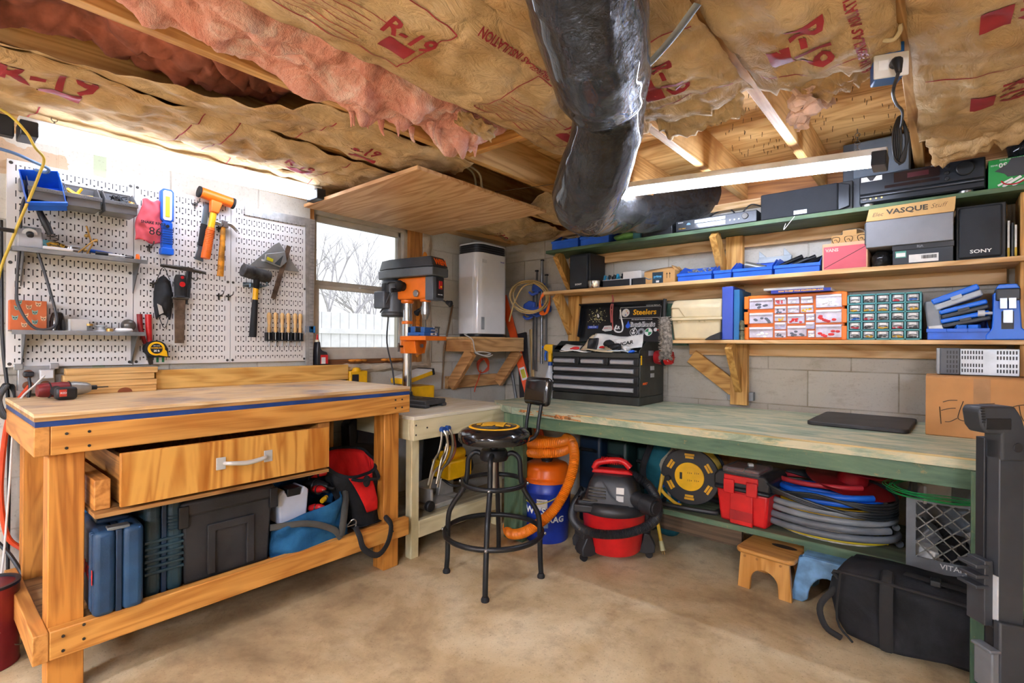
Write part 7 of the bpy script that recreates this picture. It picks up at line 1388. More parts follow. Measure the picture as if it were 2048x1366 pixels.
# bold emblem on the seat top, set square to the backrest
FA = math.atan2(.30, .95)
def dome(r_): return .741-.003*min(1, r_/.06)**2 if r_ < .06 else .738-.010*(r_-.06)/.06
bm = bmesh.new(); CA, SA = math.cos(.56), math.sin(.56)
for poly in ([(-.055, -.06), (.0, -.06), (.0, -.035), (-.015, -.035), (.03, .015), (.03, -.035), (.015, -.035), (.015, -.06), (.055, -.06), (.055, .06), (.02, .06), (-.02, .01), (-.02, .035), (-.008, .035), (-.008, .06), (-.055, .06), (-.055, .035), (-.045, .035), (-.045, -.035), (-.055, -.035)], [(.06, -.035), (.084, -.035), (.084, -.012), (.06, -.012)], [(-.087, -.012), (-.062, -.03), (-.062, .03), (-.087, .01)]):
    bm.faces.new([bm.verts.new((x*CA-y*SA, x*SA+y*CA, 0)) for x, y in poly])
bmesh.ops.triangulate(bm, faces=bm.faces); bmesh.ops.subdivide_edges(bm, edges=bm.edges[:], cuts=3, use_grid_fill=True)
b = B(); b.add([(v_.co.x, v_.co.y, dome(math.hypot(v_.co.x, v_.co.y))+.002) for v_ in bm.verts], [[v_.index for v_ in f_.verts] for f_ in (bm.verts.index_update() or bm.faces)]); bm.free()
obj('seat_emblem', b, mat('emblem_yellow', '#f0b428', .4, var=.05), st, solid=.0016)
obj('screw_post', B().cyl((0, 0, .40), (0, 0, .655), .016, n=18), STEEL, st); obj('hub', B().lathe([(.001, .565), (.065, .565), (.07, .575), (.07, .60), (.06, .615), (.02, .618), (.018, .635), (.001, .635)], 28), MB_, st)
feet = [(1.277, -1.602), (.939, -1.52), (1.325, -1.257), (.96, -1.156)]
for fx, fy in feet:
    d_ = V((fx-sx0, fy-sy0, 0)); d_.normalize(); R_ = math.hypot(fx-sx0, fy-sy0)
    b = B(); b.tube([d_*.055+V((0, 0, .585)), d_*.09+V((0, 0, .60)), d_*.125+V((0, 0, .57)), d_*.132+V((0, 0, .49)), d_*.15+V((0, 0, .42)), d_*.205+V((0, 0, .335)), d_*.225+V((0, 0, .27)), d_*(R_-.005)+V((0, 0, .10)), d_*R_+V((0, 0, .025))], .0125, 12, k=5); lg = obj('leg', b, MB_, st); obj('foot_pad', B().lathe([(.001, 0), (.018, 0), (.019, .01), (.013, .022), (.001, .024)], 16, T(d_.x*R_, d_.y*R_, 0)), BLKM, lg)
obj('foot_ring', B().torus((0, 0, .215), .238, .0125, 56, 10), MB_, st); obj('upper_ring', B().torus((0, 0, .455), .152, .0115, 48, 10), MB_, st)
for fx, fy in feet:
    d_ = V((fx-sx0, fy-sy0, 0)).normalized()
    for r_, z in ((.252, .215), (.166, .455)): obj('bolt', B().sphere(d_*r_+V((0, 0, z)), .008, 8, 6), STEEL, st)
bd = V((.226, .974, 0)); bd.normalize(); side = V((-bd.y, bd.x, 0))
for s_ in (-1, 1):
    q = side*s_*.048
    b = B(); b.tube([bd*.10+q+V((0, 0, .645)), bd*.185+q+V((0, 0, .648)), bd*.232+q+V((0, 0, .675)), bd*.245+q+V((0, 0, .74)), bd*.27+q+V((0, 0, .86))], .0095, 10, k=6); obj('back_post', b, MB_, st)
b = B(); b.M = T(*(bd*.272+V((0, 0, .875)))) @ Rz(math.atan2(side.y, side.x)) @ Rx(math.radians(8)); b.box(-.095, .095, -.03, .02, -.062, .085); obj('backrest', b, mat('seat_vinyl', '#17181b', .16, 0, .1, coat=.5), st, bevel=.024, seg=5)
# bucket with dust lid and orange hose
bk_ = thing('utility_bucket', 'blue bucket with an orange vacuum lid under the green bench corner', 'bucket', (1.03, -.81, 0)); bk_.scale = (.95, .95, .93); o = V(bk_.location)
obj('bucket_body', B().lathe([(.001, 0), (.13, 0), (.134, .01), (.148, .30), (.152, .305), (.152, .325), (.149, .33), (.149, .37), (.001, .37)], 40), mat('bucket_blue', '#1b3aa6', .35, var=.12), bk_)
obj('dust_lid', B().lathe([(.001, .37), (.156, .366), (.157, .385), (.148, .392), (.142, .40), (.14, .44), (.125, .465), (.10, .475), (.001, .478)], 40), mat('lid_orange', '#ee6d14', .3, var=.06), bk_); obj('inlet', B().cyl((.0, .0, .47), (.0, .0, .60), .033, n=24), BLK, bk_); b = B()
for k in range(10): b.torus((0, 0, .49+k*.011), .034, .003, 24, 6)
obj('inlet_rib', b, BLKM, bk_)
M_ = Rz(math.radians(-50))
for i, (w_, h_, a, z) in enumerate(((.06, .05, -62, .255), (.05, .11, -58, .17))):
    pass
b = B()
def cyl_patch(a0, a1, z0_, z1_, r_): 
    def fn(u, v): a = math.radians(a0+(a1-a0)*u); rr_ = r_+.018*(z0_+(z1_-z0_)*v)/.33; return (rr_*math.cos(a), rr_*math.sin(a), z0_+(z1_-z0_)*v)
    return B().grid(fn, 8, 2)
obj('warning_label', cyl_patch(-78, -52, .22, .275, .1325), mat('paper_white', '#e4e2dc', .7), bk_, solid=.001); obj('info_label', cyl_patch(-70, -50, .10, .19, .1325), mat('label_sky', '#8fb0e0', .6), bk_, solid=.001)
def ctext(s_, size, m_, a, z, par, r_=.1345, **k):
    o_ = text(s_, size, m_, par, (0, 0, 0), **k)
    for v_ in o_.data.vertices:
        an = math.radians(a)+v_.co.x/r_; rr_ = r_+.018*(z+v_.co.y)/.33+v_.co.z; v_.co = (rr_*math.cos(an), rr_*math.sin(an), z+v_.co.y)
    o_.rotation_euler = (0, 0, 0); return o_
ctext("LOWE'S", .06, INKW, -100, .20, bk_, bold=.0015); ctext('RAG', .05, INKW, -30, .15, bk_, bold=.0015); ctext('WARNING', .012, INKB, -65, .262, bk_, .1345)
b = B(); b.tube([(.151*math.cos(a), .151*math.sin(a)-.0, .30-.055*math.sin((a+2.6)/2.2*PI) if -2.6 < a < -.4 else .3) for a in [-2.6+2.2*k/24 for k in range(25)]], .0035, 7); obj('bail_handle', b, mat('bail_yellow', '#c8b23a', .4), bk_)
HOS = mat('hose_orange', '#ee8318', .45, var=.08)
def ribbed(b, pts, r_, k, pitch=.009, n=14, amp=.0022):
    ps = smooth_path(pts, k); L = [0]
    for i in range(1, len(ps)): L.append(L[-1]+(ps[i]-ps[i-1]).length)
    m_ = int(L[-1]/pitch*4); out = []; j = 0
    for i in range(m_+1):
        s_ = L[-1]*i/m_
        while j < len(L)-2 and L[j+1] < s_: j += 1
        f = (s_-L[j])/max(1e-9, L[j+1]-L[j]); out.append(ps[j].lerp(ps[j+1], f))
    return b.tube(out, lambda t_: r_+amp*math.sin(2*PI*t_*m_/4), n)
hp = []
for k in range(20): a = -2.2+k*.48; hp.append(o+V((.118*math.cos(a), .118*math.sin(a), .505+.0037*k+(.006 if k > 9 else 0))))
hp += [o+V((.16, .03, .56)), o+V((.21, -.03, .48)), o+V((.215, -.10, .36)), o+V((.16, -.17, .22)), o+V((.03, -.22, .10)), o+V((-.10, -.20, .045)), o+V((-.2, -.12, .035)), o+V((-.26, -.02, .035))]
single('vacuum_hose', ribbed(B(), hp, .027, 6), HOS, 'orange corrugated hose coiled over the blue bucket and trailing to the floor', 'hose', angle=70)
# shop vac
sv = thing('shop_vac', 'red and black wet dry shop vacuum with its hose wrapped round it', 'vacuum', (1.46, -.79, 0), .40); sv.scale = (.87, .87, .85); VB = mat('vac_black', '#25272b', .45, var=.25); VD = mat('vac_dusty', '#4a463f', .7, var=.35, scale=12)
obj('drum', B().lathe([(.001, .05), (.155, .05), (.165, .06), (.185, .22), (.19, .29), (.197, .30), (.197, .31), (.001, .31)], 44), RED, sv)
b = B(); b.lathe([(.001, .30), (.205, .30), (.21, .315), (.205, .345), (.18, .365), (.001, .37)], 44); obj('lid_ring', b, VB, sv, angle=45)
b = B(); sec = [(.30, .15, .36), (.28, .145, .40), (.22, .13, .46), (.17, .115, .50), (.15, .10, .52)]
vs_ = []; fs_ = []
for k, (w_, d_, z) in enumerate(((.165, .15, .36), (.16, .145, .40), (.14, .13, .47), (.12, .115, .51), (.10, .10, .525))):
    for x, y in rrect(w_, d_, .05, 5): vs_.append((x, y, z))
n_ = 20
for k in range(4): fs_ += [(k*n_+i, k*n_+(i+1) % n_, (k+1)*n_+(i+1) % n_, (k+1)*n_+i) for i in range(n_)]
fs_ += [tuple(range(n_))[::-1], tuple(range(4*n_, 5*n_))]; b.add(vs_, fs_); obj('motor_cover', b, VB, sv)
b = B(); b.tube([(-.12, -.02, .545), (-.09, -.02, .585), (.0, -.02, .605), (.06, -.02, .60), (.10, -.02, .565)], [.018, .021, .02, .019, .02], 12, k=6, squash=(1, 1.2, 1)); obj('handle', b, RED, sv); b = B(); b.prism([(-.13, .525), (.12, .525), (.09, .55), (-.12, .55)], -.055, .02); obj('handle_base', b, RED, sv, bevel=.008)
b = B()
for k in range(12): b.torus((-.07+k*.011, -.02, .60), .022, .0025, 14, 5, 'x')
obj('handle_rib', b, RED, sv)
b = B()
for k in range(4): b.box(-.135, -.03, -.158+.006*k, -.13, .395+k*.018, .404+k*.018)
obj('vent', b, VD, sv, bevel=.003); b = B(); b.box(-.22, -.10, -.175, -.03, .305, .355); b.box(-.20, -.05, -.15, .0, .33, .375); obj('latch_block', b, VB, sv, bevel=.01); b = B(); b.box(-.17, -.08, -.155, -.06, .373, .385); obj('dust_plate', b, VD, sv, bevel=.004)
b = B(); b.box(.02, .075, -.160, -.135, .45, .49) if False else None
b = B(); b.M = Rx(math.radians(-14)); b.box(.03, .075, -.253, -.2505, .382, .42); b.box(.03, .065, -.2355, -.2325, .33, .36) if False else None; obj('rating_label', b, mat('paper_white', '#e4e2dc', .7), sv)
b = B(); b.box(.03, .072, -.1475, -.1455, .385, .42); obj('caution_label', b, mat('label_grey', '#c9ccce', .7), sv)
b = B(); b.cyl((.12, -.09, .40), (.20, -.15, .39), .05, n=22); b.cyl((.19, -.142, .391), (.255, -.19, .385), .058, .055, 12); b.cyl((.25, -.187, .386), (.262, -.196, .385), .04, n=16); obj('inlet_port', b, VB, sv, bevel=.003)
hp = [V((.06, -.0, .54)), V((.13, .03, .50)), V((.20, .02, .46)), V((.255, -.06, .40)), V((.265, -.13, .33)), V((.22, -.19, .28)), V((.10, -.235, .235)), V((-.04, -.245, .215)), V((-.16, -.21, .22)), V((-.235, -.11, .25)), V((-.24, .02, .30)), V((-.20, .12, .36))]
obj('hose', ribbed(B(), hp, .026, 8, .008, 14, .002), VB, sv, angle=70)
for k, (a, tilt) in enumerate(((-138, 0), (8, 0), (95, 0), (180, 0))):
    ca, sa = math.cos(math.radians(a)), math.sin(math.radians(a)); b = B(); b.M = Rz(math.radians(a)); b.prism([(.12, .05), (.19, .035), (.245, .045), (.25, .09), (.215, .16), (.18, .165), (.165, .1)], -.04, .04); cf = obj('caster_foot', b, VB, sv, bevel=.007); b = B(); b.M = Rz(math.radians(a)); b.cyl((.215, -.012, .022), (.215, .012, .022), .022, n=16); obj('caster_wheel', b, BLKM, cf)
b = B(); b.M = Rz(math.radians(8)); b.cyl((.20, 0, .10), (.20, 0, .30), .024, n=16); obj('wand', b, VB, sv); b = B(); b.M = Rz(math.radians(-138)); b.box(.17, .25, -.05, .05, .155, .19); obj('tool_holder', b, VB, sv, bevel=.004)
b = B(); b.tube([(-.05, -.15, .50), (.0, -.165, .42), (.05, -.17, .385)], .004, 7, k=5); b.tube([(-.21, .05, .40), (-.22, -.02, .36), (-.2, .1, .33)], .006, 7, True, k=5); obj('cord', b, BLK, sv)
# dark cases, backpack, board behind
for k, (x, y, w_, d_, h_, m_, lab) in enumerate(((1.10, -.30, .16, .30, .56, mat('case_navy_dark', '#142c44', .5, var=.2), 'dark blue plastic case standing behind the orange hose'), (1.28, -.28, .14, .30, .54, mat('case_deep_green', '#16302c', .5, var=.2), 'dark green case standing in the shade behind the shop vacuum'), (1.42, -.20, .12, .25, .50, mat('case_deep_green', '#16302c', .5, var=.2), 'second dark green case further back beside the wall'))):
    g = thing('tool_case', lab, 'tool case', (x, y, 0)); obj('shell', B().box(-w_/2, w_/2, -d_/2, d_/2, 0, h_), m_, g, bevel=.02, seg=3); b = B(); b.tube([(-w_*.3, -d_/2-.0, h_*.82), (-w_*.3, -d_/2-.03, h_*.84), (w_*.3, -d_/2-.03, h_*.84), (w_*.3, -d_/2, h_*.82)], .011, 8); obj('handle', b, BLK, g)
    b = B(); b.box(-w_/2-.004, w_/2+.004, -.008, .008, .01, h_-.01); obj('seam', b, BLK, g, bevel=.002)
bp = thing('backpack', 'cream and teal backpack slumped on the floor behind the shop vacuum', 'backpack', (1.575, -.34, .0), .2); TEAL = cloth('teal_nylon', '#1d5a68', '#123c48', '#2b7484'); CREAMC = cloth('cream_nylon', '#b9b09a', '#968d78', '#cfc7b4')
b = B(); b.sphere((0, 0, .32), .17, 26, 20, (.85, .75, 1.85)); b.v = [V((p.x, p.y, max(0, p.z)))+V((noise.noise(p*8), noise.noise(p*8+V((4, 0, 0))), noise.noise(p*8+V((0, 4, 0)))))*.022 for p in b.v]; obj('body', b, TEAL, bp, angle=70)
b = B(); b.sphere((.045, -.055, .38), .115, 24, 18, (.75, .75, 1.65)); b.v = [p+V((noise.noise(p*10), noise.noise(p*10+V((4, 0, 0))), noise.noise(p*10+V((0, 4, 0)))))*.018 for p in b.v]; obj('front_pocket', b, CREAMC, bp, angle=70)
b = B(); b.tube([(.05, -.145, .45), (.055, -.152, .36), (.075, -.14, .25), (.09, -.12, .17)], .024, 8, k=5, squash=(1, .2, 1)); obj('strap', b, TEAL, bp); b = B(); b.M = T(.06, -.138, .51) @ Ry(math.radians(40)); b.box(-.028, .028, -.006, .004, -.028, .028); obj('lash_patch', b, mat('leather', '#3d2724', .6), bp, bevel=.002); b = B(); b.tube([(-.08, -.08, .56), (-.12, -.12, .42), (-.1, -.13, .3)], .018, 8, k=5, squash=(1, .4, 1)); obj('shoulder_strap', b, BLKC, bp)
single('plywood_sheet', B().box(1.66, 2.02, -.20, -.18, .246, .70), wood('hidden_ply', '#b07a48', '#855427', 'z', 8, 2), 'brown plywood sheet standing behind the cable reel', 'board')
cord('blue cable loop beside the backpack foot', [(1.60, -.50, .33), (1.66, -.50, .36), (1.70, -.47, .30), (1.69, -.48, .246)], .006, BLUE)
# extension cord reel
rl = thing('cord_reel', 'black and yellow extension cord reel with four sockets on the low shelf', 'cord reel', (1.755, -.42, LS+.001), .12); rl.scale = (1.08, 1, 1.06); RZ_ = .165; RBK = mat('reel_black', '#222326', .5, var=.15)
def disc(b, y0, y1, r_, n=44): b.prism([(r_*math.cos(2*PI*i/n), RZ_+r_*math.sin(2*PI*i/n)) for i in range(n)], y0, y1); return b
obj('front_disc', disc(B(), -.095, -.08, .143), RBK, rl, bevel=.003); obj('back_disc', disc(B(), .05, .06, .148), RBK, rl, bevel=.003); obj('hub', disc(B(), -.08, .05, .07), RBK, rl); fpn = obj('socket_plate', disc(B(), -.101, -.094, .072), YEL, rl, bevel=.002)
for x, z in ((.0, .02), (.034, .022), (.0, -.018), (.034, -.016)):
    b = B(); b.box(x-.007, x-.0055, -.1025, -.1005, RZ_+z-.0045, RZ_+z+.0045); b.box(x+.0015, x+.003, -.1025, -.1005, RZ_+z-.0045, RZ_+z+.0045); b.cyl((x+.011, -.1005, RZ_+z), (x+.011, -.1025, RZ_+z), .0022, n=8); obj('outlet', b, BLK, fpn)
obj('breaker', B().box(-.046, -.034, -.104, -.1, RZ_-.016, RZ_+.018), BLK, fpn, bevel=.001)
for k in range(6):
    a = PI/2+k*PI/3; b = B()
    for r_ in (.098, .112): b.box(-.022*r_/.105, .022*r_/.105, -.0985, -.094, r_-.0055, r_+.0055, M=T(0, 0, RZ_) @ Ry(-(a-PI/2)))
    obj('window_grip', b, mat('grip_yellow', '#e0a51a', .45), rl)
obj('crank_knob', B().cyl((-.105, -.095, RZ_-.02), (-.105, -.115, RZ_-.02), .014, n=14), BLK, rl, bevel=.003)
b = B()
for k in range(5):
    for j in range(3): b.torus((0, -.06+k*.022+(.011 if j % 2 else 0), RZ_), .105+j*.013, .0085, 40, 8, 'y')
obj('wound_cord', b, mat('cord_yellow', '#d9b02a', .45, var=.2), rl)
b = B(); b.tube([(-.135, -.06, .012), (-.135, -.13, .012), (.10, -.13, .012), (.135, -.10, .012), (.135, .08, .012), (-.135, .08, .012)], .012, 8, True, k=3); b.tube([(-.0, .07, .012), (-.02, .075, .2), (.0, .07, .335), (.02, .0, .34), (.0, -.05, .345)], .01, 8, k=5); obj('stand', b, RBK, rl); obj('hook_badge', B().cyl((.0, -.055, .342), (.0, -.068, .342), .018, n=18), YEL, rl, bevel=.003)
b = B(); b.tube([(-.13, -.09, .15), (-.14, -.10, .08), (-.07, -.12, .03), (-.03, -.13, .02)], .0085, 8, k=5); b.tube([(-.138, -.085, .16), (-.142, -.13, .06), (-.14, -.185, -.02), (-.125, -.19, -.10), (-.11, -.20, -.16)], .0085, 8, k=6); obj('loose_cord', b, mat('cord_yellow', '#d9b02a', .45, var=.2), rl)
b = B(); b.cyl((-.112, -.20, -.155), (-.10, -.205, -.20), .011, .013, 10); obj('plug', b, mat('plug_clear', '#b8b48a', .3), rl); b = B()
for s_ in (-.005, .005): b.cyl((-.10+s_, -.205, -.20), (-.096+s_, -.207, -.218), .0018, n=6)
obj('prong', b, mat('brass_pale', '#caa35e', .35, .7), rl)
# red tool box
rt = thing('tool_box', 'red tool box with a black and clear lid on the low shelf', 'tool box', (2.065, -.48, LS+.001), -.10); rt.scale = (1.1, 1.1, 1.08); b = B(); b.box(-.115, .115, -.10, .12, 0, .155, taper=.014); obj('body', b, RED, rt, bevel=.012); b = B(); b.prism([(-.05, .0), (.05, .0), (.05, .145), (-.05, .145)], -.104, -.095); obj('front_panel', b, RED, rt, bevel=.004); b = B(); b.box(-.05, .05, -.1055, -.10, .02, .065); obj('front_recess', b, mat('dark_red', '#a81f24', .4), rt, bevel=.002)
b = B(); b.box(-.122, .122, -.11, .125, .15, .168); b.prism([(-.122, .168), (.122, .168), (.122, .215), (.10, .24), (-.10, .24), (-.122, .215)], -.108, .125); obj('lid', b, VB, rt, bevel=.008); b = B(); b.box(-.075, .075, -.112, -.10, .19, .225); obj('lid_red_inset', b, RED, rt, bevel=.004)
for x in (-.05, .05): obj('latch', B().box(x-.024, x+.024, -.119, -.108, .14, .205), RED, rt, bevel=.004)
b = B(); b.box(-.08, .08, -.115, .06, .235, .262); obj('clear_tray', b, clear('tray_clear', '#f0d8d6', .12, .8), rt, bevel=.006); b = B(); b.box(-.07, .0, -.09, .04, .241, .25); b.box(.01, .07, -.09, .04, .241, .25); obj('tray_insert', b, RED, rt, bevel=.003)
# stack of coils
GC = mat('conduit_grey', '#6f747a', .45, var=.15); cx, cy = 2.40, -.43
def coil(label, name, z, R, r_, turns, m_, dz, jit=.012, cat='cable', sq=.62, c=(cx, cy), seed=1, arc=None):
    random.seed(seed); b = B(); pts = []
    for k in range(turns*14): a = 2*PI*k/14; rr_ = R+random.uniform(-jit, jit)*.4; pts.append((c[0]+rr_*math.cos(a), c[1]+rr_*sq*math.sin(a), z+r_+dz*k/14+random.uniform(0, jit*.15)))
    b.tube(pts, r_, 10, k=4); return single(name, b, m_, label, cat)
coil('thick grey flexible conduit coiled at the bottom of the cable stack', 'conduit_coil', LS+.001, .265, .016, 2, GC, .036, cat='conduit', seed=2)
coil('thin yellow cable coiled inside the grey conduit', 'cable_coil', LS+.002, .228, .005, 2, mat('cable_yellow', '#d8c020', .5), .014, seed=3)
single('cable_spool', B().lathe([(.001, 0), (.20, 0), (.20, .012), (.12, .014), (.12, .05), (.20, .052), (.20, .064), (.001, .064)], 36, Matrix.Diagonal((1, .62, 1, 1))), mat('spool_pale', '#c4bfb2', .6, var=.3, scale=20), 'pale flat cable spool inside the grey conduit coil', 'spool', (cx, cy, LS+.001))
coil('upper grey flexible conduit coil lying over the yellow cable', 'conduit_coil', LS+.072, .255, .015, 2, mat('conduit_light', '#83888c', .4, var=.12), .033, cat='conduit', seed=5)
coil('yellow building cable coil in the middle of the stack', 'cable_coil', LS+.07, .20, .011, 3, mat('romex_yellow', '#d8a81e', .5, var=.15), .023, seed=6)
coil('bright blue tubing coil above the yellow cable coil', 'tubing_coil', LS+.142, .20, .014, 2, mat('tube_blue', '#1a6be0', .4, var=.08), .029, cat='tubing', seed=7)
coil('red tubing coil near the top of the cable stack', 'tubing_coil', LS+.20, .19, .012, 1, mat('tube_red', '#b83038', .45), .026, cat='tubing', c=(cx-.04, cy+.06), seed=8)
rs = thing('wire_reel', 'dark red metal wire reel on top of the cable stack', 'reel', (2.48, -.33, LS+.235)); rs.rotation_euler = (math.radians(6), math.radians(10), 0); b = B(); b.lathe([(.001, 0), (.19, 0), (.195, .008), (.001, .01)], 40); b.lathe([(.001, .10), (.19, .10), (.195, .108), (.001, .11)], 40); obj('flange', b, mat('reel_red', '#9e1a20', .4, .2, .15), rs); obj('drum', B().cyl((0, 0, .008), (0, 0, .10), .065, n=28), mat('reel_red', '#9e1a20', .4, .2, .15), rs)
random.seed(23); b = B()
for k in range(6):
    z = LS+.175+.012*k; b.tube([(2.08+.01*k, -.50, LS+.27-.012*k), (2.2, -.62+.01*k, LS+.225-.008*k), (2.38, -.64+.006*k, z+.01-.02*(k % 3)), (2.58, -.58, z-.03), (2.66, -.44, z-.03), (2.60, -.30, z), (2.4, -.26, z+.02), (2.2, -.34, LS+.25)], .0065, 7, k=6)
single('cable_coil', b, mat('cable_black', '#26292b', .45), 'black cables draped loosely over the coil stack', 'cable')
b = B(); b.box(-.012, .012, -.014, .014, 0, .02); single('cable_plug', b, mat('paper_white', '#e4e2dc', .7), 'small white plug on the black cables behind the red tool box', 'plug', (2.075, -.51, LS+.275), .5, bevel=.003)
# milk crate
mc = thing('milk_crate', 'grey plastic milk crate with white lettering at the end of the low shelf', 'crate', (2.70, -.665, LS+.002)); CRG = mat('crate_grey', '#6e7276', .5, var=.15); Wc, Dc, Hc = .32, .32, .285
b = B(); b.box(0, Wc, 0, .008, 0, .055); b.box(0, Wc, Dc-.008, Dc, 0, .055); b.box(0, .008, .0081, Dc-.0081, 0, .055); b.box(Wc-.008, Wc, .0081, Dc-.0081, 0, .055); b.box(.0081, Wc-.0081, .0081, Dc-.0081, 0, .006); obj('base', b, CRG, mc)
b = B()
for x in (0, Wc-.03): b.box(x, x+.03, 0, .008, .055, Hc)
for y in (.0085, Dc-.03): b.box(0, .008, y, y+.02, .055, Hc)
b.box(.03, Wc-.03, 0, .008, Hc-.012, Hc); b.box(0, .008, .0285, Dc-.03, Hc-.012, Hc); b.box(Wc-.008, Wc, .0081, Dc, .055, Hc); b.box(.0081, Wc-.0081, Dc-.008, Dc, .055, Hc); obj('frame', b, CRG, mc)
b = B()
def clipbeam(x0_, z0_, x1_, z1_): b.beam((x0_, .004, z0_), (x1_, .004, z1_), .006, .004, (0, 0, 1))
for k in range(-3, 6):
    for s_ in (1, -1):
        x0_ = .03+k*.052; x1_ = x0_+.218
        if s_ < 0: x0_, x1_ = x1_, x0_
        za, zb = .055, Hc-.012; A, Bq = V((x0_, za)), V((x1_, zb)); lo_, hi_ = 0, 1
        d_ = Bq.x-A.x
        ts = sorted(((.03-A.x)/d_, (Wc-.03-A.x)/d_)); lo_, hi_ = max(0, ts[0]), min(1, ts[1])
        if hi_-lo_ > .05: p_, q_ = A.lerp(Bq, lo_), A.lerp(Bq, hi_); clipbeam(p_.x, p_.y, q_.x, q_.y)
obj('lattice', b, mat('lattice_grey', '#8a8a84', .5, var=.15), mc); b = B()
for k in range(11): b.box(.001, .006, .028, Dc-.03, .07+k*.019, .073+k*.019)
for k in range(4): b.box(.001, .006, .07+k*.06, .073+k*.06, .055, Hc)
obj('side_lattice', b, mat('lattice_grey', '#8a8a84', .5, var=.15), mc)
text('VITAMILK DAIRY', .027, INKW, mc, (.205, -.0012, .036), bold=.0004); text('SEATTLE', .02, INKW, mc, (.205, -.0012, .012), bold=.0003)
random.seed(29)
ci = (('white plastic box in the milk crate', WHITE), ('black adapter in the milk crate', BLK), ('silver bracket in the milk crate', STEEL), ('grey plastic part low in the milk crate', GREY), ('black box at the back of the milk crate', BLK), ('white cable clip in the milk crate', WHITE), ('dark charger in the milk crate', DSTEEL))
for k, (lab, m_) in enumerate(ci): single('crate_item', B().box(-.05, .05, -.03, .03, -.035, .035), m_, lab, 'small item', (2.76+.08*(k % 3), -.60+.07*(k // 3), .30+.045*(k % 2)+.02*(k//3)), random.uniform(0, 3), bevel=.006).rotation_euler = (random.uniform(-.6, .6), random.uniform(-.6, .6), random.uniform(0, 3))
b = B()
for k in range(7): j = lambda a: a+random.uniform(-.022, .022); b.tube([(j(2.64), j(-.60), .548+.004*k), (j(2.70), j(-.70), .54+.004*k), (j(2.84), j(-.71), .54+.004*k), (j(2.94), j(-.62), .55), (j(2.9), j(-.5), .57), (j(2.72), j(-.5), .575)], .0018, 6, True, k=6)
single('wire_loop', b, mat('wire_green', '#1f9a50', .4), 'loops of thin green wire resting on the milk crate rim', 'wire'); b = B(); b.box(-.06, .05, -.005, .005, -.02, .05); b.box(-.06, -.05, -.05, .005, -.02, .05); single('metal_bracket', b, mat('bracket_grey', '#a39c94', .4, .5), 'bent grey sheet metal bracket sticking out of the milk crate', 'bracket', (2.79, -.60, .535), .4, bevel=.001); single('chrome_strip', B().beam((2.88, -.6, .46), (2.96, -.52, .60), .03, .004), STEEL, 'shiny metal strip leaning in the milk crate', 'strip')
# step stools
sw = thing('step_stool', 'small honey coloured wooden step stool half under the low shelf', 'step stool', (2.20, -.64, 0), -.10); HON = wood('honey_wood', '#d09a56', '#b37a36', 'z', 40, 2, .35); HONX = wood('honey_wood', '#d09a56', '#b37a36', 'x', 40, 2, .35)
def arch(w_, h_, lw_, ah): return [(-w_/2, 0), (-w_/2+lw_, 0)]+[(-(w_/2-lw_)*math.cos(PI*k/12)*.95, ah*.45+ah*.55*math.sin(PI*k/12)) for k in range(13)]+[(w_/2-lw_, 0), (w_/2, 0), (w_/2-.012, h_), (-w_/2+.012, h_)]
obj('side_panel', B().prism(arch(.235, .165, .055, .105), -.085, -.067), HON, sw, bevel=.002); obj('side_panel', B().prism(arch(.235, .165, .055, .105), .145, .163), HON, sw, bevel=.002); b = B(); b.prism(rrect(.125, .135, .03, 5), .1655, .187, 'z', T(0, .035, 0)); obj('step_board', b, HONX, sw, bevel=.006); b = B(); b.prism([(.055*math.cos(2*PI*k/24), .022*math.sin(2*PI*k/24)) for k in range(24)], .186, .1878, 'z', T(.04, .06, 0)); obj('hand_hole', b, mat('hole_dark', '#2a1a0c', .9), sw); b = B()
for x in (-.085, -.03, .07): b.cyl((x, -.0848, .15), (x, -.087, .15), .006, n=10)
obj('plug', b, mat('plug_wood', '#a8743a', .5), sw)
sbl = thing('step_stool', 'small worn light blue plastic step stool next to the wooden one', 'step stool', (2.44, -.62, 0), -.06); LBL = mat('pale_blue_plastic', '#6f9cc4', .45, var=.25, scale=14); LBD = mat('pale_blue_side', '#4f7ca6', .45, var=.2)
obj('front_panel', B().prism([(-.145, 0), (-.095, 0)]+[(-.075*math.cos(PI*k/12)+.0, .02+.11*math.sin(PI*k/12)) for k in range(13)]+[(.095, 0), (.145, 0), (.11, .19), (.09, .205), (-.09, .205), (-.11, .19)], -.075, -.062), LBL, sbl, bevel=.004); obj('back_panel', B().prism([(-.145, 0), (-.095, 0)]+[(-.075*math.cos(PI*k/12)+.0, .02+.11*math.sin(PI*k/12)) for k in range(13)]+[(.095, 0), (.145, 0), (.11, .19), (.09, .205), (-.09, .205), (-.11, .19)], .12, .132), LBL, sbl, bevel=.004); b = B(); b.box(-.10, .10, -.062, .12, .195, .205); obj('step_board', b, LBL, sbl, bevel=.004); b = B(); b.beam((-.135, -.055, .0), (-.105, -.055, .195), .03, .012, (1, 0, 0)); b.beam((-.135, .06, .0), (-.105, .06, .195), .10, .006, (1, 0, 0)); obj('side_wall', b, LBD, sbl)
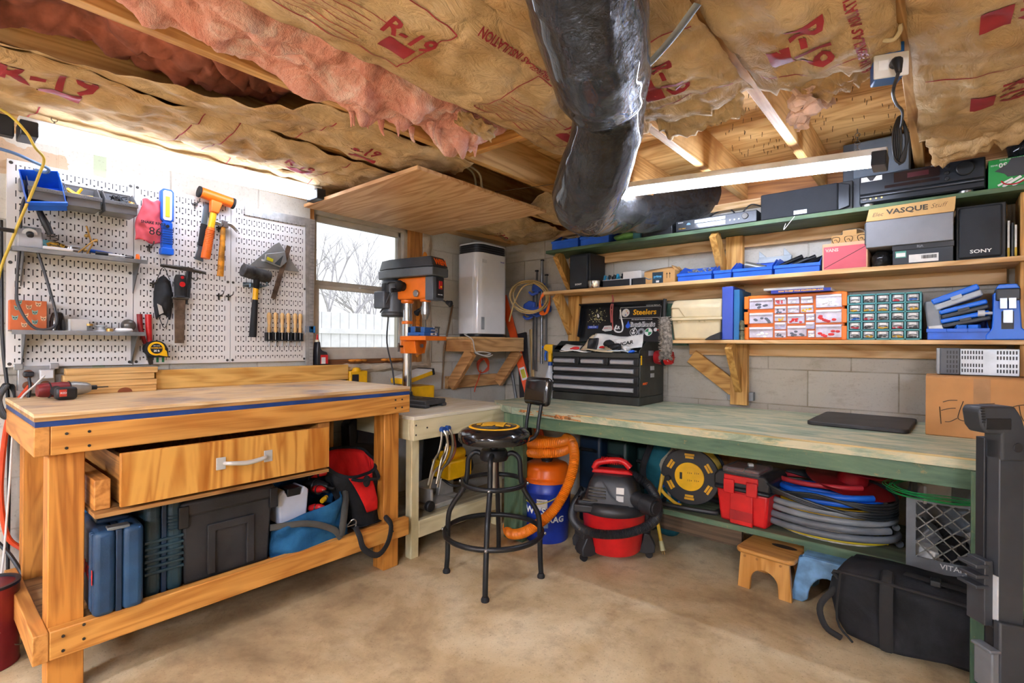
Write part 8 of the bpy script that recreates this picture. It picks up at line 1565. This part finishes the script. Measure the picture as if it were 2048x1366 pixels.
# black duffel
bd_ = thing('duffel_bag', 'large black nylon duffel bag lying in front of the milk crate on the floor', 'bag', (2.77, -.80, 0), -.02); bd_.location = (2.76, -.83, 0)
b = B()
def fn(u, v):
    a = 2*PI*v; x = -.28+.62*u; e = min(1, min(u, 1-u)*13)**.4; n = noise.noise(V((x*5, math.cos(a)*1.5, math.sin(a)*1.5)))*.02
    ca, sa = math.cos(a), math.sin(a); return (x+.012*math.sin(a*2), (math.copysign(abs(ca)**.4, ca)*.12+n)*(.75+.25*e), .155+(math.copysign(abs(sa)**.4, sa)*.142+n)*e)
b.grid(fn, 40, 36); b.add([fn(0, i/36) for i in range(36)], [tuple(range(36))]); b.add([fn(1, i/36) for i in range(36)], [tuple(range(36))]); b.v = [V((p.x, p.y, max(.002, p.z))) for p in b.v]; obj('body', b, BLKC, bd_, angle=70)
b = B(); b.tube([(-.25, -.14, .25), (-.22, -.14, .28), (.30, -.14, .26), (.33, -.13, .22)], .006, 7, k=4); b.tube([(-.24, -.148, .28), (-.25, -.148, .1), (-.2, -.145, .03)], .004, 6, k=4); obj('piping', b, mat('webbing_black', '#1b1b1c', .8), bd_)
for x in (-.1, .2): obj('webbing', B().tube([(x, -.1, .30), (x, -.145, .26), (x, -.15, .15), (x, -.125, .03)], .02, 8, k=5, squash=(1, .15, 1)), mat('webbing_black', '#1b1b1c', .8), bd_)
b = B(); b.tube([(-.26, -.10, .2), (-.31, -.12, .12), (-.29, -.13, .05), (-.24, -.12, .02)], .012, 8, k=5, squash=(1, .6, 1)); obj('side_strap', B().tube([(.15, -.19, .01), (.22, -.19, .012), (.30, -.17, .02), (.32, -.16, .06)], .01, 8, k=5), mat('webbing_black', '#1b1b1c', .8), bd_); obj('side_strap', b, mat('webbing_black', '#1b1b1c', .8), bd_); b = B(); b.tube([(-.05, -.08, .31), (.1, -.12, .315), (.28, -.11, .30), (.33, -.06, .28)], .02, 8, k=6, squash=(1, 1, .25)); obj('carry_strap', b, mat('webbing_black', '#1b1b1c', .8), bd_)
obj('buckle', B().box(.02, .05, -.13, -.09, .305, .325), BLK, bd_, bevel=.003)
# rolling tool box with telescopic handle, right foreground
tr = thing('rolling_toolbox', 'tall dark telescopic handle and base of a rolling tool box at the right edge', 'tool box', (2.99, -1.20, 0)); RTG = mat('rolling_grey', '#3a3d42', .45, var=.1); RTD = mat('rolling_dark', '#26282c', .5, var=.1)
q0 = P(1991, 1000, d=1.5); q1 = P(2041, 1000, d=1.5)
rz_ = math.atan2(q1.y-q0.y, q1.x-q0.x); hc = (q0+q1)/2; tr.location = (hc.x, hc.y, 0); tr.rotation_euler = (0, 0, rz_); w_ = (q1-q0).length
obj('handle_tube', B().box(-w_/2, w_/2, -.012, .03, .30, .86), RTG, tr, bevel=.003); obj('handle_back', B().box(-w_/2-.005, -w_/2+.02, .031, .06, .30, .86), RTD, tr, bevel=.002)
b = B(); b.prism([(-w_/2-.068, .945), (-w_/2-.06, .90), (-w_/2-.045, .88), (-w_/2, .88), (-w_/2, .80), (w_/2+.003, .80), (w_/2+.003, .87), (.02, .93), (.0, .96), (-w_/2-.06, .96)], -.02, .04); obj('handle_head', b, RTG, tr, bevel=.006)
obj('grip_opening', B().box(-w_/2-.05, -.012, -.022, -.018, .892, .925), BLK, tr, bevel=.003); obj('button', B().cyl((.008, -.020, .84), (.008, -.023, .84), .014, n=22), RTD, tr, bevel=.002); b = B()
for k in range(6): b.box(-w_/2-.064+.001*k, -w_/2-.054+.001*k, -.0215, -.019, .952-k*.008, .956-k*.008)
obj('grip_rib', b, BLK, tr)
b = B(); b.box(-w_/2+.01, w_/2+.10, -.005, .05, .05, .31); obj('body', b, RTD, tr, bevel=.01); b = B(); b.prism([(-w_/2-.012, .02), (w_/2+.012, .02), (w_/2+.012, .315), (-w_/2-.012, .335)], -.03, -.006); obj('handle_housing', b, RTG, tr, bevel=.005)
b = B()
for k in range(3): b.box(-w_/2-.06, -w_/2-.0205, -.005, .06, .42+k*.03, .43+k*.03)
b.box(-w_/2-.03, -w_/2-.005, .0, .06, .31, .50); obj('rack_fin', b, RTG, tr, bevel=.002); obj('label', B().box(-w_/2-.006, -w_/2-.001, -.013, .012, .33, .46), mat('label_grey', '#c9ccce', .7), tr)
b = B(); b.box(-w_/2-.035, -w_/2-.0125, -.03, .03, .13, .25); b.box(-w_/2-.045, -w_/2-.012, -.035, .03, .245, .255); obj('latch', b, mat('latch_pale', '#686b70', .4), tr, bevel=.004); obj('wheel', B().cyl((-w_/2-.055, .04, .05), (-w_/2-.022, .04, .05), .05, n=28), mat('wheel_grey', '#6e6a64', .6), tr, bevel=.006)
for z in (.15, .24): obj('clip', B().box(w_/2-.004, w_/2+.02, -.042, -.028, z, z+.03), BLK, tr, bevel=.002)
# ---------------------------------------------------------------- overhead outlet, cords
q = P(1781, 132, z=1.935); ov = thing('overhead_outlet', 'blue junction box with a white double outlet hanging from the overhead joist', 'outlet', q, .35)
obj('box', B().box(-.034, .034, .0, .06, -.03, .11), mat('box_blue', '#1f66b8', .4, var=.1), ov, bevel=.004); obj('cover_plate', B().box(-.042, .042, -.008, .0, -.034, .034), WHITE, ov, bevel=.003)
for x in (-.019, .019): obj('socket', B().box(x-.013, x+.013, -.0105, -.007, -.013, .016), mat('socket_white', '#f4f4f2', .3), ov, bevel=.003)
b = B(); b.tube([(.006, -.009, -.002), (.006, -.034, -.006), (.008, -.04, -.04)], [.013, .014, .007], 10, k=3); obj('plug', b, BLK, ov)
pq = [q+V((.02, -.035, -.04)), P(1786, 185, z=1.84), P(1793, 208, y=-1.1), P(1805, 225, y=-.95), P(1800, 262, y=-.82), P(1792, 300, y=-.78), P(1800, 330, y=-.76)]
cord('black plug cord falling from the overhead outlet to the shelf lamp', pq, .0045, mat('cord_grey', '#3c3e42', .5))
b = B()
for k in range(5): b.tube([P(1800, 232, y=-.84), P(1786+k*4, 270, y=-.83), P(1790+k*3, 318, y=-.82+k*.004), P(1808-k*2, 322, y=-.81), P(1812+k, 275, y=-.83)], .0042, 7, True, k=5)
single('cord_bundle', b, BLK, 'black cord bundle tied under the overhead outlet', 'cord')
cord('cream cable looping into the blue overhead box', [P(1758, 66, z=1.99), P(1768, 80, z=1.975), P(1788, 78, z=1.975), P(1800, 62, z=1.985), P(1800, 48, z=2.0)], .006, mat('romex_cream', '#d9c9a0', .5))
# ---------------------------------------------------------------- daylight, exposure, camera
w = bpy.data.worlds.new('sky'); bpy.context.scene.world = w; w.use_nodes = True
nt = w.node_tree; bg = nt.nodes['Background']
sky = nt.nodes.new('ShaderNodeTexSky'); sky.sky_type = 'HOSEK_WILKIE'; sky.turbidity = 8; sky.sun_direction = (.3, -.5, .8)
mx = nt.nodes.new('ShaderNodeMix'); mx.data_type = 'RGBA'; mx.inputs[0].default_value = .8
nt.links.new(sky.outputs[0], mx.inputs[6]); mx.inputs[7].default_value = (.93, .96, 1, 1)
nt.links.new(mx.outputs[2], bg.inputs['Color']); bg.inputs['Strength'].default_value = .2
cam = bpy.data.cameras.new('camera'); co = bpy.data.objects.new('camera', cam); C.objects.link(co)
cam.sensor_width = 36; cam.lens = 36*F/2048; cam.shift_y = 5/2048; cam.clip_start = .02
co.matrix_world = T(CX, CY, CH) @ Rz(YAW) @ Rx(PI/2) @ Rz(ROLL)
sc = bpy.context.scene; sc.camera = co
vs = sc.view_settings; sc.display_settings.display_device = 'sRGB'
vs.view_transform = 'Standard'; vs.look = 'None'; vs.gamma = 1; vs.use_curve_mapping = False; vs.exposure = EXPO
sc.cycles.max_bounces = 8; sc.cycles.diffuse_bounces = 4; sc.cycles.caustics_reflective = False; sc.cycles.caustics_refractive = False
sc.cycles.sample_clamp_indirect = 4
